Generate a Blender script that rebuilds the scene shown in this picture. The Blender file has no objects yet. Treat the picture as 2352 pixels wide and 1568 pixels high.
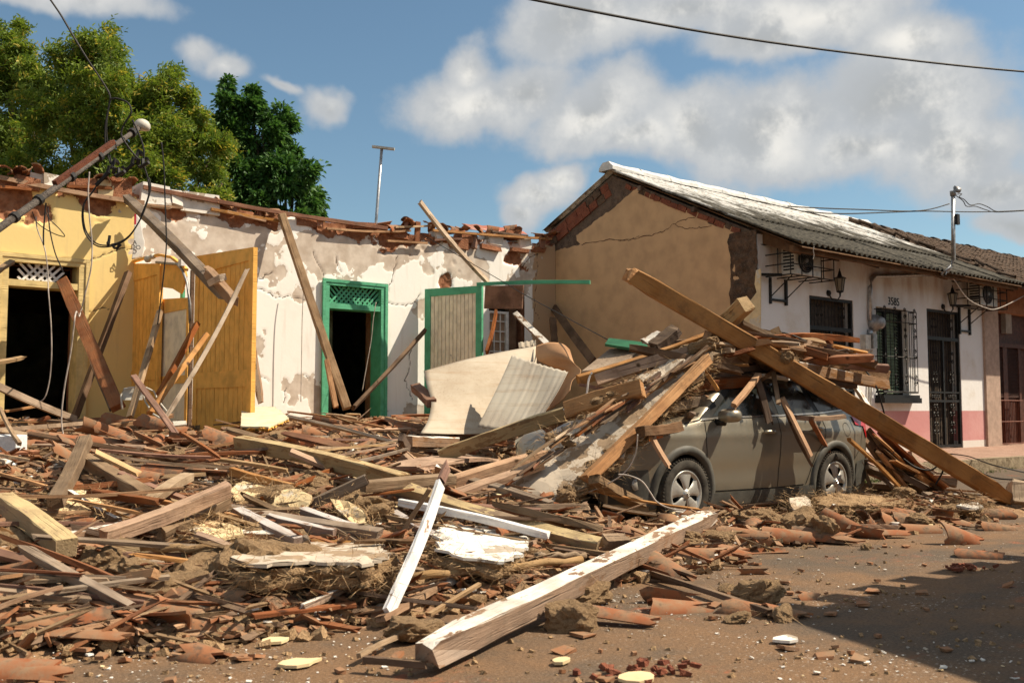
import bpy, bmesh, math, random
import numpy as np
from mathutils import Vector, Matrix
from mathutils.geometry import delaunay_2d_cdt

# ------------------------------------------------------------------ camera, sky, sun, exposure
scene = bpy.context.scene
C = scene.collection
F = 35.0 / 36.0 * 2352.0              # focal length in picture units (picture 2352 wide, 1568 high)
EYE = Vector((0, 0, 1.2))
AZ = math.radians(40.0)               # x runs along the street, y into the buildings
PITCH = math.atan((940 - 784) / F)
RIGHT = Vector((math.cos(AZ), -math.sin(AZ), 0))
FWD0 = Vector((math.sin(AZ), math.cos(AZ), 0))
FWD = (FWD0 * math.cos(PITCH) + Vector((0, 0, 1)) * math.sin(PITCH)).normalized()
UP = RIGHT.cross(FWD).normalized()

cam_data = bpy.data.cameras.new("camera")
cam = bpy.data.objects.new("camera", cam_data)
C.objects.link(cam)
cam.location = EYE
cam.rotation_euler = FWD.to_track_quat('-Z', 'Y').to_euler()
cam_data.lens = 35.0
cam_data.sensor_width = 36.0
cam_data.clip_start = 0.1
cam_data.clip_end = 2000
cam_data.dof.use_dof = True
cam_data.dof.focus_distance = 11.0
cam_data.dof.aperture_fstop = 4.0
scene.camera = cam

SUN = Vector((0.70, -0.476, 1.0)).normalized()      # towards the sun
sun_data = bpy.data.lights.new("sun", 'SUN')
sun_data.energy = 3.15
sun_data.angle = math.radians(0.5)
sun_data.color = (1.0, 0.875, 0.695)
sun = bpy.data.objects.new("sun", sun_data)
C.objects.link(sun)
sun.rotation_euler = (-SUN).to_track_quat('-Z', 'Y').to_euler()
sun.location = (0, 0, 30)

scene.view_settings.view_transform = 'Standard'
scene.view_settings.look = 'None'
scene.view_settings.exposure = 1.28
scene.view_settings.gamma = 1.0
scene.view_settings.use_curve_mapping = False
scene.cycles.max_bounces = 6
scene.cycles.diffuse_bounces = 4
scene.cycles.glossy_bounces = 3
scene.cycles.transparent_max_bounces = 8
scene.cycles.use_denoising = True


def N(nt, kind, **kw):
    n = nt.nodes.new(kind)
    for k, v in kw.items():
        if k.startswith('i_'):
            n.inputs[k[2:].replace('_', ' ')].default_value = v
        else:
            setattr(n, k, v)
    return n


def math_node(nt, op, a, b=None, c=None, clamp=False):
    n = nt.nodes.new('ShaderNodeMath')
    n.operation = op
    n.use_clamp = clamp
    for i, v in enumerate((a, b, c)):
        if v is None:
            continue
        if isinstance(v, (int, float)):
            n.inputs[i].default_value = v
        else:
            nt.links.new(v, n.inputs[i])
    return n.outputs[0]


def mix_rgb(nt, fac, a, b, blend='MIX'):
    n = nt.nodes.new('ShaderNodeMix')
    n.data_type = 'RGBA'
    n.blend_type = blend
    for sock, v in ((n.inputs[0], fac), (n.inputs[6], a), (n.inputs[7], b)):
        if isinstance(v, (int, float)):
            sock.default_value = v
        elif isinstance(v, (tuple, list)):
            sock.default_value = (v[0], v[1], v[2], 1)
        else:
            nt.links.new(v, sock)
    return n.outputs[2]


def ramp(nt, fac, lo, hi, a=0.0, b=1.0):
    n = nt.nodes.new('ShaderNodeMapRange')
    n.interpolation_type = 'SMOOTHSTEP'
    nt.links.new(fac, n.inputs[0])
    n.inputs[1].default_value = lo
    n.inputs[2].default_value = hi
    n.inputs[3].default_value = a
    n.inputs[4].default_value = b
    return n.outputs[0]


def pix_dir(px, py):
    return (RIGHT * ((px - 1176) / F) + UP * ((784 - py) / F) + FWD)


world = bpy.data.worlds.new("World")
scene.world = world
world.use_nodes = True
wt = world.node_tree
for n in list(wt.nodes):
    wt.nodes.remove(n)
world.cycles.sampling_method = 'MANUAL'
world.cycles.sample_map_resolution = 256
w_out = N(wt, 'ShaderNodeOutputWorld')
w_bg = N(wt, 'ShaderNodeBackground')
wt.links.new(w_bg.outputs[0], w_out.inputs[0])
sky = N(wt, 'ShaderNodeTexSky')
sky.sky_type = 'NISHITA'
sky.sun_disc = False
sky.sun_elevation = math.asin(SUN.z)
sky.sun_rotation = math.atan2(SUN.x, SUN.y)
sky.altitude = 100
sky.air_density = 1.0
sky.dust_density = 0.6
sky.ozone_density = 1.6
SKY_STRENGTH = 0.075
w_bg.inputs[1].default_value = SKY_STRENGTH
# clouds: soft lobes given by azimuth and elevation, broken up by noise; noise clouds go on round the rest of the sky
tc = N(wt, 'ShaderNodeTexCoord')
DIR = tc.outputs['Generated']
warp = N(wt, 'ShaderNodeTexNoise', i_Scale=5.0, i_Detail=5.0, i_Roughness=0.55)
wt.links.new(DIR, warp.inputs['Vector'])
wsub = N(wt, 'ShaderNodeVectorMath', operation='SUBTRACT')
wt.links.new(warp.outputs['Color'], wsub.inputs[0])
wsub.inputs[1].default_value = (0.5, 0.5, 0.5)
wsc = N(wt, 'ShaderNodeVectorMath', operation='SCALE')
wt.links.new(wsub.outputs[0], wsc.inputs[0])
wsc.inputs['Scale'].default_value = 0.11
wadd = N(wt, 'ShaderNodeVectorMath', operation='ADD')
wt.links.new(DIR, wadd.inputs[0])
wt.links.new(wsc.outputs[0], wadd.inputs[1])
sep = N(wt, 'ShaderNodeSeparateXYZ')
wt.links.new(wadd.outputs[0], sep.inputs[0])
az_s = math_node(wt, 'ARCTAN2', sep.outputs[0], sep.outputs[1])
el_s = math_node(wt, 'ARCSINE', sep.outputs[2])
LOBES = [(1110, 215, 185, 95), (1085, 130, 70, 60), (1240, 190, 120, 80), (1400, 265, 170, 100), (1620, 285, 160, 95), (1800, 300, 230, 120),
         (2050, 240, 260, 130), (2180, 350, 190, 120), (2290, 440, 110, 60), (1960, 370, 150, 70), (1500, 330, 150, 60),
         (1330, 45, 170, 85), (1560, 35, 260, 75), (1850, 45, 260, 85), (2080, 100, 130, 60), (1760, 100, 180, 60),
         (1270, 455, 95, 55), (1330, 420, 70, 45), (1220, 500, 60, 40),
         (455, 150, 95, 62), (520, 175, 80, 50), (750, 232, 99, 58), (640, 205, 60, 22), (120, 20, 220, 45), (2330, 520, 80, 35)]
best = None
for (px, py, hw, hh) in LOBES:
    small = hw < 100 and px < 900
    d = pix_dir(px, py).normalized()
    a0, e0 = math.atan2(d.x, d.y), math.asin(d.z)
    da = math_node(wt, 'MULTIPLY', math_node(wt, 'SUBTRACT', az_s, a0), F / (hw * 1.0) * math.cos(e0))
    de = math_node(wt, 'MULTIPLY', math_node(wt, 'SUBTRACT', el_s, e0), F / (hh * 0.98))
    r2 = math_node(wt, 'ADD', math_node(wt, 'MULTIPLY', da, da), math_node(wt, 'MULTIPLY', de, de))
    m = math_node(wt, 'SUBTRACT', 0.58 if small else 1.0, math_node(wt, 'SQRT', r2))
    best = m if best is None else math_node(wt, 'SMOOTH_MAX', best, m, 0.25)
gen = N(wt, 'ShaderNodeTexNoise', i_Scale=3.1, i_Detail=3.0, i_Roughness=0.5)
gm = N(wt, 'ShaderNodeMapping')
gm.inputs['Location'].default_value = (3.7, 1.2, 0.4)
gm.inputs['Scale'].default_value = (1, 1, 1.8)
wt.links.new(DIR, gm.inputs[0])
wt.links.new(gm.outputs[0], gen.inputs['Vector'])
genf = math_node(wt, 'MULTIPLY', math_node(wt, 'SUBTRACT', gen.outputs[0], 0.465), 6.0)
cent = pix_dir(1176, 500).normalized()
dotn = N(wt, 'ShaderNodeVectorMath', operation='DOT_PRODUCT')
wt.links.new(DIR, dotn.inputs[0])
dotn.inputs[1].default_value = cent
away = ramp(wt, dotn.outputs['Value'], 0.80, 0.92, 0.0, -3.0)
genf = math_node(wt, 'ADD', genf, away)
field = math_node(wt, 'SMOOTH_MAX', best, genf, 0.2)
det = N(wt, 'ShaderNodeTexNoise', i_Scale=11.0, i_Detail=10.0, i_Roughness=0.62)
wt.links.new(DIR, det.inputs['Vector'])
field = math_node(wt, 'ADD', field, math_node(wt, 'MULTIPLY', math_node(wt, 'SUBTRACT', det.outputs[0], 0.5), 1.25))
mask = ramp(wt, field, -0.24, 0.34, 0.0, 0.97)
thick = ramp(wt, field, 0.1, 1.2)
soft = N(wt, 'ShaderNodeTexNoise', i_Scale=6.0, i_Detail=6.0, i_Roughness=0.5)
wt.links.new(wadd.outputs[0], soft.inputs['Vector'])
k = 1.0 / SKY_STRENGTH
off = N(wt, 'ShaderNodeVectorMath', operation='ADD')
wt.links.new(DIR, off.inputs[0])
off.inputs[1].default_value = tuple(SUN * 0.035)
det2 = N(wt, 'ShaderNodeTexNoise', i_Scale=11.0, i_Detail=5.0, i_Roughness=0.6)
wt.links.new(off.outputs[0], det2.inputs['Vector'])
rel = math_node(wt, 'SUBTRACT', det.outputs[0], det2.outputs[0])
lit = math_node(wt, 'ADD', math_node(wt, 'MULTIPLY', rel, 1.15), math_node(wt, 'MULTIPLY_ADD', soft.outputs[0], 0.7, 0.17))
lit = math_node(wt, 'SUBTRACT', lit, math_node(wt, 'MULTIPLY', thick, 0.06))
bright = mix_rgb(wt, ramp(wt, lit, 0.34, 0.64), (0.185 * k, 0.19 * k, 0.19 * k), (0.385 * k, 0.372 * k, 0.344 * k))
cl = mix_rgb(wt, thick, (0.215 * k, 0.225 * k, 0.235 * k), bright)
tint = mix_rgb(wt, 1.0, sky.outputs[0], (0.58, 0.645, 0.60), 'MULTIPLY')
fin = mix_rgb(wt, mask, tint, cl)
wt.links.new(fin, w_bg.inputs[0])

# ------------------------------------------------------------------ helpers
RNG = random.Random(7)


def on(px, py, axis, value):
    d = pix_dir(px, py)
    t = (value - EYE[axis]) / d[axis]
    return EYE + d * t


def on_x(px, py, v): return on(px, py, 0, v)
def on_y(px, py, v): return on(px, py, 1, v)
def on_z(px, py, v): return on(px, py, 2, v)
def on_d(px, py, depth): return EYE + pix_dir(px, py) * depth


def pix_of(p):
    v = Vector(p) - EYE
    zc = max(v.dot(FWD), 1e-6)
    return 1176 + F * v.dot(RIGHT) / zc, 784 - F * v.dot(UP) / zc


CROPS = {'A': (0, 400, 2.613), 'B': (0, 900, 2.613), 'C': (700, 600, 2.351), 'D': (1200, 900, 2.351), 'E': (1650, 450, 2.351), 'G': (2257, 550, 2.613),
         'H': (2257, 1000, 2.613), 'I': (1800, 1100, 2.351), 'J': (0, 1500, 2.613), 'K': (700, 1400, 2.351), 'L': (1100, 1500, 2.352), 'M': (2000, 1500, 2.033),
         'T': (0, 0, 2.351), 'R': (300, 1100, 2.351), 'V': (0, 0, 1 / 1.3423)}


def q(c, x, y):
    x0, y0, s = CROPS[c]
    return (x0 + x / s) / 1.3423, (y0 + y / s) / 1.3423


def _hash(ix, iy, seed):
    h = (ix.astype(np.int64) * 374761393 + iy.astype(np.int64) * 668265263 + seed * 1442695041) & 0x7fffffff
    h = ((h ^ (h >> 13)) * 1274126177) & 0x7fffffff
    return ((h ^ (h >> 16)) & 0xffff) / 65535.0


def vnoise(x, y, seed=0):
    x = np.asarray(x, float); y = np.asarray(y, float)
    ix, iy = np.floor(x), np.floor(y)
    fx, fy = x - ix, y - iy
    fx = fx * fx * (3 - 2 * fx); fy = fy * fy * (3 - 2 * fy)
    ix = ix.astype(np.int64); iy = iy.astype(np.int64)
    a = _hash(ix, iy, seed); b = _hash(ix + 1, iy, seed); c = _hash(ix, iy + 1, seed); d = _hash(ix + 1, iy + 1, seed)
    return (a * (1 - fx) + b * fx) * (1 - fy) + (c * (1 - fx) + d * fx) * fy


def fbm(x, y, scale=1.0, octaves=4, seed=0, rough=0.5):
    s, a, t = 0.0, 1.0, 0.0
    for o in range(octaves):
        s = s + a * (vnoise(np.asarray(x) * scale + 17.3 * o, np.asarray(y) * scale - 9.1 * o, seed + o) - 0.5)
        t += a
        a *= rough
        scale *= 2.0
    return s / t * 2.0


def sstep(a, b, x):
    t = np.clip((np.asarray(x, float) - a) / (b - a), 0, 1)
    return t * t * (3 - 2 * t)


class MB:
    """collects faces of ONE mesh"""
    def __init__(self):
        self.v, self.f, self.mi = [], [], []

    def add(self, verts, faces, mi=0):
        o = len(self.v)
        self.v.extend([tuple(p) for p in verts])
        for f in faces:
            self.f.append([i + o for i in f])
            self.mi.append(mi)

    def box(self, lo, hi, mi=0, M=None):
        x0, y0, z0 = lo; x1, y1, z1 = hi
        vs = [(x0, y0, z0), (x1, y0, z0), (x1, y1, z0), (x0, y1, z0), (x0, y0, z1), (x1, y0, z1), (x1, y1, z1), (x0, y1, z1)]
        if M is not None:
            vs = [M @ Vector(p) for p in vs]
        self.add(vs, [(3, 2, 1, 0), (4, 5, 6, 7), (0, 1, 5, 4), (1, 2, 6, 5), (2, 3, 7, 6), (3, 0, 4, 7)], mi)

    def bar(self, a, b, w, h, mi=0, up=Vector((0, 0, 1))):
        M, L = frame(a, b, up)
        self.box((0, -w / 2, -h / 2), (L, w / 2, h / 2), mi, M)

    def tube(self, pts, r, n=6, mi=0, cap=True):
        pts = [Vector(p) for p in pts]
        rings = []
        for i, p in enumerate(pts):
            t = (pts[min(i + 1, len(pts) - 1)] - pts[max(i - 1, 0)])
            if t.length < 1e-9:
                t = Vector((0, 0, 1))
            t.normalize()
            u = Vector((0, 0, 1)) if abs(t.z) < 0.9 else Vector((1, 0, 0))
            s = t.cross(u).normalized(); u = s.cross(t)
            rr = r[i] if isinstance(r, (list, tuple)) else r
            rings.append([p + (s * math.cos(2 * math.pi * k / n) + u * math.sin(2 * math.pi * k / n)) * rr for k in range(n)])
        vs = [p for ring in rings for p in ring]
        fs = []
        for i in range(len(pts) - 1):
            for k in range(n):
                fs.append((i * n + k, i * n + (k + 1) % n, (i + 1) * n + (k + 1) % n, (i + 1) * n + k))
        if cap:
            fs.append(tuple(range(n - 1, -1, -1)))
            fs.append(tuple(range((len(pts) - 1) * n, len(pts) * n)))
        self.add(vs, fs, mi)

    def prism(self, poly, a, b, mi=0):
        """poly: list of 3D points (planar); extruded by vector from a to b"""
        n = len(poly)
        A = [Vector(p) + Vector(a) for p in poly]
        B = [Vector(p) + Vector(b) for p in poly]
        fs = [tuple(range(n)), tuple(range(2 * n - 1, n - 1, -1))]
        for i in range(n):
            fs.append((i, n + i, n + (i + 1) % n, (i + 1) % n))
        self.add(A + B, fs, mi)

    def lathe(self, prof, centre, axis, n=24, mi=0):
        axis = Vector(axis).normalized()
        u = Vector((0, 0, 1)) if abs(axis.z) < 0.9 else Vector((1, 0, 0))
        s = axis.cross(u).normalized(); u = s.cross(axis)
        vs, fs = [], []
        for (r, h) in prof:
            for k in range(n):
                a = 2 * math.pi * k / n
                vs.append(Vector(centre) + axis * h + (s * math.cos(a) + u * math.sin(a)) * r)
        for i in range(len(prof) - 1):
            for k in range(n):
                fs.append((i * n + k, i * n + (k + 1) % n, (i + 1) * n + (k + 1) % n, (i + 1) * n + k))
        self.add(vs, fs, mi)

    def mesh(self, name):
        me = bpy.data.meshes.new(name)
        me.from_pydata(self.v, [], self.f)
        return me

    def build(self, name, mats, parent=None, smooth=False, origin=None, recalc=True):
        o_vec = Vector(origin) if origin is not None else None
        if o_vec is not None:
            self.v = [tuple(Vector(p) - o_vec) for p in self.v]
        me = self.mesh(name)
        if not isinstance(mats, (list, tuple)):
            mats = [mats]
        for m in mats:
            me.materials.append(m)
        if len(mats) > 1:
            me.polygons.foreach_set('material_index', self.mi)
        if recalc:
            bm = bmesh.new(); bm.from_mesh(me)
            bmesh.ops.recalc_face_normals(bm, faces=bm.faces)
            bm.to_mesh(me); bm.free()
        if smooth:
            me.polygons.foreach_set('use_smooth', [True] * len(me.polygons))
        ob = bpy.data.objects.new(name, me)
        C.objects.link(ob)
        if o_vec is not None:
            ob.location = o_vec
        if parent is not None:
            ob.parent = parent
            if o_vec is not None or parent.location.length or True:
                ob.matrix_parent_inverse = parent_inv(parent)
        return ob


def parent_inv(p):
    return (Matrix.Translation(p.location) @ p.rotation_euler.to_matrix().to_4x4()).inverted()


def frame(a, b, up=Vector((0, 0, 1)), roll=0.0):
    a, b = Vector(a), Vector(b)
    x = b - a
    L = x.length
    x.normalize()
    if abs(x.dot(up)) > 0.98:
        up = Vector((0.3, 1, 0)).normalized()
    y = up.cross(x).normalized()
    z = x.cross(y)
    M = Matrix((x, y, z)).transposed().to_4x4()
    M = Matrix.Translation(a) @ M @ Matrix.Rotation(roll, 4, 'X')
    return M, L


def tag(o, label, cat, group=None):
    o['label'] = label
    o['category'] = cat
    o['kind'] = 'thing'
    if group:
        o['group'] = group
    return o


def empty(name, loc, label=None, cat=None, group=None, rz=0.0):
    o = bpy.data.objects.new(name, None)
    o.empty_display_size = 0.2
    C.objects.link(o)
    o.location = loc
    o.rotation_euler = (0, 0, rz)
    if label:
        tag(o, label, cat, group)
    return o


def structure(o):
    o['kind'] = 'structure'
    return o


# ------------------------------------------------------------------ materials
def new_mat(name):
    m = bpy.data.materials.new(name)
    m.use_nodes = True
    nt = m.node_tree
    b = nt.nodes['Principled BSDF']
    b.inputs['Specular IOR Level'].default_value = 0.25
    return m, nt, b


def coords(nt, which='Object', scale=(1, 1, 1), rand=False):
    t = N(nt, 'ShaderNodeTexCoord')
    mp = N(nt, 'ShaderNodeMapping')
    mp.inputs['Scale'].default_value = scale
    nt.links.new(t.outputs[which], mp.inputs[0])
    if rand:
        oi = N(nt, 'ShaderNodeObjectInfo')
        s = N(nt, 'ShaderNodeVectorMath', operation='SCALE')
        s.inputs[0].default_value = (37.0, 53.0, 71.0)
        nt.links.new(oi.outputs['Random'], s.inputs['Scale'])
        nt.links.new(s.outputs[0], mp.inputs['Location'])
    return mp.outputs[0]


def noise_tex(nt, vec, scale, detail=4.0, rough=0.55, dist=0.0):
    n = N(nt, 'ShaderNodeTexNoise', i_Scale=scale, i_Detail=detail, i_Roughness=rough, i_Distortion=dist)
    nt.links.new(vec, n.inputs['Vector'])
    return n.outputs[0]


def bump(nt, b, h, strength=0.3, dist=0.02):
    n = N(nt, 'ShaderNodeBump')
    n.inputs['Strength'].default_value = strength
    n.inputs['Distance'].default_value = dist
    nt.links.new(h, n.inputs['Height'])
    nt.links.new(n.outputs[0], b.inputs['Normal'])


def dust_over(nt, col, dust, amount=0.6, vec=None):
    """settled dust on faces that look up"""
    g = N(nt, 'ShaderNodeNewGeometry')
    s = N(nt, 'ShaderNodeSeparateXYZ')
    nt.links.new(g.outputs['Normal'], s.inputs[0])
    up = ramp(nt, s.outputs[2], 0.25, 0.95)
    wc = coords(nt, 'Object', (1, 1, 1), True) if vec is None else vec
    nz = ramp(nt, noise_tex(nt, wc, 5.0, 5.0), 0.35, 0.7)
    return mix_rgb(nt, math_node(nt, 'MULTIPLY', math_node(nt, 'MULTIPLY', up, nz), amount), col, dust)


def mat_plain(name, col, rough=0.8, var=0.12, scale=6.0, bmp=0.15, metal=0.0, dust=0.0, spec=0.25):
    m, nt, b = new_mat(name)
    v = coords(nt, 'Object')
    n = noise_tex(nt, v, scale, 6.0, 0.6)
    lo = tuple(c * (1 - var * 1.6) for c in col)
    hi = tuple(min(1, c * (1 + var)) for c in col)
    c = mix_rgb(nt, ramp(nt, n, 0.3, 0.7), lo, hi)
    if dust:
        c = dust_over(nt, c, (0.33, 0.23, 0.14), dust, v)
    nt.links.new(c, b.inputs['Base Color'])
    b.inputs['Roughness'].default_value = rough
    b.inputs['Metallic'].default_value = metal
    b.inputs['Specular IOR Level'].default_value = spec
    if bmp:
        bump(nt, b, noise_tex(nt, v, scale * 6, 5.0), bmp, 0.01)
    return m


def mat_wood(name, c1, c2, paint=None, cover=0.5, dust=0.35, hue=0.3, top=0.0):
    m, nt, b = new_mat(name)
    grain_v = coords(nt, 'Object', (1.2, 22, 22), True)
    v = coords(nt, 'Object', (1, 1, 1), True)
    g = noise_tex(nt, grain_v, 2.2, 6.0, 0.65, 0.6)
    big = noise_tex(nt, v, 2.4, 4.0)
    col = mix_rgb(nt, ramp(nt, g, 0.28, 0.72), tuple(c * 0.62 for c in c1), c1)
    col = mix_rgb(nt, ramp(nt, big, 0.38, 0.68), col, c2)
    oi = N(nt, 'ShaderNodeObjectInfo')
    hs = N(nt, 'ShaderNodeHueSaturation')
    nt.links.new(col, hs.inputs['Color'])
    nt.links.new(math_node(nt, 'MULTIPLY_ADD', oi.outputs['Random'], hue * 2, 1.0 - hue), hs.inputs['Value'])
    r2 = math_node(nt, 'FRACT', math_node(nt, 'MULTIPLY', oi.outputs['Random'], 17.31))
    nt.links.new(math_node(nt, 'MULTIPLY_ADD', r2, 0.5, 0.7), hs.inputs['Saturation'])
    col = hs.outputs[0]
    # knots and nail stains
    vor = N(nt, 'ShaderNodeTexVoronoi', i_Scale=2.6)
    nt.links.new(v, vor.inputs['Vector'])
    col = mix_rgb(nt, ramp(nt, vor.outputs['Distance'], 0.10, 0.03), col, tuple(c * 0.25 for c in c1))
    crk = noise_tex(nt, coords(nt, 'Object', (0.7, 30, 30), True), 1.6, 3.0, 0.5, 0.3)
    col = mix_rgb(nt, math_node(nt, 'MULTIPLY', ramp(nt, crk, 0.63, 0.70), 0.75), col, tuple(c * 0.16 for c in c1))
    col = mix_rgb(nt, math_node(nt, 'MULTIPLY', ramp(nt, noise_tex(nt, v, 4.5, 7.0, 0.7), 0.48, 0.72), 0.6), col, (0.12, 0.072, 0.038))
    if paint is not None:
        pn = noise_tex(nt, coords(nt, 'Object', (2.2, 6, 6), True), 1.6, 8.0, 0.68)
        pm = ramp(nt, pn, 0.62 - cover * 0.32, 0.645 - cover * 0.32)
        stain = mix_rgb(nt, ramp(nt, noise_tex(nt, v, 5.0, 5.0), 0.35, 0.75), paint, tuple(c * 0.72 for c in paint))
        if top:
            tcn = N(nt, 'ShaderNodeTexCoord'); sn = N(nt, 'ShaderNodeSeparateXYZ'); nt.links.new(tcn.outputs['Normal'], sn.inputs[0])
            pm = math_node(nt, 'MULTIPLY', pm, ramp(nt, sn.outputs[2], 0.2, 0.6, 1.0 - top, 1.0))
        col = mix_rgb(nt, pm, col, stain)
    if dust:
        col = dust_over(nt, col, (0.31, 0.21, 0.12), dust, v)
    nt.links.new(col, b.inputs['Base Color'])
    b.inputs['Roughness'].default_value = 0.82
    bump(nt, b, math_node(nt, 'SUBTRACT', g, math_node(nt, 'MULTIPLY', ramp(nt, crk, 0.60, 0.70), 0.8)), 0.6, 0.015)
    return m


MAT = {}
MAT['wood_tan'] = mat_wood('wood_tan', (0.385, 0.20, 0.092), (0.44, 0.25, 0.122), dust=0.25)
MAT['wood_red'] = mat_wood('wood_red', (0.235, 0.085, 0.038), (0.305, 0.125, 0.056), dust=0.2)
MAT['wood_grey'] = mat_wood('wood_grey', (0.24, 0.16, 0.098), (0.31, 0.22, 0.142), dust=0.25)
MAT['wood_dark'] = mat_wood('wood_dark', (0.11, 0.06, 0.032), (0.17, 0.10, 0.058))
MAT['wood_pale'] = mat_wood('wood_pale', (0.42, 0.285, 0.165), (0.50, 0.36, 0.225))
MAT['wood_white'] = mat_wood('wood_white', (0.26, 0.14, 0.068), (0.31, 0.17, 0.085), (0.74, 0.69, 0.61), 0.60, 0.2, 0.15, 0.9)
MAT['wood_chalk'] = mat_wood('wood_chalk', (0.36, 0.21, 0.12), (0.28, 0.16, 0.09), (0.78, 0.76, 0.74), 0.95, 0.1, 0.08)
MAT['wood_lilac'] = mat_wood('wood_lilac', (0.22, 0.13, 0.09), (0.20, 0.12, 0.08), (0.52, 0.47, 0.44), 0.7, 0.3, 0.1, 0.85)
MAT['wood_yellow'] = mat_wood('wood_yellow', (0.31, 0.20, 0.11), (0.25, 0.16, 0.09), (0.52, 0.39, 0.20), 0.60, 0.45, 0.12, 0.6)
MAT['wood_cream'] = mat_wood('wood_cream', (0.30, 0.22, 0.14), (0.30, 0.22, 0.14), (0.90, 0.80, 0.60), 1.0, 0.05, 0.06)
MAT['wood_ochre'] = mat_wood('wood_ochre', (0.30, 0.17, 0.08), (0.25, 0.13, 0.06), (0.94, 0.50, 0.115), 1.15, 0.05, 0.05)
MAT['wood_green'] = mat_wood('wood_green', (0.22, 0.15, 0.09), (0.22, 0.15, 0.09), (0.11, 0.42, 0.24), 1.05, 0.12, 0.08)
MAT['bamboo'] = mat_wood('bamboo', (0.33, 0.21, 0.11), (0.38, 0.26, 0.15), None, 0, 0.1, 0.15)
MAT['iron'] = mat_plain('iron', (0.018, 0.018, 0.017), 0.55, 0.2, 20, 0.1, 0.3, 0.08)
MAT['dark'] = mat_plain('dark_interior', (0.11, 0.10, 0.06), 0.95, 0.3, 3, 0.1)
MAT['ac_white'] = mat_plain('ac_white', (0.55, 0.52, 0.45), 0.6, 0.15, 9, 0.05, 0, 0.2)
MAT['grey_metal'] = mat_plain('grey_metal', (0.30, 0.29, 0.28), 0.5, 0.2, 12, 0.08, 0.6)
MAT['galv'] = mat_plain('galvanised_pipe', (0.42, 0.42, 0.42), 0.4, 0.2, 14, 0.05, 0.8)
MAT['cable'] = mat_plain('cable', (0.02, 0.018, 0.017), 0.6, 0.2, 10, 0)
MAT['wire_pale'] = mat_plain('wire_pale', (0.42, 0.36, 0.31), 0.6, 0.2, 10, 0)
MAT['brown_door'] = mat_plain('brown_door', (0.085, 0.032, 0.02), 0.65, 0.25, 12, 0.15)
MAT['white_paint'] = mat_plain('white_paint', (0.72, 0.70, 0.66), 0.7, 0.12, 8, 0.1)


def mat_tile():
    m, nt, b = new_mat('terracotta')
    v = coords(nt, 'Object', (1, 1, 1), True)
    oi = N(nt, 'ShaderNodeObjectInfo')
    r = oi.outputs['Random']
    r2 = math_node(nt, 'FRACT', math_node(nt, 'MULTIPLY', r, 13.7))
    base = mix_rgb(nt, r2, (0.275, 0.088, 0.034), (0.28, 0.13, 0.062))
    big = noise_tex(nt, v, 9.0, 6.0, 0.65)
    col = mix_rgb(nt, ramp(nt, big, 0.42, 0.66), base, (0.25, 0.155, 0.092))
    lich = noise_tex(nt, v, 22.0, 6.0, 0.7)
    k = math_node(nt, 'MULTIPLY_ADD', r, 0.16, 0.46)
    dark = math_node(nt, 'MULTIPLY', math_node(nt, 'SUBTRACT', math_node(nt, 'MULTIPLY_ADD', lich, 0.6, math_node(nt, 'MULTIPLY', big, 0.45)), k), 9.0, clamp=True)
    col = mix_rgb(nt, math_node(nt, 'MULTIPLY', dark, 0.8), col, (0.075, 0.055, 0.04))
    col = dust_over(nt, col, (0.29, 0.19, 0.11), 0.5, v)
    nt.links.new(col, b.inputs['Base Color'])
    b.inputs['Roughness'].default_value = 0.9
    bump(nt, b, lich, 0.4, 0.006)
    return m


def mat_mud(name, c1, c2, spec=(0.5, 0.42, 0.33), speck=0.0, scale=7.0, coord='Object'):
    m, nt, b = new_mat(name)
    v = coords(nt, coord, (1, 1, 1), coord == 'Object')
    a = noise_tex(nt, v, scale, 8.0, 0.65)
    col = mix_rgb(nt, ramp(nt, a, 0.3, 0.7), c1, c2)
    f = noise_tex(nt, v, scale * 9, 5.0, 0.6)
    col = mix_rgb(nt, ramp(nt, f, 0.45, 0.75), col, tuple(c * 1.25 for c in c2))
    if speck:
        vor = N(nt, 'ShaderNodeTexVoronoi', i_Scale=scale * 5, i_Randomness=1.0)
        nt.links.new(v, vor.inputs['Vector'])
        col = mix_rgb(nt, ramp(nt, vor.outputs['Distance'], speck, speck * 0.7), col, spec)
    nt.links.new(col, b.inputs['Base Color'])
    b.inputs['Roughness'].default_value = 0.95
    h = math_node(nt, 'ADD', f, math_node(nt, 'MULTIPLY', a, 2.0))
    bump(nt, b, h, 0.8, 0.03)
    return m


MAT['tile'] = mat_tile()
MAT['mud'] = mat_mud('adobe_mud', (0.20, 0.115, 0.058), (0.33, 0.20, 0.11))
MAT['straw_mud'] = mat_mud('straw_mud', (0.23, 0.14, 0.07), (0.40, 0.265, 0.145))
MAT['adobe_red'] = mat_mud('adobe_red', (0.22, 0.085, 0.04), (0.36, 0.16, 0.085))
MAT['brick'] = mat_mud('brick', (0.15, 0.045, 0.026), (0.25, 0.085, 0.045), scale=5)
MAT['mortar'] = mat_mud('mortar', (0.075, 0.05, 0.035), (0.17, 0.115, 0.08))
MAT['rough_corner'] = mat_mud('rough_corner', (0.045, 0.03, 0.02), (0.15, 0.09, 0.055), scale=6)


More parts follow.
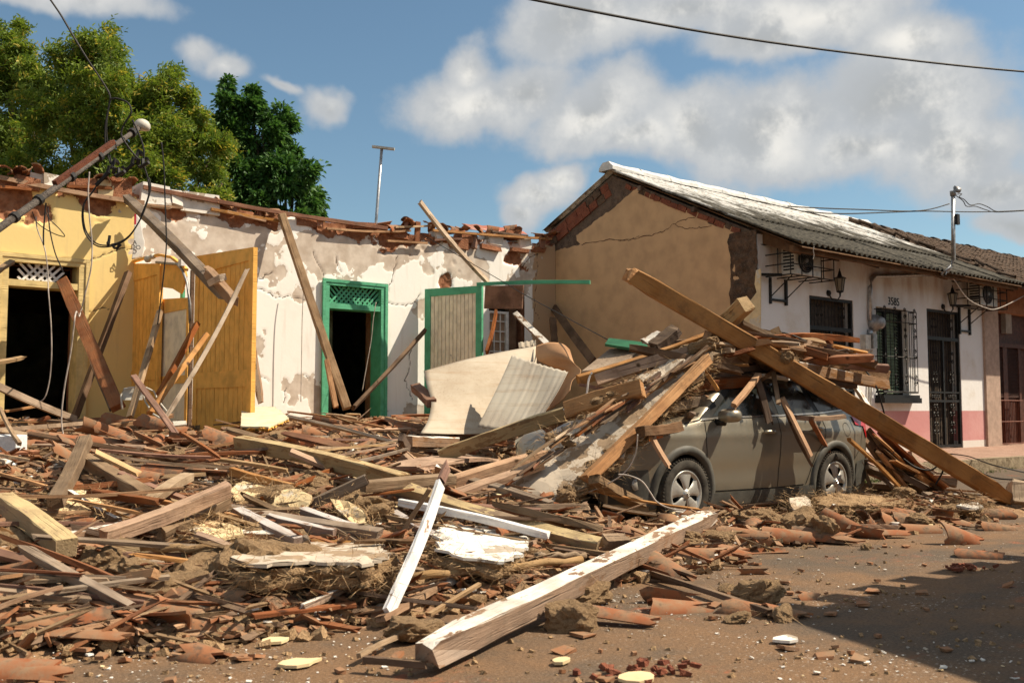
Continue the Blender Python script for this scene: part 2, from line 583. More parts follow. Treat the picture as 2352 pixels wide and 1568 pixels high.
def mat_plaster(name, paint, under, cover=0.6, scale=3.0, stain=0.8, rand=True):
    m, nt, b = new_mat(name)
    v = coords(nt, 'Object', (1, 1, 1), rand)
    p = noise_tex(nt, v, scale, 8.0, 0.62)
    pm = ramp(nt, p, 0.66 - cover * 0.35, 0.68 - cover * 0.35)
    s = noise_tex(nt, v, scale * 2.2, 6.0)
    pc = mix_rgb(nt, ramp(nt, s, 0.35, 0.75), paint, tuple(c * stain for c in paint))
    uc = mix_rgb(nt, ramp(nt, noise_tex(nt, v, scale * 6, 5.0), 0.3, 0.7), tuple(c * 0.8 for c in under), under)
    nt.links.new(mix_rgb(nt, pm, uc, pc), b.inputs['Base Color'])
    b.inputs['Roughness'].default_value = 0.9
    bump(nt, b, math_node(nt, 'ADD', pm, math_node(nt, 'MULTIPLY', s, 0.8)), 0.35, 0.012)
    return m


MAT['plaster_white'] = mat_plaster('plaster_white', (0.74, 0.70, 0.63), (0.42, 0.35, 0.27), 0.65)
MAT['plaster_slab'] = mat_plaster('plaster_slab', (0.52, 0.44, 0.345), (0.33, 0.235, 0.15), 0.55, 3.2)
MAT['plaster_yellow'] = mat_plaster('plaster_yellow', (0.70, 0.54, 0.31), (0.62, 0.54, 0.42), 0.75)
MAT['plaster_cream'] = mat_plaster('plaster_cream', (0.66, 0.58, 0.40), (0.60, 0.50, 0.36), 0.9)
MAT['plaster_tan'] = mat_plaster('plaster_tan', (0.60, 0.375, 0.20), (0.60, 0.41, 0.24), 1.3, 1.2, 0.78, False)

SCATTER_LABELS = []      # (object, label stem, category) filled while building, written at the end
# ------------------------------------------------------------------ ground, road, pavement
YW = 16.5          # plane of the surviving inner wall
YF = 11.0          # street line of the houses
XG = 15.13         # gable wall of the white house


def mat_road():
    m, nt, b = new_mat('road_surface')
    v = coords(nt, 'Object', (1, 1, 1))
    a = noise_tex(nt, v, 0.55, 6.0, 0.6)
    f = noise_tex(nt, v, 60.0, 4.0, 0.7)
    mid = noise_tex(nt, v, 4.0, 7.0, 0.65)
    asph = mix_rgb(nt, ramp(nt, f, 0.3, 0.7), (0.07, 0.053, 0.038), (0.135, 0.10, 0.07))
    dirt = mix_rgb(nt, ramp(nt, f, 0.3, 0.7), (0.135, 0.077, 0.040), (0.235, 0.138, 0.073))
    cover = math_node(nt, 'MULTIPLY_ADD', a, 0.9, math_node(nt, 'MULTIPLY', mid, 0.45))
    sy = N(nt, 'ShaderNodeSeparateXYZ')
    nt.links.new(v, sy.inputs[0])
    trk = noise_tex(nt, coords(nt, 'Object', (0.12, 1.6, 1)), 1.0, 4.0, 0.55)
    cover = math_node(nt, 'ADD', cover, math_node(nt, 'MULTIPLY', math_node(nt, 'SUBTRACT', trk, 0.5), 0.55))
    col = mix_rgb(nt, ramp(nt, cover, 0.48, 0.84), asph, dirt)
    # beyond the car the road is bare
    bare = math_node(nt, 'MULTIPLY', ramp(nt, sy.outputs[0], 13.0, 15.5), ramp(nt, sy.outputs[1], 5.0, 6.5))
    col = mix_rgb(nt, math_node(nt, 'MULTIPLY', bare, 0.85), col, asph)
    # plaster crumbs trodden into the road, denser in patches
    dens = ramp(nt, noise_tex(nt, v, 0.8, 4.0), 0.40, 0.66)
    for sc, th, am in ((22.0, 0.22, 0.7), (48.0, 0.26, 0.6), (11.0, 0.11, 0.8)):
        vor = N(nt, 'ShaderNodeTexVoronoi', i_Scale=sc)
        nt.links.new(v, vor.inputs['Vector'])
        wv = N(nt, 'ShaderNodeSeparateColor')
        nt.links.new(vor.outputs['Color'], wv.inputs[0])
        hit = math_node(nt, 'MULTIPLY', ramp(nt, vor.outputs['Distance'], th, th * 0.8), ramp(nt, wv.outputs[0], 0.60, 0.62))
        hit = math_node(nt, 'MULTIPLY', hit, math_node(nt, 'MULTIPLY', dens, am))
        col = mix_rgb(nt, hit, col, mix_rgb(nt, wv.outputs[1], (0.50, 0.43, 0.34), (0.62, 0.57, 0.50)))
    # crushed brick stains
    st = noise_tex(nt, v, 1.25, 7.0, 0.7)
    sm = math_node(nt, 'MULTIPLY', ramp(nt, st, 0.56, 0.70), ramp(nt, noise_tex(nt, v, 14.0, 5.0, 0.7), 0.40, 0.58))
    col = mix_rgb(nt, math_node(nt, 'MULTIPLY', sm, 0.8), col, (0.34, 0.095, 0.036))
    nt.links.new(col, b.inputs['Base Color'])
    b.inputs['Roughness'].default_value = 0.92
    bump(nt, b, math_node(nt, 'ADD', f, math_node(nt, 'MULTIPLY', mid, 1.5)), 0.55, 0.02)
    return m


MAT['road'] = mat_road()
MAT['earth'] = mat_mud('earth', (0.10, 0.075, 0.045), (0.17, 0.13, 0.08), scale=2)
mb = MB(); mb.add([(-300, -300, -0.03), (600, -300, -0.03), (600, 600, -0.03), (-300, 600, -0.03)], [(0, 1, 2, 3)])
structure(mb.build('ground', MAT['earth']))
mb = MB()
nx, ny = 60, 14
for j in range(ny + 1):
    for i in range(nx + 1):
        x = -12 + 92 * i / nx; y = -6 + 15.0 * j / ny
        mb.v.append((x, y, 0.012 * float(fbm(x, y, 0.3, 3, 5))))
for j in range(ny):
    for i in range(nx):
        a = j * (nx + 1) + i
        mb.f.append((a, a + 1, a + nx + 2, a + nx + 1)); mb.mi.append(0)
structure(mb.build('road', MAT['road'], smooth=True))

MAT['pavement'] = mat_mud('pavement_slab', (0.26, 0.155, 0.11), (0.36, 0.23, 0.17), scale=3)
MAT['kerb'] = mat_mud('kerb_stone', (0.13, 0.09, 0.05), (0.36, 0.29, 0.19), scale=4)
mb = MB()
mb.prism([(11.5, 9.18, 0.0), (11.5, 9.18, 0.235), (11.5, YF + 0.35, 0.34), (11.5, YF + 0.35, 0.0)], (0, 0, 0), (60, 0, 0))
pav = structure(mb.build('pavement', MAT['pavement']))
for k in range(40):
    x = 11.5 + k * 1.0
    mb = MB(); mb.box((x + 0.006, 9.0 + RNG.uniform(-.008, .008), -0.02), (x + 0.992, 9.178, 0.24 + RNG.uniform(-.008, .008)))
    mb.build('kerb_stone', MAT['kerb'], pav)
# grass in the gutter
MAT['grass'] = mat_plain('grass_blade', (0.085, 0.12, 0.02), 0.8, 0.3, 3, 0)
mb = MB(); r = random.Random(3)
for k in range(2600):
    x = r.uniform(12, 24); y = 9.0 - abs(r.gauss(0, 0.14)) - 0.01
    if vnoise(x * 1.4, y * 3, 4) < 0.42:
        continue
    h = r.uniform(0.02, 0.08); a = r.uniform(0, 6.28); w = 0.007
    dx, dy = math.cos(a) * w, math.sin(a) * w
    lx, ly = r.uniform(-.03, .03), r.uniform(-.03, .03)
    mb.add([(x - dx, y - dy, 0), (x + dx, y + dy, 0), (x + lx, y + ly, h)], [(0, 1, 2)])
g = mb.build('grass', MAT['grass'], recalc=False)
g['kind'] = 'stuff'; g['label'] = 'green grass growing along the kerb gutter'; g['category'] = 'grass'

# ------------------------------------------------------------------ the ruined house: surviving inner wall
house = empty('ruined_house', (9, YW, 0.3), 'roofless ruin with cracked yellow and white plaster wall and two open doorways', 'house')
XW0, XW1 = 1.2, XG - 0.02


def wall_top(x):
    pts = [(1.2, 4.62), (3.7, 4.66), (5.6, 4.78), (6.6, 4.78), (7.2, 4.70), (8.6, 4.78), (10.5, 4.72), (12.0, 4.74), (13.4, 4.86), (15.2, 4.9)]
    xs, zs = zip(*pts)
    x = np.asarray(x, float)
    return np.interp(x, xs, zs) + 0.09 * fbm(x, x * 0.3, 2.2, 4, 11) + 0.05 * (vnoise(x * 3.1, x * 0 + 2, 9) > 0.62)


def px_x(px, y=YW):
    return on_y(px, 700, y).x


YD = (px_x(10), px_x(181), on_y(95, 607, YW).z)        # yellow doorway
GD = (px_x(749), px_x(874), on_y(812, 660, YW).z)      # green doorway
OD = (px_x(1122), px_x(1202), on_y(1160, 665, YW).z)   # boarded opening behind the cream leaf
OPENINGS = [YD, GD, OD]
YELLOW, WHITE, TAN = (0.80, 0.60, 0.25), (0.86, 0.84, 0.785), (0.46, 0.31, 0.185)
XYW = px_x(309)
CRACKS = [[('C', 195, 685), ('C', 275, 700), ('C', 350, 745)], [('C', 350, 740), ('C', 470, 745)], [('C', 200, 600), ('C', 260, 600), ('C', 330, 560)],
          [('C', 615, 420), ('C', 650, 490), ('C', 700, 590)], [('C', 790, 400), ('C', 800, 500), ('C', 825, 560)], [('C', 1140, 765), ('C', 1230, 800), ('C', 1340, 800), ('C', 1400, 720)],
          [('C', 1330, 1110), ('C', 1325, 1250), ('C', 1290, 1340), ('C', 1345, 1500)], [('C', 2250, 430), ('C', 2245, 560), ('C', 2230, 700), ('C', 2225, 830), ('C', 2260, 900)],
          [('C', 2120, 560), ('C', 2180, 470), ('C', 2250, 430)], [('C', 480, 755), ('C', 560, 765)], [('C', 240, 1320), ('C', 300, 1355)], [('C', 560, 1310), ('C', 600, 1355)],
          [('A', 680, 1085), ('A', 860, 990), ('A', 1000, 955), ('A', 1060, 960)], [('A', 0, 1005), ('A', 110, 1020), ('A', 560, 1050)], [('A', 700, 1450), ('A', 900, 1440)],
          [('C', 1110, 900), ('C', 1200, 560), ('C', 1240, 440)], [('C', 410, 1500), ('C', 430, 1400)]]
GREY_BLOBS = [('C', 280, 500, .5, .7), ('C', 690, 420, .75, .8), ('C', 230, 330, .5, .5), ('C', 530, 740, .35, .4), ('C', 1010, 430, .9, .32), ('C', 1300, 370, .9, .22), ('C', 1700, 480, .7, .6), ('C', 1400, 800, .4, .3),
              ('C', 520, 1400, .5, .4), ('C', 640, 1480, .3, .4), ('C', 190, 1100, .25, .3), ('C', 2130, 500, .5, .9), ('A', 1750, 900, .8, .6), ('A', 1300, 900, .7, .6), ('C', 380, 600, .3, .6)]
ADOBE_BLOBS = [('A', 100, 530, .5, .35), ('A', 780, 600, .22, .28), ('A', 1420, 650, .2, .15), ('A', 2100, 740, .6, .12), ('C', 1590, 620, .2, .2), ('C', 2080, 470, .35, .2), ('C', 690, 220, .5, .14), ('C', 1200, 330, .6, .14)]


def build_wall_front():
    st = 0.027
    xs = np.arange(XW0, XW1, st); zs = np.arange(0.3, 5.25, st)
    X, Z = np.meshgrid(xs, zs)
    top = wall_top(xs)[None, :]
    D = top - Z
    n1 = fbm(X, Z, 1.1, 5, 21); n2 = fbm(X, Z, 2.6, 5, 31); n3 = fbm(X, Z, 7.0, 4, 41)
    ad = (0.10 + 0.22 * n1 + 0.14 * n2 + 0.05 * n3) - D
    for (c, x, y, rx, rz) in ADOBE_BLOBS:
        p = on_y(*q(c, x, y), YW)
        e = 1 - np.sqrt(((X - p.x) / rx) ** 2 + ((Z - p.z) / rz) ** 2)
        ad = np.maximum(ad, e * 0.17 - .02 + 0.24 * n2 + 0.10 * n3)
    gr = (0.12 + 0.40 * n1 + 0.25 * n2) - D
    gr = np.where(X < XYW, gr - 0.5, gr)
    for (c, x, y, rx, rz) in GREY_BLOBS:
        p = on_y(*q(c, x, y), YW)
        e = 1 - np.sqrt(((X - p.x) / rx) ** 2 + ((Z - p.z) / rz) ** 2)
        gr = np.maximum(gr, e * 0.34 - 0.10 + 0.42 * n2 + 0.15 * n1 + 0.20 * n3)
    low = 0.30 * sstep(1.7, 1.1, Z) - 0.32 + 0.45 * n2
    gr = np.where(X > XYW, np.maximum(gr, low), gr)
    gr = np.maximum(gr, ad - 0.02)
    crack = np.full(X.shape, 9.0)
    rr = random.Random(5)
    for cr in CRACKS:
        pts = [on_y(*q(*c), YW) for c in cr]
        P = []
        for a, b in zip(pts[:-1], pts[1:]):
            k = max(2, int((b - a).length / 0.07))
            for i in range(k):
                p = a.lerp(b, i / k); P.append((p.x + rr.uniform(-.03, .03), p.z + rr.uniform(-.03, .03)))
        P.append((pts[-1].x, pts[-1].z))
        for (ax, az), (bx, bz) in zip(P[:-1], P[1:]):
            dx, dz = bx - ax, bz - az; L2 = dx * dx + dz * dz + 1e-9
            t = np.clip(((X - ax) * dx + (Z - az) * dz) / L2, 0, 1)
            d = np.hypot(X - ax - t * dx, Z - az - t * dz)
            crack = np.minimum(crack, d)
    ad_s = np.clip(ad * 7 + 0.5, 0, 1); gr_s = np.clip(gr * 6 + 0.5, 0, 1); ck = np.clip(1 - crack / 0.032, 0, 1)
    dy = -0.006 * sstep(0.4, 0.6, 1 - gr_s) - 0.012 * sstep(0.4, 0.6, 1 - ad_s) + ad_s * (0.03 + 0.06 * n3) + 0.004 * n1 + 0.02 * sstep(.5, 1, ck)
    Y = YW + dy
    V = np.stack([X, Y, Z], -1).reshape(-1, 3)
    nx, nz = len(xs), len(zs)
    keep = (Z <= top)
    for (a, b, t) in OPENINGS:
        keep &= ~((X > a) & (X < b) & (Z < t))
    cell = keep[:-1, :-1] & keep[:-1, 1:] & keep[1:, :-1] & keep[1:, 1:]
    ii, jj = np.nonzero(cell)
    base = ii * nx + jj
    faces = np.stack([base, base + 1, base + nx + 1, base + nx], -1)
    used = np.zeros(nx * nz, bool); used[faces.ravel()] = True
    remap = np.cumsum(used) - 1
    V2 = V[used]; Fc = remap[faces]
    me = bpy.data.meshes.new('wall')
    me.from_pydata(V2.tolist(), [], Fc.tolist())
    col = np.zeros((len(V2), 4), np.float32)
    col[:, 0] = ad_s.reshape(-1)[used]; col[:, 1] = gr_s.reshape(-1)[used]; col[:, 2] = ck.reshape(-1)[used]; col[:, 3] = 1
    at = me.color_attributes.new('layer', 'FLOAT_COLOR', 'POINT'); at.data.foreach_set('color', col.ravel())
    pc = np.zeros((len(V2), 4), np.float32); pc[:, 3] = 1
    xx = V2[:, 0]; zz = V2[:, 2]
    pc[:, :3] = WHITE
    pc[xx < XYW, :3] = YELLOW
    pc[xx > px_x(1222) + 0.05 * fbm(xx, zz, 3, 3, 2)[...] , :3] = TAN
    at = me.color_attributes.new('paint', 'FLOAT_COLOR', 'POINT'); at.data.foreach_set('color', pc.ravel())
    me.polygons.foreach_set('use_smooth', [True] * len(me.polygons))
    m, nt, b = new_mat('layered_wall')
    v = coords(nt, 'Object')
    la = N(nt, 'ShaderNodeAttribute', attribute_name='layer'); pa = N(nt, 'ShaderNodeAttribute', attribute_name='paint')
    sp = N(nt, 'ShaderNodeSeparateColor'); nt.links.new(la.outputs['Color'], sp.inputs[0])
    fine = math_node(nt, 'MULTIPLY', math_node(nt, 'SUBTRACT', noise_tex(nt, v, 26, 5.0, 0.6), 0.5), 0.55)
    A = ramp(nt, math_node(nt, 'ADD', sp.outputs[0], math_node(nt, 'MULTIPLY', fine, 1.6)), 0.48, 0.52)
    G = ramp(nt, math_node(nt, 'ADD', sp.outputs[1], fine), 0.48, 0.52)
    K = ramp(nt, math_node(nt, 'ADD', sp.outputs[2], math_node(nt, 'MULTIPLY', fine, 0.8)), 0.60, 0.72)
    st1 = noise_tex(nt, v, 1.3, 7.0, 0.6)
    streak = noise_tex(nt, coords(nt, 'Object', (9, 9, 0.9)), 1.0, 5.0, 0.6)
    paint = mix_rgb(nt, math_node(nt, 'MULTIPLY', ramp(nt, st1, 0.50, 0.80), 0.18), pa.outputs['Color'], (0.52, 0.44, 0.34))
    paint = mix_rgb(nt, math_node(nt, 'MULTIPLY', ramp(nt, streak, 0.52, 0.72), 0.16), paint, (0.38, 0.28, 0.19))
    grey = mix_rgb(nt, ramp(nt, noise_tex(nt, v, 4.0, 6.0), 0.3, 0.7), (0.45, 0.37, 0.295), (0.62, 0.54, 0.455))
    adc = mix_rgb(nt, ramp(nt, noise_tex(nt, v, 9.0, 6.0, 0.65), 0.3, 0.7), (0.20, 0.075, 0.035), (0.36, 0.17, 0.09))
    c = mix_rgb(nt, G, paint, grey); c = mix_rgb(nt, A, c, adc); c = mix_rgb(nt, math_node(nt, 'MULTIPLY', K, 0.85), c, (0.05, 0.032, 0.02))
    nt.links.new(c, b.inputs['Base Color']); b.inputs['Roughness'].default_value = 0.92
    h = math_node(nt, 'SUBTRACT', math_node(nt, 'MULTIPLY', noise_tex(nt, v, 16, 6.0, 0.6), 0.6), math_node(nt, 'MULTIPLY_ADD', G, 0.22, math_node(nt, 'MULTIPLY', A, 0.6)))
    bump(nt, b, h, 0.16, 0.02)
    me.materials.append(m)
    o = bpy.data.objects.new('wall', me); C.objects.link(o)
    o.parent = house; o.matrix_parent_inverse = parent_inv(house)
    return o


build_wall_front()
# the wall's core behind its face (adobe), top and reveals
mb = MB()
segs = []
xb = sorted([XW0] + [v for o in OPENINGS for v in o[:2]] + [XW1])
for a, b in zip(xb[:-1], xb[1:]):
    op = next((o for o in OPENINGS if abs(o[0] - a) < 1e-6 and abs(o[1] - b) < 1e-6), None)
    z0 = op[2] if op else 0.3
    k = max(1, int((b - a) / 0.12))
    for i in range(k):
        xa, xc = a + (b - a) * i / k, a + (b - a) * (i + 1) / k
        t = float(wall_top(np.array([(xa + xc) / 2]))[0]) - 0.045 + RNG.uniform(-.03, .05)
        mb.box((xa, YW + 0.06, z0), (xc, YW + 0.52 + RNG.uniform(-.02, .02), t))
mb.build('wall_core', MAT['adobe_red'], house)
# rooms behind: floor, back wall, side walls, back slope of the roof
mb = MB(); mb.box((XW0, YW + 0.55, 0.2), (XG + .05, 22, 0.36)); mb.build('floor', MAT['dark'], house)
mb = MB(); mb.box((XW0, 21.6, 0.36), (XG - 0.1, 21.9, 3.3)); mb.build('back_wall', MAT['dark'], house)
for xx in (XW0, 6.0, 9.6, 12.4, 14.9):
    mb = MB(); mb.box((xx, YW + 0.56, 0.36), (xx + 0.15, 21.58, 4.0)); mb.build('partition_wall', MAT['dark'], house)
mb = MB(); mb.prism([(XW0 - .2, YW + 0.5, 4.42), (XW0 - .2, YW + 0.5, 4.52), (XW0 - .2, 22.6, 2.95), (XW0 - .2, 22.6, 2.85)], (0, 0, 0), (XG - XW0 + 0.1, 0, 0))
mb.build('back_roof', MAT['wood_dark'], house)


def pboard(name, a, b, w, h, mat, parent, up=Vector((0, 0, 1)), roll=0.0, seed=None, chip=0.012, seg=5):
    """a board as a part: ends and edges slightly broken"""
    o = make_board(name, a, b, w, h, mat, roll, chip, seg)
    o.parent = parent
    o.matrix_parent_inverse = parent_inv(parent)
    return o


BOARD_COUNT = [0]


def make_board(name, a, b, w, h, mat, roll=0.0, chip=0.02, seg=5, splinter=0.0, up=Vector((0, 0, 1))):
    """board from a to b as its own mesh object, local x along its length; edges worn, ends broken"""
    BOARD_COUNT[0] += 1
    r = random.Random(BOARD_COUNT[0] * 13 + 5)
    M, L = frame(a, b, up, roll)
    vs, fs = [], []
    bow = r.uniform(-1, 1) * min(0.022 * L, 0.045); tw = r.uniform(-.12, .12)
    c = min(w, h) * 0.055
    ring = [(-w / 2 + c, -h / 2), (w / 2 - c, -h / 2), (w / 2, -h / 2 + c), (w / 2, h / 2 - c), (w / 2 - c, h / 2), (-w / 2 + c, h / 2), (-w / 2, h / 2 - c), (-w / 2, -h / 2 + c)]
    if min(w, h) < 0.03:
        ring = [(-w / 2, -h / 2), (w / 2, -h / 2), (w / 2, h / 2), (-w / 2, h / 2)]
    n = len(ring)
    for i in range(seg + 1):
        t = i / seg
        end = i in (0, seg)
        for (y, z) in ring:
            j = chip * (.5 if end else 0.42)
            x = t * L
            if end and splinter:
                x += (r.uniform(-.3, 1.0) if i == 0 else r.uniform(-1.0, .3)) * splinter
            elif not end:
                x += r.uniform(-.2, .2) * L / seg
            s = 1.0 if not (end and splinter > .045) else r.uniform(.5, 1.0)
            ca, sa = math.cos(tw * (t - .5)), math.sin(tw * (t - .5)); y, z = y * ca - z * sa, y * sa + z * ca
            vs.append((x, y * s + r.uniform(-j, j) * min(1, w * 6), z * s + bow * math.sin(math.pi * t) + r.uniform(-j, j) * min(1, h * 6)))
    for i in range(seg):
        for k in range(n):
            fs.append((i * n + k, i * n + (k + 1) % n, (i + 1) * n + (k + 1) % n, (i + 1) * n + k))
    fs.append(tuple(range(n - 1, -1, -1)))
    fs.append(tuple(range(seg * n, seg * n + n)))
    me = bpy.data.meshes.new(name)
    me.from_pydata(vs, [], fs)
    me.materials.append(MAT[mat] if isinstance(mat, str) else mat)
    o = bpy.data.objects.new(name, me)
    C.objects.link(o)
    o.matrix_world = M
    loc, rot, sc = M.decompose()
    o.location = loc; o.rotation_euler = rot.to_euler()
    return o


# door frames with lattice transoms
def door_frame(op, mat, transom_z, lattice_mat, fw=0.085, lattice=True, n_lat=14, partial=(0, 1)):
    a, b, t = op
    f = empty('door_frame', (a, YW, 0.3)); f.parent = house; f.matrix_parent_inverse = parent_inv(house)
    y0, y1 = YW - 0.075, YW + 0.30
    for (lo, hi) in (((a - fw, y0, 0.35), (a + 0.03, y1, t + 0.03)), ((b - 0.03, y0, 0.35), (b + fw, y1, t + 0.03)), ((a - fw - .002, y0 - .003, t), (b + fw + .002, y1 + .003, t + fw))):
        mb = MB(); mb.box(lo, hi); mb.build('frame_post', MAT[mat], f)
    mb = MB(); mb.box((a + 0.03, y0 + 0.01, transom_z - 0.05), (b - 0.03, y1, transom_z + 0.05)); mb.build('transom_bar', MAT[mat], f)
    # moulding
    for (lo, hi) in (((a - fw - 0.03, y0 - 0.02, 0.4), (a - fw + 0.03, y0 + 0.02, t + fw + .03)), ((b + fw - 0.03, y0 - 0.02, 0.4), (b + fw + 0.03, y0 + 0.02, t + fw + .03)),
                     ((a - fw + .03, y0 - 0.018, t + fw - 0.03), (b + fw - .03, y0 + 0.02, t + fw + 0.028))):
        mb = MB(); mb.box(lo, hi); mb.build('moulding', MAT[mat], f)
    if lattice:
        z0, z1 = transom_z + 0.05, t - 0.005
        h = z1 - z0
        xa, xb_ = a + 0.03 + (b - a) * partial[0], a + 0.03 + (b - a - .06) * partial[1]
        for s, yy in ((1, YW + 0.02), (-1, YW + 0.035)):
            for i in range(n_lat):
                x = xa + (xb_ - xa) * (i + 0.5) / n_lat
                x2 = x + s * h * 0.95
                p, q_ = Vector((x, yy, z0)), Vector((x2, yy, z1))
                # clip to opening
                lo, hi = xa, xb_
                if x2 > hi:
                    tt = (hi - x) / (x2 - x); q_ = p.lerp(q_, tt)
                if x2 < lo:
                    tt = (lo - x) / (x2 - x); q_ = p.lerp(q_, tt)
                if (q_ - p).length < 0.06:
                    continue
                mb = MB(); mb.bar(p, q_, 0.012, 0.036, up=Vector((0, 0, 1)))
                mb.build('lattice_slat', MAT[lattice_mat], f)
    return f


door_frame(GD, 'wood_green', on_y(812, 706, YW).z, 'wood_green', n_lat=11)
MAT['yellow_frame'] = mat_wood('yellow_frame', (0.35, 0.2, 0.1), (0.3, 0.2, 0.1), (0.74, 0.56, 0.25), 1.2, 0.1, 0.04)
door_frame(YD, 'yellow_frame', on_y(95, 654, YW).z, 'wood_chalk', fw=0.10, n_lat=6, partial=(0.14, 0.80))
# pale window in the boarded opening
f = empty('window', (OD[0], YW + 0.1, 1.0)); f.parent = house; f.matrix_parent_inverse = parent_inv(house)
wx0, wx1 = px_x(1126), px_x(1168)
wz0, wz1 = on_y(1147, 830, YW).z, on_y(1147, 714, YW).z
for (lo, hi) in (((wx0 - .05, YW + .05, wz0), (wx0 + .03, YW + .12, wz1)), ((wx1 - .03, YW + .05, wz0), (wx1 + .05, YW + .12, wz1)), ((wx0 + .03, YW + .05, wz1 - .05), (wx1 - .03, YW + .12, wz1)), ((wx0 + .03, YW + .05, wz0), (wx1 - .03, YW + .12, wz0 + .05))):
    mb = MB(); mb.box(lo, hi); mb.build('window_frame', MAT['white_paint'], f)
for i in (1, 2):
    x = wx0 + (wx1 - wx0) * i / 3
    mb = MB(); mb.box((x - .012, YW + .07, wz0 + .05), (x + .012, YW + .09, wz1 - .05)); mb.build('glazing_bar', MAT['white_paint'], f)
for i in range(1, 5):
    z = wz0 + (wz1 - wz0) * i / 5
    mb = MB(); mb.box((wx0 + .03, YW + .066, z - .012), (wx1 - .03, YW + .094, z + .012)); mb.build('glazing_bar', MAT['white_paint'], f)
mb = MB(); mb.box((wx0 + .03, YW + .1, wz0 + .05), (wx1 - .03, YW + .105, wz1 - .05)); mb.build('pane', mat_plain('beige_board', (0.30, 0.20, 0.13), .7), f)
mb = MB(); mb.box((px_x(1172), YW + .03, 0.9), (px_x(1188), YW + .18, OD[2])); mb.build('post', MAT['wood_dark'], house)

# battens, adobe blocks and tiles along the wall head
def wall_pt(c, x, y, yy=YW - 0.05):
    return on_y(*q(c, x, y), yy)


for (a, b, w, h, m) in [(('A', 0, 385), ('A', 1160, 590), .06, .07, 'wood_tan'), (('A', 1150, 462), ('C', 1160, 245), .07, .07, 'wood_red'), (('A', 1700, 640), ('A', 2250, 735), .05, .05, 'wood_tan'),
                        (('C', 720, 245), ('C', 1330, 262), .05, .04, 'wood_tan'), (('A', 0, 462), ('A', 250, 485), .05, .04, 'wood_red'), (('C', 0, 122), ('C', 280, 190), .05, .05, 'wood_tan'),
                        (('C', 1490, 258), ('C', 2350, 322), .06, .05, 'wood_tan'), (('C', 1220, 235), ('C', 1480, 225), .05, .04, 'wood_pale'), (('C', 1160, 335), ('C', 1450, 352), .05, .04, 'wood_tan'),
                        (('C', 1500, 330), ('C', 1700, 322), .06, .04, 'wood_red'), (('C', 1920, 268), ('C', 2180, 300), .04, .04, 'wood_dark'), (('A', 1180, 605), ('A', 1470, 630), .05, .04, 'wood_tan'), (('A', 540, 460), ('A', 900, 470), .06, .05, 'wood_red')]:
    pboard('batten', wall_pt(*a, YW - .10), wall_pt(*b, YW - .10), w, h, m, house)
for (c, x, y0, y1, w) in [('C', 1375, 200, 345, .10), ('C', 670, 175, 235, .09), ('C', 232, 115, 170, .08), ('C', 1580, 250, 345, .08), ('C', 1790, 300, 390, .1), ('C', 1300, 190, 250, .08), ('A', 580, 430, 490, .08), ('A', 2090, 650, 710, .07), ('C', 2280, 290, 395, .12), ('A', 1890, 610, 670, .05)]:
    pboard('rafter_stub', wall_pt(c, x, y1, YW - .05), wall_pt(c, x + 8, y0, YW - .02), w, w, 'wood_red', house)
for (c, x, y, w, h, mat) in [('A', 60, 440, .34, .22, 'adobe_red'), ('A', 205, 455, .36, .2, 'adobe_red'), ('A', 285, 420, .22, .16, 'plaster_white'), ('A', 410, 430, .3, .18, 'plaster_white'), ('A', 660, 470, .32, .24, 'adobe_red'),
                             ('A', 820, 480, .22, .3, 'plaster_yellow'), ('A', 940, 500, .34, .36, 'adobe_red'), ('A', 1220, 545, .5, .40, 'plaster_white'), ('A', 1390, 560, .22, .26, 'plaster_white'), ('A', 1590, 600, .66, .36, 'plaster_white'),
                             ('C', 550, 205, .4, .14, 'adobe_red'), ('C', 1225, 300, .36, .17, 'adobe_red'), ('C', 1320, 320, .3, .16, 'adobe_red'), ('C', 1640, 360, .5, .2, 'adobe_red'), ('C', 1720, 325, .36, .2, 'adobe_red'), ('C', 1910, 330, .44, .2, 'plaster_white'),
                             ('C', 2130, 360, .34, .26, 'plaster_white'), ('C', 2030, 300, .4, .16, 'adobe_red'), ('C', 1525, 300, .26, .2, 'plaster_white'), ('C', 2220, 400, .4, .12, 'adobe_red'), ('C', 960, 235, .5, .12, 'adobe_red'), ('C', 1870, 395, .5, .1, 'adobe_red'), ('C', 2080, 415, .5, .1, 'adobe_red')]:
    p = wall_pt(c, x, y, YW + .12)
    mb = MB()
    r = random.Random(int(x + y))
    s = 0.03
    lo = (p.x - w / 2, YW - .07 + r.uniform(-.05, .04), p.z - h / 2); hi = (p.x + w / 2, YW + .3, p.z + h / 2)
    mb.box(lo, hi)
    mb.v = [(a + r.uniform(-s, s), b_ + r.uniform(-s, s), c_ + r.uniform(-s, s)) for a, b_, c_ in mb.v]
    mb.build('adobe_block', MAT[mat], house)

# ------------------------------------------------------------------ the white house
wh = empty('white_house', (19.5, YF, 0.3), 'white single storey house with tan gable, pink dado and whitewashed corrugated roof', 'house')
RIDGE = (14.7, 6.28); EAVE = (10.05, 4.10)
SL = (RIDGE[1] - EAVE[1]) / (RIDGE[0] - EAVE[0])
XE = 24.05


def roof_z(y):
    return RIDGE[1] - abs(y - RIDGE[0]) * SL


def fx(px, y=YF):
    return on_y(px, 850, y).x


def fz(px, py, y=YF):
    return on_y(px, py, y).z


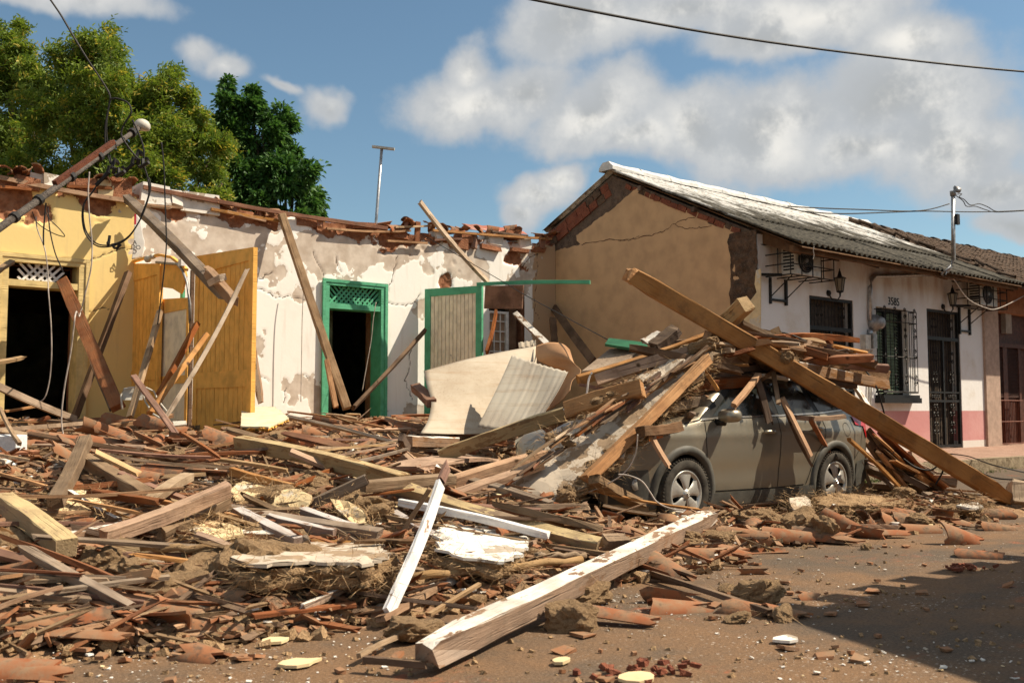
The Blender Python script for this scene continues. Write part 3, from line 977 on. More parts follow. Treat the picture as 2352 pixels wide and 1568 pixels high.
m, nt, b = new_mat('facade_paint')
v = coords(nt, 'Object')
s = N(nt, 'ShaderNodeSeparateXYZ'); nt.links.new(v, s.inputs[0])
DADO = fz(2150, 943)
n1 = noise_tex(nt, v, 1.2, 7.0, 0.62)
wht = mix_rgb(nt, ramp(nt, n1, 0.45, 0.8), (0.74, 0.725, 0.70), (0.60, 0.54, 0.45))
grime = math_node(nt, 'MULTIPLY', ramp(nt, s.outputs[2], 3.0, 4.2), ramp(nt, noise_tex(nt, coords(nt, 'Object', (3, 3, 0.9)), 1.0, 6.0), 0.35, 0.7))
wht = mix_rgb(nt, math_node(nt, 'MULTIPLY', grime, 0.7), wht, (0.42, 0.26, 0.17))
scr = noise_tex(nt, coords(nt, 'Object', (2.0, 2, 9)), 2.0, 5.0, 0.7, 1.5)
wht = mix_rgb(nt, math_node(nt, 'MULTIPLY', ramp(nt, scr, 0.64, 0.72), 0.35), wht, (0.33, 0.25, 0.18))
pink = mix_rgb(nt, ramp(nt, n1, 0.4, 0.75), (0.52, 0.235, 0.225), (0.58, 0.31, 0.29))
col = mix_rgb(nt, ramp(nt, s.outputs[2], DADO - .004, DADO + .004), pink, wht)
col = mix_rgb(nt, ramp(nt, s.outputs[2], 0.48, 0.485, 1.0, 0.0), col, (0.66, 0.62, 0.56))
nt.links.new(col, b.inputs['Base Color']); b.inputs['Roughness'].default_value = 0.85
bump(nt, b, noise_tex(nt, v, 12, 5.0), 0.25, 0.02)
MAT['facade'] = m
D1 = (fx(1862), fx(1963), fz(1910, 684)); W2 = (fx(2015), fx(2087), fz(2050, 708), fz(2050, 907)); D3 = (fx(2132), fx(2207), fz(2170, 713))


def wall_boxes(name, x0, x1, z0, ztop, ops, y0, y1, mat, parent):
    mb = MB()
    xs = sorted([x0, x1] + [o[0] for o in ops] + [o[1] for o in ops])
    for a, b in zip(xs[:-1], xs[1:]):
        op = next((o for o in ops if abs(o[0] - a) < 1e-6), None)
        if op is None:
            mb.box((a, y0, z0), (b, y1, ztop))
        else:
            mb.box((a, y0, op[2]), (b, y1, ztop))
            if len(op) > 3:
                mb.box((a, y0, z0), (b, y1, op[3]))
    o = mb.build(name, mat, parent)
    return o


wall_boxes('front_wall', XG + 0.36, fx(2259), 0.25, 4.42, [D1, W2, D3], YF, YF + 0.35, MAT['facade'], wh)
mb = MB(); mb.box((fx(2259), YF - 0.06, 0.25), (fx(2291), YF + 0.35, 4.40)); mb.build('pilaster', mat_plain('pilaster_tan', (0.42, 0.30, 0.23), .85, .12, 9, .3), wh)
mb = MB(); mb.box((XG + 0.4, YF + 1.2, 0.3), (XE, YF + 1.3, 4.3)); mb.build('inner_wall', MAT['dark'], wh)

# corrugated roof: each sheet its own part
m, nt, b = new_mat('whitewashed_corrugated')
g = N(nt, 'ShaderNodeNewGeometry')
mp = N(nt, 'ShaderNodeMapping'); nt.links.new(g.outputs['Position'], mp.inputs[0]); mp.inputs['Scale'].default_value = (5.0, 0.75, 0.9)
sp = N(nt, 'ShaderNodeSeparateXYZ'); nt.links.new(g.outputs['Position'], sp.inputs[0])
strk = noise_tex(nt, mp.outputs[0], 1.5, 7.0, 0.65)
blot = noise_tex(nt, g.outputs['Position'], 0.9, 5.0, 0.6)
cov = math_node(nt, 'ADD', math_node(nt, 'MULTIPLY', math_node(nt, 'SUBTRACT', sp.outputs[2], 5.05), 0.30), math_node(nt, 'MULTIPLY_ADD', strk, 0.75, math_node(nt, 'MULTIPLY', math_node(nt, 'SUBTRACT', blot, 0.5), 0.7)))
dirt = mix_rgb(nt, ramp(nt, noise_tex(nt, g.outputs['Position'], 14, 5.0), 0.3, 0.7), (0.028, 0.025, 0.019), (0.10, 0.088, 0.066))
wcol = mix_rgb(nt, ramp(nt, noise_tex(nt, g.outputs['Position'], 7, 6.0, .7), 0.42, 0.66), (0.66, 0.64, 0.60), (0.28, 0.265, 0.235))
nt.links.new(mix_rgb(nt, ramp(nt, cov, 0.39, 0.54), dirt, wcol), b.inputs['Base Color'])
b.inputs['Roughness'].default_value = 0.9
bump(nt, b, noise_tex(nt, g.outputs['Position'], 30, 4.0), 0.3, 0.01)
MAT['corr'] = m


def corr_mesh(name, width, length, wave=0.177, amp=0.028, th=0.012):
    mb = MB(); n = int(width / wave * 8)
    rows = 3
    for side in (0, 1):
        for j in range(rows + 1):
            for i in range(n + 1):
                x = width * i / n
                mb.v.append((x, length * j / rows, amp * math.sin(2 * math.pi * x / wave) - side * th))
    w = n + 1; off = w * (rows + 1)
    for j in range(rows):
        for i in range(n):
            a = j * w + i
            mb.f.append((a, a + 1, a + w + 1, a + w)); mb.f.append((off + a, off + a + w, off + a + w + 1, off + a + 1))
    for i in range(n):
        mb.f.append((i, off + i, off + i + 1, i + 1)); e = rows * w + i
        mb.f.append((e, e + 1, off + e + 1, off + e))
    for j in range(rows):
        a = j * w; mb.f.append((a, a + w, off + a + w, off + a)); e = j * w + n
        mb.f.append((e, off + e, off + e + w, e + w))
    me = mb.mesh(name); me.materials.append(MAT['corr'])
    me.polygons.foreach_set('use_smooth', [True] * len(me.polygons))
    return me


slope_len = math.hypot(RIDGE[0] - EAVE[0], RIDGE[1] - EAVE[1])
pitch = math.atan(SL)
cm = corr_mesh('corrugated_sheet', 0.885 + 0.06, slope_len / 3 + 0.14)
rr = random.Random(2)
nsheet = 10
for j in range(3):
    for i in range(nsheet + 1):
        x = XG - 0.12 + i * 0.885
        if x > XE:
            break
        o = bpy.data.objects.new('corrugated_sheet', cm); C.objects.link(o)
        d = slope_len / 3 * j
        y = EAVE[0] + d * math.cos(pitch); z = EAVE[1] + d * math.sin(pitch) + 0.05 + (0.014 if i % 2 else 0.0) + j * 0.002 + (2 - j) * 0.0
        sag = -0.05 * math.sin(math.pi * min(1, (x - XG) / 9)) * (1 if j == 0 else 0.4)
        o.location = (x, y, z + sag)
        o.rotation_euler = (pitch - 0.012 + rr.uniform(-.006, .006), rr.uniform(-.004, .004), rr.uniform(-.004, .004))
        o.parent = wh; o.matrix_parent_inverse = parent_inv(wh)
for i in range(nsheet + 1):
    o = bpy.data.objects.new('corrugated_sheet', corr_mesh('corrugated_sheet_back', 0.945, 2.4) if i == 0 else bk); bk = o.data
    C.objects.link(o)
    o.location = (XG - 0.05 + i * 0.885, RIDGE[0] + 0.02, RIDGE[1] + 0.03 + (0.012 if i % 2 else 0)); o.rotation_euler = (-pitch, 0, 0)
    o.parent = wh; o.matrix_parent_inverse = parent_inv(wh)
# dark timber under the roof
for (ya, yb, w) in ((EAVE[0] + 0.12, None, .1), (12.4, None, .1), (13.8, None, .1)):
    mb = MB(); z = roof_z(ya) - 0.06
    mb.box((XG - 0.10, ya, z - 0.1), (XE, ya + 0.08, z)); mb.build('purlin', MAT['wood_dark'], wh)
mb = MB(); mb.prism([(XG + 0.02, EAVE[0] + .02, EAVE[1] - 0.02), (XG + 0.02, RIDGE[0], RIDGE[1] - .03), (XG + 0.02, RIDGE[0], RIDGE[1] - .05), (XG + 0.02, EAVE[0] + .02, EAVE[1] - 0.04)], (0, 0, 0), (XE - XG - .05, 0, 0))
mb.build('roof_lining', MAT['wood_dark'], wh)
for (px, py) in [(1830, 590), (1918, 592), (2010, 605), (2093, 622), (2255, 655), (2320, 668), (2168, 640)]:
    p = on_y(px, py, EAVE[0] + 0.25)
    mb = MB(); x = p.x
    zt = lambda y: roof_z(y) - 0.07
    mb.prism([(x - .06, YF + .3, zt(YF + .3)), (x - .06, EAVE[0] + .18, zt(EAVE[0] + .18)), (x - .06, EAVE[0] + .2, zt(EAVE[0] + .2) - .16), (x - .06, YF + .3, zt(YF + .3) - .24)], (0, 0, 0), (.12, 0, 0))
    mb.build('rafter_end', MAT['wood_dark'], wh)
# ridge capping in mortar-bedded lengths
mwhite = MAT['corr']
MAT['ridge'] = mat_plaster('ridge_wash', (0.66, 0.65, 0.62), (0.09, 0.08, 0.065), 0.95, 3.0, 0.7)
x = XG - 0.2
k = 0
while x < XE + 0.2:
    L = rr.uniform(0.75, 1.0)
    mb = MB()
    n = 8; pts = []
    for e, xx in enumerate((x, x + L * .5, x + L + .03)):
        for a in range(n + 1):
            t = math.pi * a / n
            rad = 0.17 + 0.02 * (e != 1) + rr.uniform(-.012, .012)
            pts.append((xx, RIDGE[0] + math.cos(t) * rad * 1.15, RIDGE[1] - 0.02 + math.sin(t) * rad))
    fs = []
    for e in range(2):
        for a in range(n):
            i0 = e * (n + 1) + a
            fs.append((i0, i0 + 1, i0 + n + 2, i0 + n + 1))
    fs.append(tuple(range(n, -1, -1))); fs.append(tuple(range(2 * (n + 1), 3 * (n + 1))))
    mb.add(pts, fs)
    mb.build('ridge_cap', MAT['ridge'], wh, origin=(x, RIDGE[0], RIDGE[1]))
    x += L; k += 1

# gable wall: core, plaster, exposed bricks, broken corner
mb = MB()
gz = lambda y: roof_z(y) - 0.10
core = [(XG, YF + 0.02, 0.0), (XG, YF + 0.02, gz(YF)), (XG, RIDGE[0], gz(RIDGE[0])), (XG, 17.6, gz(17.6)), (XG, 17.6, 0.0)]
mb.prism(core, (0, 0, 0), (0.35, 0, 0)); mb.build('gable_core', MAT['mortar'], wh)
PL = [(140, 762), (200, 745), (330, 715), (305, 690), (300, 650), (390, 580), (480, 510), (560, 455), (640, 385), (740, 305), (800, 330), (870, 370), (930, 402), (1000, 415), (1080, 460), (1160, 475), (1240, 512), (1250, 560), (1330, 590),
      (1400, 570), (1470, 600), (1472, 700), (1482, 800), (1475, 950), (1470, 1080), (1440, 1140), (1425, 1290), (1400, 1420), (1400, 2300), (135, 2300)]
poly = []
for i, (x, y) in enumerate(PL):
    p = on_x(*q('E', x, y), XG - 0.015)
    p.z = max(p.z, 0.05)
    p2 = on_x(*q('E', *PL[(i + 1) % len(PL)]), XG - 0.015)
    p2.z = max(p2.z, 0.05)
    if i >= len(PL) - 3:
        poly.append(tuple(p)); continue
    k = max(1, int((p2 - p).length / 0.06))
    for j in range(k):
        s_ = p.lerp(p2, j / k)
        poly.append((s_.x, s_.y + rr.uniform(-.018, .018), s_.z + rr.uniform(-.018, .018)))
mb = MB(); mb.prism(poly, (0, 0, 0), (0.03, 0, 0)); mb.build('gable_plaster', MAT['plaster_tan'], wh)
# crack through the gable plaster
MAT['crack'] = mat_plain('crack_shade', (0.10, 0.055, 0.03), .95, .2, 10, 0)
for path, w in (([(340, 715), (520, 680), (680, 680), (830, 650), (930, 620), (1000, 570), (1060, 540), (1170, 510)], .018), ([(1010, 570), (1100, 600), (1200, 590), (1290, 575)], .014), ([(600, 690), (700, 670), (760, 655)], .012),
                ([(138, 780), (140, 1000), (130, 1180), (125, 1250)], .035)):
    P = []
    for a, b_ in zip(path[:-1], path[1:]):
        for i in range(7):
            t = i / 7
            P.append((a[0] + (b_[0] - a[0]) * t + rr.uniform(-6, 6), a[1] + (b_[1] - a[1]) * t + rr.uniform(-7, 7)))
    pts = [on_x(*q('E', *p), XG - 0.0185) for p in P]
    mb = MB()
    ws = [w * rr.uniform(.4, 1.2) for _ in pts]
    vs = []
    for p, ww in zip(pts, ws):
        vs += [(p.x, p.y, p.z - ww / 2), (p.x, p.y + (ww / 3 if w > .03 else 0), p.z + ww / 2)] if w < .03 else [(p.x, p.y - ww / 2, p.z), (p.x, p.y + ww / 2, p.z)]
    mb.add(vs, [(2 * i, 2 * i + 1, 2 * i + 3, 2 * i + 2) for i in range(len(pts) - 1)])
    mb.build('crack', MAT['crack'], wh)
# bricks in the verge bands (courses follow the slope)
def verge_bricks(side, n_course, ln, hgt, t0, t1, seed, d0=0.06):
    r = random.Random(seed)
    sgn = 1 if side == 'back' else -1
    dirv = Vector((0, sgn * math.cos(pitch), -math.sin(pitch)))
    nrm = Vector((0, -sgn * math.sin(pitch), -math.cos(pitch)))
    top = Vector((XG, RIDGE[0], RIDGE[1] - 0.07))
    for c in range(n_course):
        s_ = t0 + r.uniform(0, .2)
        while s_ < t1 - c * 0.12:
            L = ln * r.uniform(.6, 1.25)
            a = top + dirv * (s_ + .012) + nrm * (d0 + c * hgt + 0.008 + r.uniform(0, .01))
            e = dirv * (L - .02); h_ = nrm * (hgt - 0.016)
            x0 = XG - r.uniform(0.004, 0.04)
            jit = lambda: Vector((0, r.uniform(-.012, .012), r.uniform(-.012, .012)))
            P = [a + jit(), a + e + jit(), a + e + h_ + jit(), a + h_ + jit()]
            mb = MB()
            mb.prism([(x0, p.y, p.z) for p in P], (0, 0, 0), (0.08, 0, 0))
            mb.build('brick', MAT['brick'] if r.random() < .8 else MAT['rough_corner'], wh)
            s_ += L
verge_bricks('back', 2, .36, .17, 0.15, 2.9, 4)
verge_bricks('front', 1, .24, .12, 0.4, 3.6, 9)
# beam plate and old tile under the verge
# broken corner: rough adobe
mb = MB()
ys = np.linspace(YF - 0.01, YF + 0.62, 22); zs = np.linspace(0.4, 4.5, 130)
Yg, Zg = np.meshgrid(ys, zs)
Xg = XG - 0.03 - 0.06 * fbm(Yg, Zg, 3.0, 5, 71) - 0.03 * fbm(Yg, Zg, 11, 3, 77)
Yg2 = Yg + 0.03 * fbm(Zg, Yg, 2.5, 4, 73) * (Yg > YF + .1)
V = np.stack([Xg, Yg2, Zg], -1).reshape(-1, 3)
nw = len(ys)
mb.v = V.tolist(); mb.f = [(j * nw + i, j * nw + i + 1, (j + 1) * nw + i + 1, (j + 1) * nw + i) for j in range(len(zs) - 1) for i in range(nw - 1)]; mb.mi = [0] * len(mb.f)
mb.build('broken_corner', MAT['rough_corner'], wh, recalc=False)
poly = [on_x(*q('E', x, y), XG - 0.09) for x, y in [(1600, 900), (1632, 890), (1630, 1320), (1500, 1350), (1520, 1200), (1560, 1120), (1605, 1060), (1590, 1000)]]
mb = MB(); mb.prism([tuple(p) for p in poly], (0, 0, 0), (0.03, 0, 0)); mb.build('yellow_plaster', MAT['plaster_yellow'], wh)
mb = MB(); mb.box((XG - 0.005, YF - 0.015, 0.3), (XG + 0.37, YF + 0.02, 4.42)); mb.build('corner_plaster', MAT['facade'], wh)


# iron grilles and doors ----------------------------------------------------
def scroll(mb, c, r, y, n=14, turns=1.5, flip=1):
    pts = []
    for i in range(n + 1):
        t = i / n
        a = turns * 2 * math.pi * t
        rr_ = r * (1 - 0.75 * t)
        pts.append((c[0] + flip * rr_ * math.cos(a), y, c[1] + rr_ * math.sin(a)))
    mb.tube(pts, 0.009, 4, cap=False)


def iron_door(x0, x1, ztop, z0, split, name):
    d = empty(name, (x0, YF, z0)); d.parent = wh; d.matrix_parent_inverse = parent_inv(wh)
    mb = MB(); mb.box((x0, YF + .22, z0), (x1, YF + .27, ztop)); mb.build('leaf', MAT['louvre_dark'], d)
    for i in range(int((x1 - x0) / 0.09)):
        xx = x0 + 0.05 + i * 0.09
        mb = MB(); mb.box((xx, YF + .19, z0 + .05), (xx + .07, YF + .215, split - .04)); mb.build('plank', MAT['louvre_dark'], d)
    fr = MB()
    y = YF + .05
    for (lo, hi) in (((x0, y - .03, z0), (x0 + .06, y + .03, ztop)), ((x1 - .06, y - .03, z0), (x1, y + .03, ztop)), ((x0 + .06, y - .03, ztop - .06), (x1 - .06, y + .03, ztop)), ((x0 + .06, y - .028, z0), (x1 - .06, y + .028, z0 + .06)),
                     ((x0 + .06, y - .028, split - .04), (x1 - .06, y + .028, split + .04)), (((x0 + x1) / 2 - .03, y - .027, z0 + .06), ((x0 + x1) / 2 + .03, y + .027, split - .04)), ((x0 + .06, y - .026, z0 + 1.02), (x1 - .06, y + .026, z0 + 1.07)), ((x0 + .06, y - .026, z0 + 1.22), (x1 - .06, y + .026, z0 + 1.26))):
        fr.box(lo, hi)
    fr.build('grille_frame', MAT['iron'], d)
    nb = 12
    for i in range(nb):
        xx = x0 + .06 + (x1 - x0 - .12) * (i + .5) / nb
        if abs(xx - (x0 + x1) / 2) < .035:
            continue
        mb = MB(); mb.tube([(xx, y, z0 + .06), (xx, y, ztop - .05)], .008, 4); mb.build('grille_bar', MAT['iron'], d)
    for s_ in (0.25, 0.75):
        xx = x0 + (x1 - x0) * s_
        mb = MB()
        for zz in (z0 + .35, z0 + .75, z0 + 1.5, z0 + 1.95, split + .25):
            for fl in (-1, 1):
                scroll(mb, (xx + fl * .07, zz), .055, y - .014, flip=fl); scroll(mb, (xx + fl * .06, zz + .18), .05, y - .014, flip=-fl)
        for k in range(5):
            z_ = z0 + 1.145; scroll(mb, (xx - .16 + .08 * k, z_), .035, y - .014)
        mb.build('scroll_work', MAT['iron'], d)['kind'] = 'stuff'


MAT['louvre_dark'] = mat_plain('louvre_wood', (0.06, 0.042, 0.028), .7, .25, 10, .15)
ZS = 0.345
iron_door(D1[0], D1[1], D1[2], ZS, fz(1910, 755), 'grilled_door')
iron_door(D3[0], D3[1], D3[2], ZS, fz(2170, 778), 'grilled_door')
# window with jutting grille
wdw = empty('grilled_window', (W2[0], YF, W2[3])); wdw.parent = wh; wdw.matrix_parent_inverse = parent_inv(wh)
x0, x1, zt, zb = W2[0], W2[1], W2[2], W2[3]
mb = MB(); mb.box((x0, YF + .3, zb), (x1, YF + .32, zt)); mb.build('pane', mat_plain('window_glass_dark', (0.03, 0.035, 0.03), .15, .1, 3, 0, 0, 0, .5), wdw)
MAT['louvre_glass'] = mat_plain('louvre_glass', (0.28, 0.34, 0.22), .25, .2, 5, 0, 0, 0, .5)
nl = 26
for i in range(nl):
    z = zb + 0.04 + (zt - zb - .1) * i / nl
    for (a, b_) in ((x0 + .05, (x0 + x1) / 2 - .03), ((x0 + x1) / 2 + .03, x1 - .05)):
        mb = MB(); mb.prism([(a, YF + .20, z), (a, YF + .26, z + .075), (a, YF + .265, z + .072), (a, YF + .205, z - .003)], (0, 0, 0), (b_ - a, 0, 0)); mb.build('louvre', MAT['louvre_glass'], wdw)
fr = MB()
for (lo, hi) in (((x0, YF + .14, zb), (x0 + .05, YF + .28, zt)), ((x1 - .05, YF + .14, zb), (x1, YF + .28, zt)), ((x0 + .05, YF + .14, zt - .06), (x1 - .05, YF + .28, zt)), (((x0 + x1) / 2 - .025, YF + .16, zb), ((x0 + x1) / 2 + .025, YF + .27, zt - .06))):
    fr.box(lo, hi)
fr.build('window_frame', MAT['iron'], wdw)
mb = MB(); mb.box((x0 - .12, YF - .22, zb - .17), (x1 + .12, YF + .1, zb - .06)); mb.box((x0 - .1, YF - .19, zb - .06), (x1 + .1, YF + .1, zb)); mb.build('sill', MAT['iron'], wdw)
gx0, gx1, gy, gz0, gz1 = x0 - .07, x1 + .07, YF - .17, zb + .05, zt - .06
fr = MB()
for z in (gz0, gz0 + .22 * (gz1 - gz0) * 0 + .02, (gz0 + gz1) / 2 - .12, gz1 - .25, gz1):
    fr.tube([(gx0, YF, z), (gx0, gy, z), (gx1, gy, z), (gx1, YF, z)], .011, 4)
fr.build('grille_frame', MAT['iron'], wdw)
for i in range(10):
    xx = gx0 + (gx1 - gx0) * i / 9
    mb = MB(); mb.tube([(xx, gy, gz0), (xx, gy, gz1)], .009, 4); mb.build('grille_bar', MAT['iron'], wdw)
for yy in (gy + .06, gy + .12):
    for xx in (gx0, gx1):
        mb = MB(); mb.tube([(xx, yy, gz0), (xx, yy, gz1)], .008, 4); mb.build('grille_bar', MAT['iron'], wdw)
mb = MB()
for xx in np.linspace(gx0 + .1, gx1 - .1, 4):
    for zz in (gz0 + .2, gz0 + .75, gz1 - .55, gz1 - .12):
        scroll(mb, (xx, zz), .06, gy - .012, flip=1); scroll(mb, (xx, zz + .14), .05, gy - .012, flip=-1)
mb.build('scroll_work', MAT['iron'], wdw)['kind'] = 'stuff'


def text_part(body, size, loc, mat, parent, name, rot=(math.pi / 2, 0, 0), extrude=0.004, shear=0.0):
    cu = bpy.data.curves.new(name, 'FONT'); cu.body = body; cu.size = size; cu.extrude = extrude; cu.align_x = 'CENTER'; cu.shear = shear
    tmp = bpy.data.objects.new(name + '_t', cu)
    C.objects.link(tmp)
    me = bpy.data.meshes.new_from_object(tmp.evaluated_get(bpy.context.evaluated_depsgraph_get()))
    bpy.data.objects.remove(tmp)
    me.materials.append(mat)
    o = bpy.data.objects.new(name, me); C.objects.link(o)
    o.location = loc; o.rotation_euler = rot
    if parent is not None:
        o.parent = parent; o.matrix_parent_inverse = parent_inv(parent)
    return o


p = on_y(2053, 701, YF - .008)
num = text_part('3585', 0.24, p, MAT['iron'], wh, 'house_number')
num['label'] = 'black house number 3585 above the window'


# air conditioners in cages
def ac_unit(px0, px1, py0, py1, label, leg_py):
    yb = YF - .03
    a = on_y(px0, py1, YF - .55)
    p0 = on_y((px0 + px1) / 2, py1, YF - .3)
    t = empty('air_conditioner', (p0.x, YF - .3, p0.z), label, 'air conditioner', 'caged air conditioners on the white wall')
    w, d, h = .82, .30, .53
    x0, z0 = p0.x - w / 2, p0.z + .05
    mb = MB(); mb.box((x0, YF - .46, z0), (x0 + w, YF - .16, z0 + h)); mb.build('casing', MAT['ac_white'], t)
    mb = MB(); mb.lathe([(.0, 0), (.235, 0), (.235, .02), (.22, .02), (.21, .008), (0, .008)], (x0 + .32, YF - .461, z0 + h / 2), (0, -1, 0), 20); mb.build('fan_ring', MAT['iron'], t, True)
    mb = MB()
    for k in range(5):
        mb.tube([(x0 + .32 + math.cos(i * math.pi / 8) * .04 * (k + 1), YF - .487, z0 + h / 2 + math.sin(i * math.pi / 8) * .04 * (k + 1)) for i in range(17)], .003, 3, cap=False)
    mb.lathe([(0, .03), (.045, .03), (.045, 0)], (x0 + .32, YF - .47, z0 + h / 2), (0, -1, 0), 10)
    mb.build('fan_guard', MAT['grey_metal'], t)
    for k in range(8):
        mb = MB(); mb.box((x0 - .006, YF - .43, z0 + .07 + k * .06), (x0 + .002, YF - .2, z0 + .10 + k * .06)); mb.build('side_louvre', MAT['iron'], t)
    # cage
    cx0, cx1, cy0, cy1, cz0, cz1 = x0 - .3, x0 + w + .28, YF - .56, YF - .02, z0 - .05, z0 + h + .015
    mb = MB()
    for z in (cz0, cz0 + .2, cz0 + .4, cz1):
        mb.tube([(cx0, cy1, z), (cx0, cy0, z), (cx1, cy0, z), (cx1, cy1, z)], .012, 4)
    for x in np.linspace(cx0, cx1, 5):
        mb.tube([(x, cy0, cz0), (x, cy0, cz1)], .012, 4); mb.tube([(x, cy0, cz0), (x, cy1, cz0)], .012, 4)
    for x in (cx0, cx1):
        mb.tube([(x, (cy0 + cy1) / 2, cz0), (x, (cy0 + cy1) / 2, cz1)], .012, 4)
    mb.tube([(cx0 - .16, YF, cz1), (cx0, cy1, cz1)], .014, 4); mb.tube([(cx0 - .25, YF - .05, cz0 + .02), (cx0 + .1, YF - .3, cz0 + .02)], .03, 6)
    mb.build('cage', MAT['iron'], t)
    lz = on_y((px0 + px1) / 2, leg_py, YF - .05).z
    mb = MB()
    for x in (cx0 + .12, cx0 + .62):
        mb.box((x - .025, YF - .05, lz), (x + .025, YF - .004, cz0))
        mb.tube([(x, YF - .05, cz0 - .35), (x, cy0 + .05, cz0)], .012, 4)
    mb.box((cx0 + .145, YF - .05, lz + .06), (cx0 + .595, YF - .01, lz + .1))
    mb.build('bracket', MAT['iron'], t)


ac_unit(1781, 1899, 566, 640, 'air conditioner in an iron cage nearest the broken house corner', 705)
ac_unit(2196, 2318, 642, 708, 'air conditioner in an iron cage beside the far pilaster', 772)


def lantern(px, py, label):
    p = on_y(px, py, YF - .16)
    t = empty('wall_lantern', (p.x, YF, p.z), label, 'lantern', 'wall lanterns')
    mb = MB(); mb.lathe([(.0, .20), (.03, .20), (.02, .24), (.05, .13), (.125, .10), (.13, .085), (.10, .085)], p, (0, 0, 1), 8); mb.lathe([(0, .30), (.012, .28), (.012, .20)], p, (0, 0, 1), 6); mb.build('cap', MAT['iron'], t)
    mb = MB(); mb.lathe([(.098, .085), (.06, -.16), (0, -.16)], p, (0, 0, 1), 8); mb.build('glass', mat_plain('lantern_glass', (0.22, 0.19, 0.14), .2, .1, 3, 0, 0, 0, .5), t)
    mb = MB()
    for k in range(6):
        a = 2 * math.pi * k / 6
        mb.tube([(p.x + .10 * math.cos(a), p.y + .10 * math.sin(a), p.z + .085), (p.x + .062 * math.cos(a), p.y + .062 * math.sin(a), p.z - .16)], .008, 4)
    mb.lathe([(.07, -.16), (.07, -.18), (.02, -.2), (.015, -.27), (0, -.28)], p, (0, 0, 1), 8)
    mb.build('cage', MAT['iron'], t)
    mb = MB(); mb.tube([(p.x, p.y, p.z - .26), (p.x - .02, p.y + .04, p.z - .33), (p.x - .1, YF - .05, p.z - .33), (p.x - .16, YF - .01, p.z - .22)], .014, 6); mb.lathe([(.0, 0.05), (.05, .04), (.065, 0)], (p.x - .17, YF, p.z - .2), (0, -1, 0), 10)
    mb.build('bracket', MAT['iron'], t)


lantern(1929, 650, 'black wall lantern between the first caged air conditioner and the door')
lantern(2188, 684, 'black wall lantern beside the far caged air conditioner')

# meter, conduit and service mast
t = empty('service_mast', (fx(2000), YF, 2.4), 'grey electric conduit with round meter, boxes and tall bent mast', 'service mast')
pm = [on_y(1998, 735, YF - .05), on_y(1999, 660, YF - .05), on_y(2002, 641, YF - .05), on_y(2010, 634, YF - .05), on_y(2150, 630, YF - .06)]
ey = EAVE[0] - .05
pm += [on_y(2168, 628, ey), on_y(2182, 615, ey), on_y(2190, 596, ey), on_y(2189, 450, ey)]
mb = MB(); mb.tube(pm, .045, 8); mb.build('conduit', MAT['galv'], t, True)
tp = pm[-1]
mb = MB(); mb.tube([tp, tp + Vector((0, 0, .08)), tp + Vector((.05, -.03, .15)), tp + Vector((.14, -.08, .12))], [.06, .07, .075, .06], 8); mb.build('weatherhead', MAT['grey_metal'], t, True)
mb = MB(); mb.box(tuple(tp + Vector((-.02, -.09, -.62))), tuple(tp + Vector((.09, -.03, -.40)))); mb.build('insulator', MAT['cable'], t)
pmr = on_y(2003, 742, YF)
mb = MB(); mb.lathe([(0, .26), (.10, .25), (.135, .2), (.135, .12), (.175, .11), (.175, 0)], pmr, (0, -1, 0), 18); mb.build('meter', MAT['grey_metal'], t, True)
mb = MB(); mb.tube([on_y(1999, 757, YF - .05), on_y(1999, 772, YF - .05)], .06, 8); mb.build('coupling', MAT['galv'], t, True)
a, c = on_y(1986, 768, YF - .1), on_y(1998, 802, YF - .1)
mb = MB(); mb.box((a.x, YF - .12, c.z), (c.x + .02, YF, a.z)); mb.build('meter_box', MAT['ac_white'], t)
a, c = on_y(1998, 766, YF - .1), on_y(2007, 800, YF - .1)
mb = MB(); mb.box((a.x + .03, YF - .16, c.z), (c.x + .04, YF, a.z)); mb.build('switch_box', MAT['grey_metal'], t)
for px in (1997, 2003):
    mb = MB(); mb.tube([on_y(px, 803, YF - .03), on_y(px - 3, 930, YF - .03)], .018, 6); mb.build('pipe', MAT['ac_white'], t)

# ------------------------------------------------------------------ the tiled house beyond
th = empty('tiled_house', (28, YF, 0.3), 'brown house with weathered clay tile roof at the end of the row', 'house')
mb = MB(); X2 = fx(2291)
MAT['house2'] = mat_plain('house2_wall', (0.33, 0.15, 0.08), .85, .15, 5, .2)
X3 = X2 + 2.4
wall_boxes('front_wall', X2, 42, 0.25, 4.4, [(X2 + .12, X3, 3.6)], YF, YF + .3, MAT['house2'], th)
d = empty('louvred_door', (X2, YF, .3)); d.parent = th; d.matrix_parent_inverse = parent_inv(th)
mb = MB(); mb.box((X2 + .12, YF + .2, .34), (X3, YF + .25, 3.6)); mb.build('leaf', MAT['brown_door'], d)
for (a, b_) in ((X2 + .14, X2 + .26), (X2 + .62, X2 + .86), (X2 + 1.5, X2 + 1.62)):
    mb = MB(); mb.box((a, YF + .13, .34), (b_, YF + .2, 2.75)); mb.build('stile', MAT['brown_door'], d)
for (a, b_) in ((X2 + .26, X2 + .62), (X2 + .86, X2 + 1.5)):
    for k in range(34):
        z = 1.5 + k * .036
        mb = MB(); mb.prism([(a, YF + .14, z), (a, YF + .19, z + .03), (a, YF + .19, z + .035), (a, YF + .14, z + .006)], (0, 0, 0), (b_ - a, 0, 0)); mb.build('louvre', MAT['brown_door'], d)
mb = MB(); mb.box((X2 + .12, YF + .1, 2.75), (X3, YF + .2, 2.85)); mb.build('transom_bar', MAT['brown_door'], d)
MAT['rust_iron'] = mat_plain('rust_iron', (0.16, 0.05, 0.025), .7, .25, 14, .1)
for k in range(14):
    x = X2 + .14 + k * .085
    mb = MB(); mb.tube([(x, YF + .03, .36), (x, YF + .03, 1.42)], .009, 4); mb.build('gate_bar', MAT['rust_iron'], d)
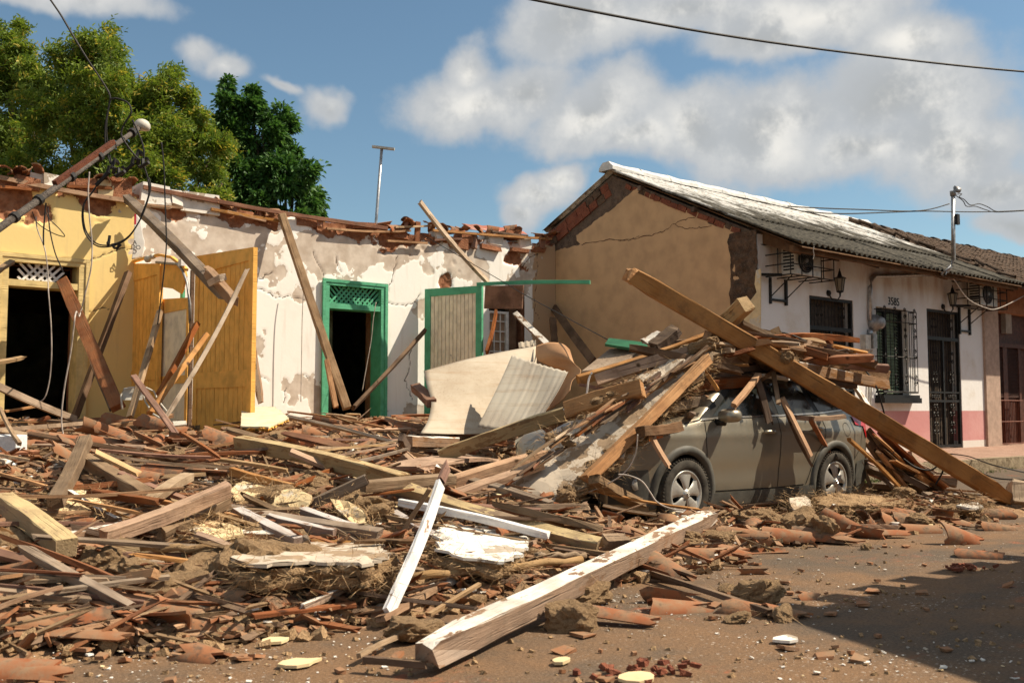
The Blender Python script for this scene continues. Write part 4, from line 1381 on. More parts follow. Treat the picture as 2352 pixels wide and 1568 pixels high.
for z in (.36, .9, 1.42):
    mb = MB(); mb.tube([(X2 + .12, YF + .02, z), (X2 + 1.4, YF + .02, z)], .013, 4); mb.build('gate_rail', MAT['rust_iron'], d)
pn = on_y(2329, 738, YF - .0)
mb = MB(); mb.box((pn.x - .28, YF + .08, pn.z - .3), (pn.x + .05, YF + .2, pn.z + .36)); mb.build('transom_panel', mat_plain('transom_board', (.34, .29, .24), .8), d)
mb = MB(); mb.prism([(XE + .05, EAVE[0] - .05, EAVE[1] - .06), (XE + .05, RIDGE[0], RIDGE[1] + .02), (XE + .05, RIDGE[0], RIDGE[1] - .05), (XE + .05, EAVE[0] - .05, EAVE[1] - .12)], (0, 0, 0), (18, 0, 0)); mb.build('roof_lining', MAT['wood_dark'], th)
mb = MB(); mb.prism([(XE + .05, RIDGE[0] + .01, RIDGE[1] + .02), (XE + .05, 19, 4.4), (XE + .05, 19, 4.33), (XE + .05, RIDGE[0] + .01, RIDGE[1] - .05)], (0, 0, 0), (18, 0, 0)); mb.build('back_slope', MAT['wood_dark'], th)
mt = bpy.data.materials.new('old_tile'); MAT['old_tile'] = mat_mud('old_tile', (0.045, 0.032, 0.022), (0.12, 0.075, 0.048), scale=6, coord='Object')


def half_tile(L=.42, r0=.105, r1=.085, seg=6, th_=.014, up=True, rows=2):
    mb = MB(); s_ = 1 if up else -1
    for lay in (0, 1):
        for j in range(rows + 1):
            t = j / rows; r_ = r0 + (r1 - r0) * t - lay * th_
            for i in range(seg + 1):
                a = math.pi * (0.04 + 0.92 * i / seg)
                mb.v.append((r_ * math.cos(a), L * t, s_ * r_ * math.sin(a) * .85))
    w = seg + 1; off = w * (rows + 1)
    for j in range(rows):
        for i in range(seg):
            a = j * w + i
            mb.f.append((a, a + 1, a + w + 1, a + w)); mb.f.append((off + a, off + a + w, off + a + w + 1, off + a + 1))
        a = j * w; mb.f.append((a, a + w, off + a + w, off + a)); e = a + seg; mb.f.append((e, off + e, off + e + w, e + w))
    for i in range(seg):
        mb.f.append((i, off + i, off + i + 1, i + 1)); e = rows * w + i; mb.f.append((e, e + 1, off + e + 1, off + e))
    mb.mi = [0] * len(mb.f)
    return mb


tm = half_tile().mesh('roof_tile'); tm.materials.append(MAT['old_tile']); tm.polygons.foreach_set('use_smooth', [True] * len(tm.polygons))
verts = [v.co.copy() for v in tm.vertices]; fcs = [list(p.vertices) for p in tm.polygons]
cand = []
rt = random.Random(12)
for j in range(16):
    for i in range(76):
        x = XE + .16 + i * .235
        d_ = j * .33
        y = EAVE[0] - .08 + d_ * math.cos(pitch); z = EAVE[1] - .04 + d_ * math.sin(pitch)
        cand.append(((Vector((x, y, z)) - EYE).length, x, y, z))
cand.sort()
rest = MB()
for k, (_, x, y, z) in enumerate(cand):
    M = Matrix.Translation((x + rt.uniform(-.015, .015), y, z + rt.uniform(0, .02))) @ Matrix.Rotation(pitch - .03, 4, 'X') @ Matrix.Rotation(rt.uniform(-.05, .05), 4, 'Z')
    if k < 300:
        o = bpy.data.objects.new('roof_tile', tm); C.objects.link(o)
        o.location = M.translation; o.rotation_euler = M.to_euler()
        o.parent = th; o.matrix_parent_inverse = parent_inv(th)
    else:
        rest.add([M @ v for v in verts], fcs)
o = rest.build('roof_tile_field', MAT['old_tile'], th, recalc=False); o['kind'] = 'stuff'
for k in range(46):
    o = bpy.data.objects.new('ridge_tile', tm); C.objects.link(o)
    o.location = (XE + .05 + k * .37, RIDGE[0], RIDGE[1] + rt.uniform(-.02, .04)); o.rotation_euler = (rt.uniform(-.05, .05), 0, -math.pi / 2 + rt.uniform(-.08, .08)); o.scale = (1.3, 1, 1.2)
    o.parent = th; o.matrix_parent_inverse = parent_inv(th)
for k in range(14):   # loose tiles along the joint of the two roofs
    d_ = slope_len * (k + .5) / 14
    o = bpy.data.objects.new('loose_tile', tm); C.objects.link(o)
    o.location = (XE + rt.uniform(-.12, .14), EAVE[0] + d_ * math.cos(pitch), EAVE[1] + d_ * math.sin(pitch) + .08 + rt.uniform(0, .04)); o.rotation_euler = (pitch + rt.uniform(-.1, .2), rt.uniform(-.3, .3), rt.uniform(-.5, .5))
    o.data = tm; o.parent = th; o.matrix_parent_inverse = parent_inv(th)

# ------------------------------------------------------------------ the house across the street (behind the camera's side; its eaves throw the shadow on the road)
oh = empty('opposite_house', (14, -2, 0), 'low tile-roofed house across the street that shades the road', 'house')
hE = 4.0
E0 = Vector((4.97, 3.54, 0)) + Vector((SUN.x, SUN.y, SUN.z)) * (hE / SUN.z)
mb = MB(); mb.prism([(E0.x, E0.y, hE), (E0.x, E0.y - 5.0, hE + 5.0 * .42), (E0.x, E0.y - 10, hE), (E0.x, E0.y - 10, hE - .12), (E0.x, E0.y - 5.0, hE + 5.0 * .42 - .12), (E0.x, E0.y, hE - .12)], (0, 0, 0), (26, 0, 0)); mb.build('roof', MAT['wood_dark'], oh)
mb = MB(); mb.box((E0.x + .3, E0.y - 9.4, 0), (E0.x + 25.5, E0.y - .9, hE - .1)); mb.build('wall', MAT['facade'], oh)
om = half_tile(.52, .17, .15).mesh('eave_tile'); om.materials.append(MAT['old_tile'])
for k in range(50):
    o = bpy.data.objects.new('eave_tile', om); C.objects.link(o)
    o.location = (E0.x + .2 + k * .52, E0.y + .26 + rt.uniform(-.08, .06), hE - .08); o.rotation_euler = (math.atan(.42) + math.pi * 0, 0, math.pi + rt.uniform(-.06, .06)); o.parent = oh; o.matrix_parent_inverse = parent_inv(oh)
    o.rotation_euler = (-math.atan(.42), 0, math.pi + rt.uniform(-.06, .06))
# ------------------------------------------------------------------ the car
def mat_car():
    m, nt, b = new_mat('car_paint')
    v = coords(nt, 'Object')
    n = noise_tex(nt, v, 2.0, 7.0, 0.65)
    streak = noise_tex(nt, coords(nt, 'Object', (16, 16, 1.2)), 1.0, 5.0, 0.6)
    s = N(nt, 'ShaderNodeSeparateXYZ'); nt.links.new(v, s.inputs[0])
    base = (0.30, 0.275, 0.215)
    dust = (0.30, 0.235, 0.16)
    low = ramp(nt, s.outputs[2], 0.25, 0.60, 0.0, 1.0)
    d = math_node(nt, 'MULTIPLY_ADD', ramp(nt, n, 0.35, 0.75), 0.24, 0.08)
    d = math_node(nt, 'ADD', d, math_node(nt, 'MULTIPLY', ramp(nt, streak, 0.5, 0.75), 0.12))
    col = mix_rgb(nt, d, base, dust)
    col = dust_over(nt, col, (0.34, 0.245, 0.15), 0.9, v)
    nt.links.new(col, b.inputs['Base Color'])
    b.inputs['Metallic'].default_value = 0.6
    nt.links.new(math_node(nt, 'MULTIPLY_ADD', d, 0.7, 0.22), b.inputs['Roughness'])
    b.inputs['Coat Weight'].default_value = 0.35
    b.inputs['Coat Roughness'].default_value = 0.25
    return m


MAT['car_paint'] = mat_car()
MAT['car_plastic'] = mat_plain('car_plastic', (0.085, 0.082, 0.070), .6, .2, 6, .05, 0, .3)
MAT['car_black'] = mat_plain('car_black', (0.012, 0.012, 0.011), .35, .2, 8, 0, 0, .2)
MAT['tyre'] = mat_plain('tyre_rubber', (0.055, 0.048, 0.038), .85, .3, 12, .2, 0, .3)
MAT['rim'] = mat_plain('wheel_cover', (0.50, 0.48, 0.43), .38, .12, 8, .03, .55, .15, .5)
MAT['chrome'] = mat_plain('chrome', (0.50, 0.47, 0.42), .2, .1, 8, 0, .9)
m, nt, b = new_mat('car_glass')
v = coords(nt, 'Object')
dn = ramp(nt, noise_tex(nt, v, 3.0, 8.0, 0.7), 0.45, 0.8)
nt.links.new(mix_rgb(nt, math_node(nt, 'MULTIPLY', dn, 0.5), (0.016, 0.019, 0.017), (0.11, 0.095, 0.065)), b.inputs['Base Color'])
nt.links.new(math_node(nt, 'MULTIPLY_ADD', dn, 0.5, 0.08), b.inputs['Roughness'])
b.inputs['Specular IOR Level'].default_value = 0.6
MAT['car_glass'] = m
m, nt, b = new_mat('tail_lens')
b.inputs['Base Color'].default_value = (0.45, 0.012, 0.015, 1); b.inputs['Roughness'].default_value = 0.2; b.inputs['Specular IOR Level'].default_value = .5
MAT['red_lens'] = m
m, nt, b = new_mat('clear_lens')
b.inputs['Base Color'].default_value = (0.30, 0.28, 0.24, 1); b.inputs['Roughness'].default_value = 0.15; b.inputs['Specular IOR Level'].default_value = .6
MAT['clear_lens'] = m
m, nt, b = new_mat('amber_lens')
b.inputs['Base Color'].default_value = (0.6, 0.16, 0.03, 1); b.inputs['Roughness'].default_value = 0.2
MAT['amber_lens'] = m

CX, CY = 6.80, 7.44
car = empty('parked_car', (CX + 2.28, CY, 0), 'dusty grey-brown car half buried under collapsed roof timbers', 'car')
TOPX = [0, .03, .10, .25, .50, .85, 1.15, 1.25, 1.55, 1.85, 2.05, 2.5, 3.0, 3.6, 4.05, 4.22, 4.32, 4.45, 4.52, 4.57]
TOPZ = [.58, .72, .82, .93, 1.02, 1.09, 1.13, 1.16, 1.36, 1.53, 1.60, 1.655, 1.655, 1.62, 1.57, 1.53, 1.42, 1.15, .95, .62]
PLX = [0, .05, .15, .35, .6, 1.0, 2.0, 3.4, 3.9, 4.2, 4.4, 4.5, 4.57]
PLY = [.50, .66, .78, .86, .90, .915, .92, .92, .905, .875, .83, .78, .66]
VZ = [.18, .30, .45, .65, .85, 1.0, 1.08, 1.14, 1.35, 1.55, 1.70]
VF = [.935, .965, .985, 1.0, 1.0, .985, .965, .93, .84, .725, .62]


def carT(x): return float(np.interp(x, TOPX, TOPZ))
def carB(x): return float(np.interp(x, [0, .1, .5, 4.0, 4.45, 4.57], [.40, .24, .21, .22, .27, .42]))


def carS(x, z):
    p = float(np.interp(x, PLX, PLY)); f = float(np.interp(z, VZ, VF))
    crease = 0.012 * math.exp(-((z - 0.93) / .045) ** 2) * (1 if 0.5 < x < 4.3 else 0)
    hol = -0.014 * math.exp(-((z - 0.56) / .12) ** 2) * float(np.interp(x, [1.2, 1.5, 3.0, 3.3], [0, 1, 1, 0]))
    hip = 0.02 * math.exp(-((x - 3.6) / .45) ** 2 - ((z - .85) / .2) ** 2) + 0.02 * math.exp(-((x - .93) / .45) ** 2 - ((z - .8) / .2) ** 2)
    return p * f + crease + hol + hip


def cw(x, y, z): return (CX + x, CY + y, z)


WHEELS = (0.93, 3.59)


def in_arch(x, z, r=.405):
    return any((x - wx) ** 2 + (z - .37) ** 2 < r * r for wx in WHEELS)


mb = MB()
xs = sorted(set(list(np.linspace(0, 4.57, 130)) + [.03, .06, 4.54]))
NZ, NCAP = 40, 8
ring_n = 2 * (NZ + NCAP) + 1
idx = {}
for i, x in enumerate(xs):
    B_, T_ = carB(x), carT(x)
    half = []
    for k in range(NZ + 1):
        t = k / NZ
        z = B_ + (T_ - B_) * t
        y = carS(x, z)
        rd = .10
        if z > T_ - rd:
            e = (z - (T_ - rd)) / rd
            y -= 0.07 * (1 - math.sqrt(max(0, 1 - e * e * .98)))
        half.append((y, z))
    y0 = half[-1][0]
    crown = .035
    for k in range(1, NCAP + 1):
        t = k / NCAP
        half.append((y0 * (1 - t), T_ + crown * (1 - (1 - t) ** 2)))
    full = [(-y, z) for y, z in half] + [(y, z) for y, z in reversed(half[:-1])]
    for k, (y, z) in enumerate(full):
        mb.v.append(cw(x, y, z))
for i in range(len(xs) - 1):
    xm = (xs[i] + xs[i + 1]) / 2
    for k in range(ring_n - 1):
        a = i * ring_n + k
        ids = (a, a + 1, a + ring_n + 1, a + ring_n)
        zc = sum(mb.v[j][2] for j in ids) / 4
        yc = abs(sum(mb.v[j][1] for j in ids) / 4 - CY)
        if yc > .6 and in_arch(xm, zc):
            continue
        mi = 0
        top = NZ < k < ring_n - 1 - NZ
        if top and 1.30 < xm < 1.92:
            mi = 1
        if top and 4.24 < xm < 4.44:
            mi = 1
        mb.f.append(ids); mb.mi.append(mi)
mb.f.append(tuple(range(ring_n - 1, -1, -1))); mb.mi.append(0)
o_ = (len(xs) - 1) * ring_n
mb.f.append(tuple(range(o_, o_ + ring_n))); mb.mi.append(0)
body = mb.build('body', [MAT['car_paint'], MAT['car_glass']], car, smooth=True)


def side_patch(name, corners, mat, off, side=-1, nu=10, nv=8, parent=car, th=0.0):
    """bilinear patch laid on the car's side; corners a,b,c,d in (x,z): bottom-front, top-front, top-rear, bottom-rear"""
    a, b_, c, d = [Vector((p[0], p[1])) for p in corners]
    mb = MB()
    for j in range(nv + 1):
        v_ = j / nv
        for i in range(nu + 1):
            u = i / nu
            p = (a.lerp(b_, v_)).lerp(d.lerp(c, v_), u)
            mb.v.append(cw(p.x, side * (carS(p.x, p.y) + off), p.y))
    w = nu + 1
    for j in range(nv):
        for i in range(nu):
            q_ = j * w + i
            mb.f.append((q_, q_ + 1, q_ + w + 1, q_ + w) if side > 0 else (q_ + w, q_ + w + 1, q_ + 1, q_)); mb.mi.append(0)
    return mb.build(name, MAT[mat], parent, smooth=True, recalc=False)


def side_strip(name, pts, width, mat, off, side=-1, parent=car):
    P = []
    for p, r_ in zip(pts[:-1], pts[1:]):
        k = max(2, int(math.hypot(r_[0] - p[0], r_[1] - p[1]) / .04))
        P += [(p[0] + (r_[0] - p[0]) * i / k, p[1] + (r_[1] - p[1]) * i / k) for i in range(k)]
    P.append(pts[-1])
    mb = MB()
    for i, (x, z) in enumerate(P):
        x2, z2 = P[min(i + 1, len(P) - 1)]; x1, z1 = P[max(i - 1, 0)]
        tx, tz = x2 - x1, z2 - z1; L = math.hypot(tx, tz) + 1e-9
        nx_, nz_ = -tz / L * width / 2, tx / L * width / 2
        for s_ in (-1, 1):
            mb.v.append(cw(x + s_ * nx_, side * (carS(x + s_ * nx_, z + s_ * nz_) + off), z + s_ * nz_))
    for i in range(len(P) - 1):
        mb.f.append((2 * i, 2 * i + 1, 2 * i + 3, 2 * i + 2)); mb.mi.append(0)
    return mb.build(name, MAT[mat], parent, smooth=True, recalc=False)


for sd in (-1, 1):
    tr = side_patch('window_surround', [(1.20, 1.105), (2.00, 1.555), (3.95, 1.48), (4.08, 1.20)], 'car_black', .004, sd, 24, 8)
    for nm, cr in (('side_window', [(1.42, 1.135), (2.03, 1.515), (2.44, 1.545), (2.50, 1.145)]), ('side_window', [(2.58, 1.147), (2.54, 1.545), (3.12, 1.525), (3.30, 1.165)]), ('quarter_window', [(3.38, 1.172), (3.24, 1.515), (3.72, 1.47), (3.95, 1.225)])):
        side_patch(nm, cr, 'car_glass', .008, sd)
    side_strip('belt_trim', [(1.22, 1.10), (1.8, 1.12), (2.6, 1.135), (3.4, 1.16), (4.05, 1.205)], .018, 'chrome', .012, sd)
    side_strip('roof_rail', [(2.1, 1.60), (2.6, 1.625), (3.4, 1.61), (4.0, 1.56)], .03, 'car_black', .02, sd)
    side_strip('panel_gap', [(1.27, 1.09), (1.24, .9), (1.26, .6), (1.33, .40), (1.36, .365), (2.5, .35), (2.98, .36)], .010, 'car_black', .003, sd)
    side_strip('panel_gap', [(2.53, 1.13), (2.53, .9), (2.51, .6), (2.48, .36)], .010, 'car_black', .003, sd)
    side_strip('panel_gap', [(3.36, 1.16), (3.40, 1.0), (3.36, .86), (3.20, .70), (3.10, .50), (3.02, .365)], .010, 'car_black', .003, sd)
    side_strip('panel_gap', [(.20, .90), (.60, 1.0), (1.0, 1.07), (1.22, 1.10)], .010, 'car_black', .003, sd)
    side_strip('panel_gap', [(4.20, 1.18), (4.28, .95), (4.22, .75), (4.03, .60)], .008, 'car_black', .003, sd)
    side_patch('sill_cladding', [(1.32, .21), (1.34, .345), (3.16, .345), (3.18, .21)], 'car_plastic', .022, sd, 20, 4)
    for wx in WHEELS:
        mb = MB()
        for k in range(25):
            a = math.pi * (-.10 + 1.2 * k / 24)
            for r_, of in ((.385, -.03), (.392, .020), (.43, .024), (.470, .016), (.475, -.01)):
                x, z = wx - r_ * math.cos(a), .37 + r_ * math.sin(a)
                z = max(z, .2)
                mb.v.append(cw(x, sd * (carS(x, max(z, .22)) + of), z))
        for k in range(24):
            for j in range(4):
                q_ = k * 5 + j
                mb.f.append((q_, q_ + 1, q_ + 6, q_ + 5)); mb.mi.append(0)
        mb.build('arch_cladding', MAT['car_plastic'], car, smooth=True)
        mb = MB()      # wheel well
        for k in range(17):
            a = math.pi * (-.12 + 1.24 * k / 16)
            for yy in (.89, .55):
                mb.v.append(cw(wx - .40 * math.cos(a), sd * yy, .37 + .40 * math.sin(a)))
        for k in range(16):
            mb.f.append((2 * k, 2 * k + 1, 2 * k + 3, 2 * k + 2)); mb.mi.append(0)
        mb.build('wheel_well', MAT['car_black'], car)
    for hx, hz in ((2.30, .955), (3.22, .975)):
        mb = MB(); c = Vector(cw(hx, sd * (carS(hx, hz) + .012), hz))
        mb.tube([c + Vector((-.10, 0, 0)), c + Vector((-.07, sd * .022, .004)), c + Vector((0, sd * .03, .006)), c + Vector((.07, sd * .022, .004)), c + Vector((.11, 0, 0))], [.014, .02, .023, .02, .012], 8)
        mb.build('door_handle', MAT['car_paint'], car, smooth=True)
    # mirror
    mr = empty('wing_mirror', cw(1.52, sd * 1.0, 1.12)); mr.parent = car; mr.matrix_parent_inverse = parent_inv(car)
    mb = MB(); c = Vector(cw(1.50, sd * 1.02, 1.135))
    rings = []
    for k, (dx, s_) in enumerate(((-.10, .3), (-.08, .75), (-.02, 1.0), (.05, .98), (.075, .9))):
        for a in range(12):
            t = 2 * math.pi * a / 12
            ca, sa = math.cos(t), math.sin(t)
            mb.v.append((c.x + dx, c.y + .115 * s_ * math.copysign(abs(ca) ** .7, ca), c.z + .072 * s_ * math.copysign(abs(sa) ** .7, sa)))
    for k in range(4):
        for a in range(12):
            mb.f.append((k * 12 + a, k * 12 + (a + 1) % 12, (k + 1) * 12 + (a + 1) % 12, (k + 1) * 12 + a)); mb.mi.append(0)
    mb.f.append(tuple(range(11, -1, -1))); mb.f.append(tuple(range(48, 60))); mb.mi += [0, 0]
    mb.build('mirror_shell', MAT['car_paint'], mr, smooth=True)
    mb = MB(); mb.tube([cw(1.46, sd * .88, 1.07), cw(1.48, sd * .98, 1.075)], [.035, .045], 8); mb.build('mirror_arm', MAT['car_black'], mr, smooth=True)
    # lamps
    lens = side_patch('headlight', [(.06, .76), (.07, .85), (.56, .985), (.60, .93)], 'clear_lens', .012, sd, 14, 6)
    side_patch('indicator', [(.40, .885), (.42, .935), (.56, .975), (.59, .93)], 'amber_lens', .016, sd, 6, 4)
    side_patch('tail_light', [(4.10, 1.02), (4.06, 1.13), (4.47, 1.10), (4.51, .98)], 'red_lens', .014, sd, 10, 5)
    side_patch('tail_light_lower', [(4.40, .86), (4.34, 1.0), (4.50, 1.0), (4.53, .86)], 'red_lens', .012, sd, 6, 4)
    side_patch('front_bumper_corner', [(.03, .30), (.03, .60), (.42, .62), (.50, .26)], 'car_plastic', .008, sd, 8, 5)
    side_patch('rear_bumper_corner', [(4.06, .26), (4.10, .58), (4.54, .62), (4.53, .38)], 'car_plastic', .012, sd, 8, 5)
    mb = MB(); mb.lathe([(0, .012), (.05, .012), (.06, 0)], cw(.30, sd * carS(.30, .48), .48), (0, sd, 0), 14); mb.build('fog_light', MAT['clear_lens'], car, smooth=True)
# fuel flap outline
P = [(3.86 + .078 * math.cos(2 * math.pi * k / 24), .965 + .078 * math.sin(2 * math.pi * k / 24)) for k in range(25)]
side_strip('fuel_flap', P, .006, 'car_black', .003, -1)
mb = MB(); mb.box(cw(-.005, -.35, .60), cw(.03, .35, .70)); mb.build('front_grille', MAT['car_black'], car)
mb = MB(); mb.box(cw(.3, -.7, .2), cw(4.3, .7, .26)); mb.build('underbody', MAT['car_black'], car)


def wheel(wx, sd):
    c = Vector(cw(wx, sd * .83, .362)); ax = Vector((0, sd, 0))
    w = empty('wheel', c); w.parent = car; w.matrix_parent_inverse = parent_inv(car)
    mb = MB()
    prof = [(.225, .075), (.245, .098), (.285, .112), (.325, .108), (.348, .092), (.360, .060), (.362, .0), (.360, -.06), (.345, -.10), (.29, -.11), (.22, -.09)]
    mb.lathe(prof, c, ax, 44); mb.build('tyre', MAT['tyre'], w, smooth=True)
    mb = MB()
    u = Vector((0, 0, 1)); s_ = ax.cross(u)
    for k in range(60):
        a = 2 * math.pi * k / 60
        d = s_ * math.cos(a) + u * math.sin(a); t = ax.cross(d)
        p = c + d * .352 + ax * .075
        mb.bar(p, p + ax * .03 - d * .004 + t * .005, .016, .016, up=d)
    mb.build('tread_block', MAT['tyre'], w)
    mb = MB(); mb.lathe([(0, .02), (.23, .02), (.232, .07)], c, ax, 30); mb.build('dark_disc', MAT['car_black'], w, smooth=True)  # plain black disc added behind the spokes so their gaps read as shade
    mb = MB(); mb.lathe([(.196, .066), (.205, .083), (.222, .094), (.237, .092), (.240, .075)], c, ax, 40); mb.build('rim', MAT['rim'], w, smooth=True)
    mb = MB()
    for k in range(5):
        a0 = 2 * math.pi * k / 5 + math.pi / 2
        def pt(r_, da, h): return c + (s_ * math.cos(a0 + da) + u * math.sin(a0 + da)) * r_ + ax * h
        L_ = [(.045, .62, .098), (.085, .53, .102), (.13, .47, .100), (.17, .47, .094), (.212, .57, .086)]
        vs = []
        for (r_, da, h) in L_:
            vs += [pt(r_, -da, h - .018), pt(r_, -da * .62, h), pt(r_, 0, h - .008), pt(r_, da * .62, h), pt(r_, da, h - .018)]
        fs = [(j * 5 + i, j * 5 + i + 1, (j + 1) * 5 + i + 1, (j + 1) * 5 + i) for j in range(len(L_) - 1) for i in range(4)]
        m2 = MB(); m2.add(vs, fs); 
        m2.build('spoke', MAT['rim'], w, smooth=True)
    mb = MB(); mb.lathe([(0, .113), (.034, .112), (.042, .104), (.055, .09)], c, ax, 20); mb.build('hub_cap', MAT['rim'], w, smooth=True)
    # emblem: three ovals
    mb = MB()
    for (rx, rz, dz) in ((.024, .016, 0), (.008, .0155, 0), (.016, .006, .009)):
        mb.tube([c + s_ * (rx * math.cos(2 * math.pi * i / 16)) + u * (rz * math.sin(2 * math.pi * i / 16) + dz) + ax * .1145 for i in range(17)], .0022, 4, cap=False)
    mb.build('emblem', MAT['chrome'], w)


for wx in WHEELS:
    wheel(wx, -1)
    wheel(wx, 1)
# ------------------------------------------------------------------ rubble mound
def Hs(x, y):
    """smooth height of the rubble"""
    x = np.asarray(x, float); y = np.asarray(y, float)
    ye = y + 0.35 * fbm(x, x * 0 + 3, 0.7, 3, 61)
    left = np.interp(ye, [4.75, 5.2, 6.0, 7.0, 8.0, 9.0, 10.0, 11.0, 13.0, 16.5], [-.03, .05, .20, .40, .58, .70, .77, .81, .90, 1.03])
    lane = np.interp(ye, [4.8, 5.2, 5.8, 6.3, 6.7, 8.5, 9.0, 9.8, 11, 16.5], [-.03, .06, .15, .15, .02, .02, .35, .75, .95, 1.05])
    k = sstep(5.9, 6.9, x)
    h = left * (1 - k) + lane * k
    street = sstep(11.6, 13.4, x) * sstep(9.2, 8.8, y)
    right = np.interp(ye, [5.2, 5.6, 6.2, 7.0], [-.03, .05, .07, -.05])
    h = h * (1 - street) + street * right
    h = h + 0.25 * np.exp(-((x - 11.9) / .6) ** 2 - ((y - 7.4) / .8) ** 2)
    h = h - 0.40 * np.exp(-((x - 6.15) / .55) ** 2 - ((y - 8.35) / .6) ** 2)
    return h


def hgt(x, y): return float(Hs(x, y))


def Hfull(x, y):
    h = Hs(x, y)
    a = sstep(-0.02, 0.25, h)
    return h - 0.03 + a * (0.10 * fbm(x, y, 1.3, 3, 81) + 0.07 * fbm(x, y, 4.0, 4, 83)) + (0.25 + a) * 0.03 * fbm(x, y, 14.0, 3, 85)


def hit(px, py, lift=0.0):
    d = pix_dir(px, py)
    ts = np.arange(3.5, 24, 0.02)
    X, Y, Z = EYE.x + d.x * ts, EYE.y + d.y * ts, EYE.z + d.z * ts
    below = Z < np.maximum(Hs(X, Y), 0) + lift
    i = int(np.argmax(below)) if below.any() else len(ts) - 1
    return Vector((X[i], Y[i], Z[i]))


st = 0.045
gx = np.arange(-1.0, 15.1, st); gy = np.arange(4.2, 16.5, st)
GX, GY = np.meshgrid(gx, gy)
GZ = Hfull(GX, GY)
nxg = len(gx)
cell = (np.maximum.reduce([GZ[:-1, :-1], GZ[1:, :-1], GZ[:-1, 1:], GZ[1:, 1:]]) > -0.03)
# nothing under the pavement and inside the white house
ii, jj = np.nonzero(cell)
base_i = ii * nxg + jj
fc = np.stack([base_i, base_i + 1, base_i + nxg + 1, base_i + nxg], -1)
used = np.zeros(GX.size, bool); used[fc.ravel()] = True
remap = np.cumsum(used) - 1
me = bpy.data.meshes.new('rubble_mound')
me.from_pydata(np.stack([GX, GY, GZ], -1).reshape(-1, 3)[used].tolist(), [], remap[fc].tolist())
MAT['mound'] = mat_mud('rubble_earth', (0.17, 0.095, 0.048), (0.33, 0.20, 0.108), (0.50, 0.42, 0.33), 0.16, 5.0)
me.materials.append(MAT['mound'])
o = bpy.data.objects.new('rubble_mound', me); C.objects.link(o)
structure(o)


def P(spec):
    """('K', x, y) -> on the mound; with ('Z', d) at a camera depth, ('z', h) at a height, ('y', v) / ('x', v) on a plane, ('m', lift) lifted off the mound"""
    px, py = q(*spec[:3])
    if len(spec) == 3:
        return hit(px, py, .05)
    k, v = spec[3]
    return {'Z': lambda: on_d(px, py, v), 'z': lambda: on_z(px, py, v), 'y': lambda: on_y(px, py, v), 'x': lambda: on_x(px, py, v), 'm': lambda: hit(px, py, v + .05)}[k]()


TS = [0.64]       # timber scale, set per section


def hero(label, mat, a, b, w, h, roll=0.0, splinter=0.03, name='timber', cat='timber', group=None, seg=7, chip=.014, up=Vector((0, 0, 1))):
    o = make_board(name, P(a), P(b), w * TS[0], h * TS[0], mat, roll, chip, seg, splinter, up)
    tag(o, label, cat, group)
    LAST[0] = o
    return o


LAST = [None]
Zd = lambda v: ('Z', v)
zz = lambda v: ('z', v)
yy_ = lambda v: ('y', v)
mm = lambda v: ('m', v)
B_ = 'roof_beam'
# foreground
hero('heavy white-painted beam lying diagonally across the road in front', 'wood_white', ('V', 978, 1502, zz(.10)), ('V', 1640, 1182, zz(.25)), .205, .205, .12, .06, 'white_beam', 'beam', seg=14)
hero('white plank with a splintered red top leaning over the rubble', 'wood_chalk', ('K', 1165, 1150, zz(.08)), ('K', 1545, 215, Zd(6.6)), .12, .045, 1.2, .0, 'plank', 'plank')
hero('short red-brown splintered stub at the top of the leaning white plank', 'wood_red', ('K', 1546, 214, Zd(6.62)), ('K', 1605, 70, Zd(6.85)), .10, .04, 1.2, .12, 'broken_stub', 'plank')
hero('grey weathered stick leaning against the white plank', 'wood_grey', ('K', 1250, 600, mm(.05)), ('K', 1480, 235, Zd(6.9)), .07, .05, .4)
hero('long white square batten running beside the rotten log to the white beam', 'wood_chalk', ('K', 1240, 345, mm(.10)), ('K', 2335, 590, mm(.10)), .085, .085, .1, .02, 'batten', 'batten', seg=9)
hero('long peeling rotten log lying behind the white batten', 'wood_yellow', ('K', 1180, 215, mm(.14)), ('L', 1770, 430, mm(.08)), .15, .15, .5, .04, 'log', 'log', seg=12, chip=.03)
hero('stub of grey log end beyond the rotten log', 'wood_grey', ('L', 1780, 400, mm(.08)), ('L', 1960, 395, mm(.08)), .15, .14, .5, .04, 'log', 'log')
hero('long yellow-painted beam with dirty side in front of the orange door leaf', 'wood_yellow', ('R', 1025, 620, mm(.10)), ('R', 2230, 905, mm(.16)), .17, .20, .12, .03, B_, 'beam', seg=10)
hero('weathered grey beam crossing the end of the yellow beam', 'wood_grey', ('K', 985, 235, mm(.2)), ('K', 1640, 178, mm(.16)), .13, .13, .2, .02, B_, 'beam')
o = hero('weathered grey post with two notches cut in its end', 'wood_grey', ('K', 600, 365, mm(.05)), ('K', 1015, 180, mm(.30)), .12, .12, .1, .01, 'post', 'post')
for dz in (-.018, .018):
    mbn = MB(); L_ = (P(('K', 1015, 180, mm(.30))) - P(('K', 600, 365, mm(.05)))).length
    mbn.box((L_ - .003, dz - .005, -.035), (L_ + .004, dz + .005, .03)); n_ = mbn.build('notch', MAT['wood_dark']); n_.parent = o
hero('lilac-white board with dark side nearest the plaster slab', 'wood_lilac', ('K', 70, 420, mm(.06)), ('K', 520, 640, mm(.06)), .13, .12, .1, .02)
hero('lilac-white board running to the broken plaster slab', 'wood_lilac', ('K', 290, 460, mm(.05)), ('K', 790, 575, mm(.05)), .10, .10, .1, .02)
hero('lilac-white board below the post with notches', 'wood_lilac', ('K', 545, 410, mm(.06)), ('K', 1060, 585, mm(.06)), .11, .10, .1, .02)
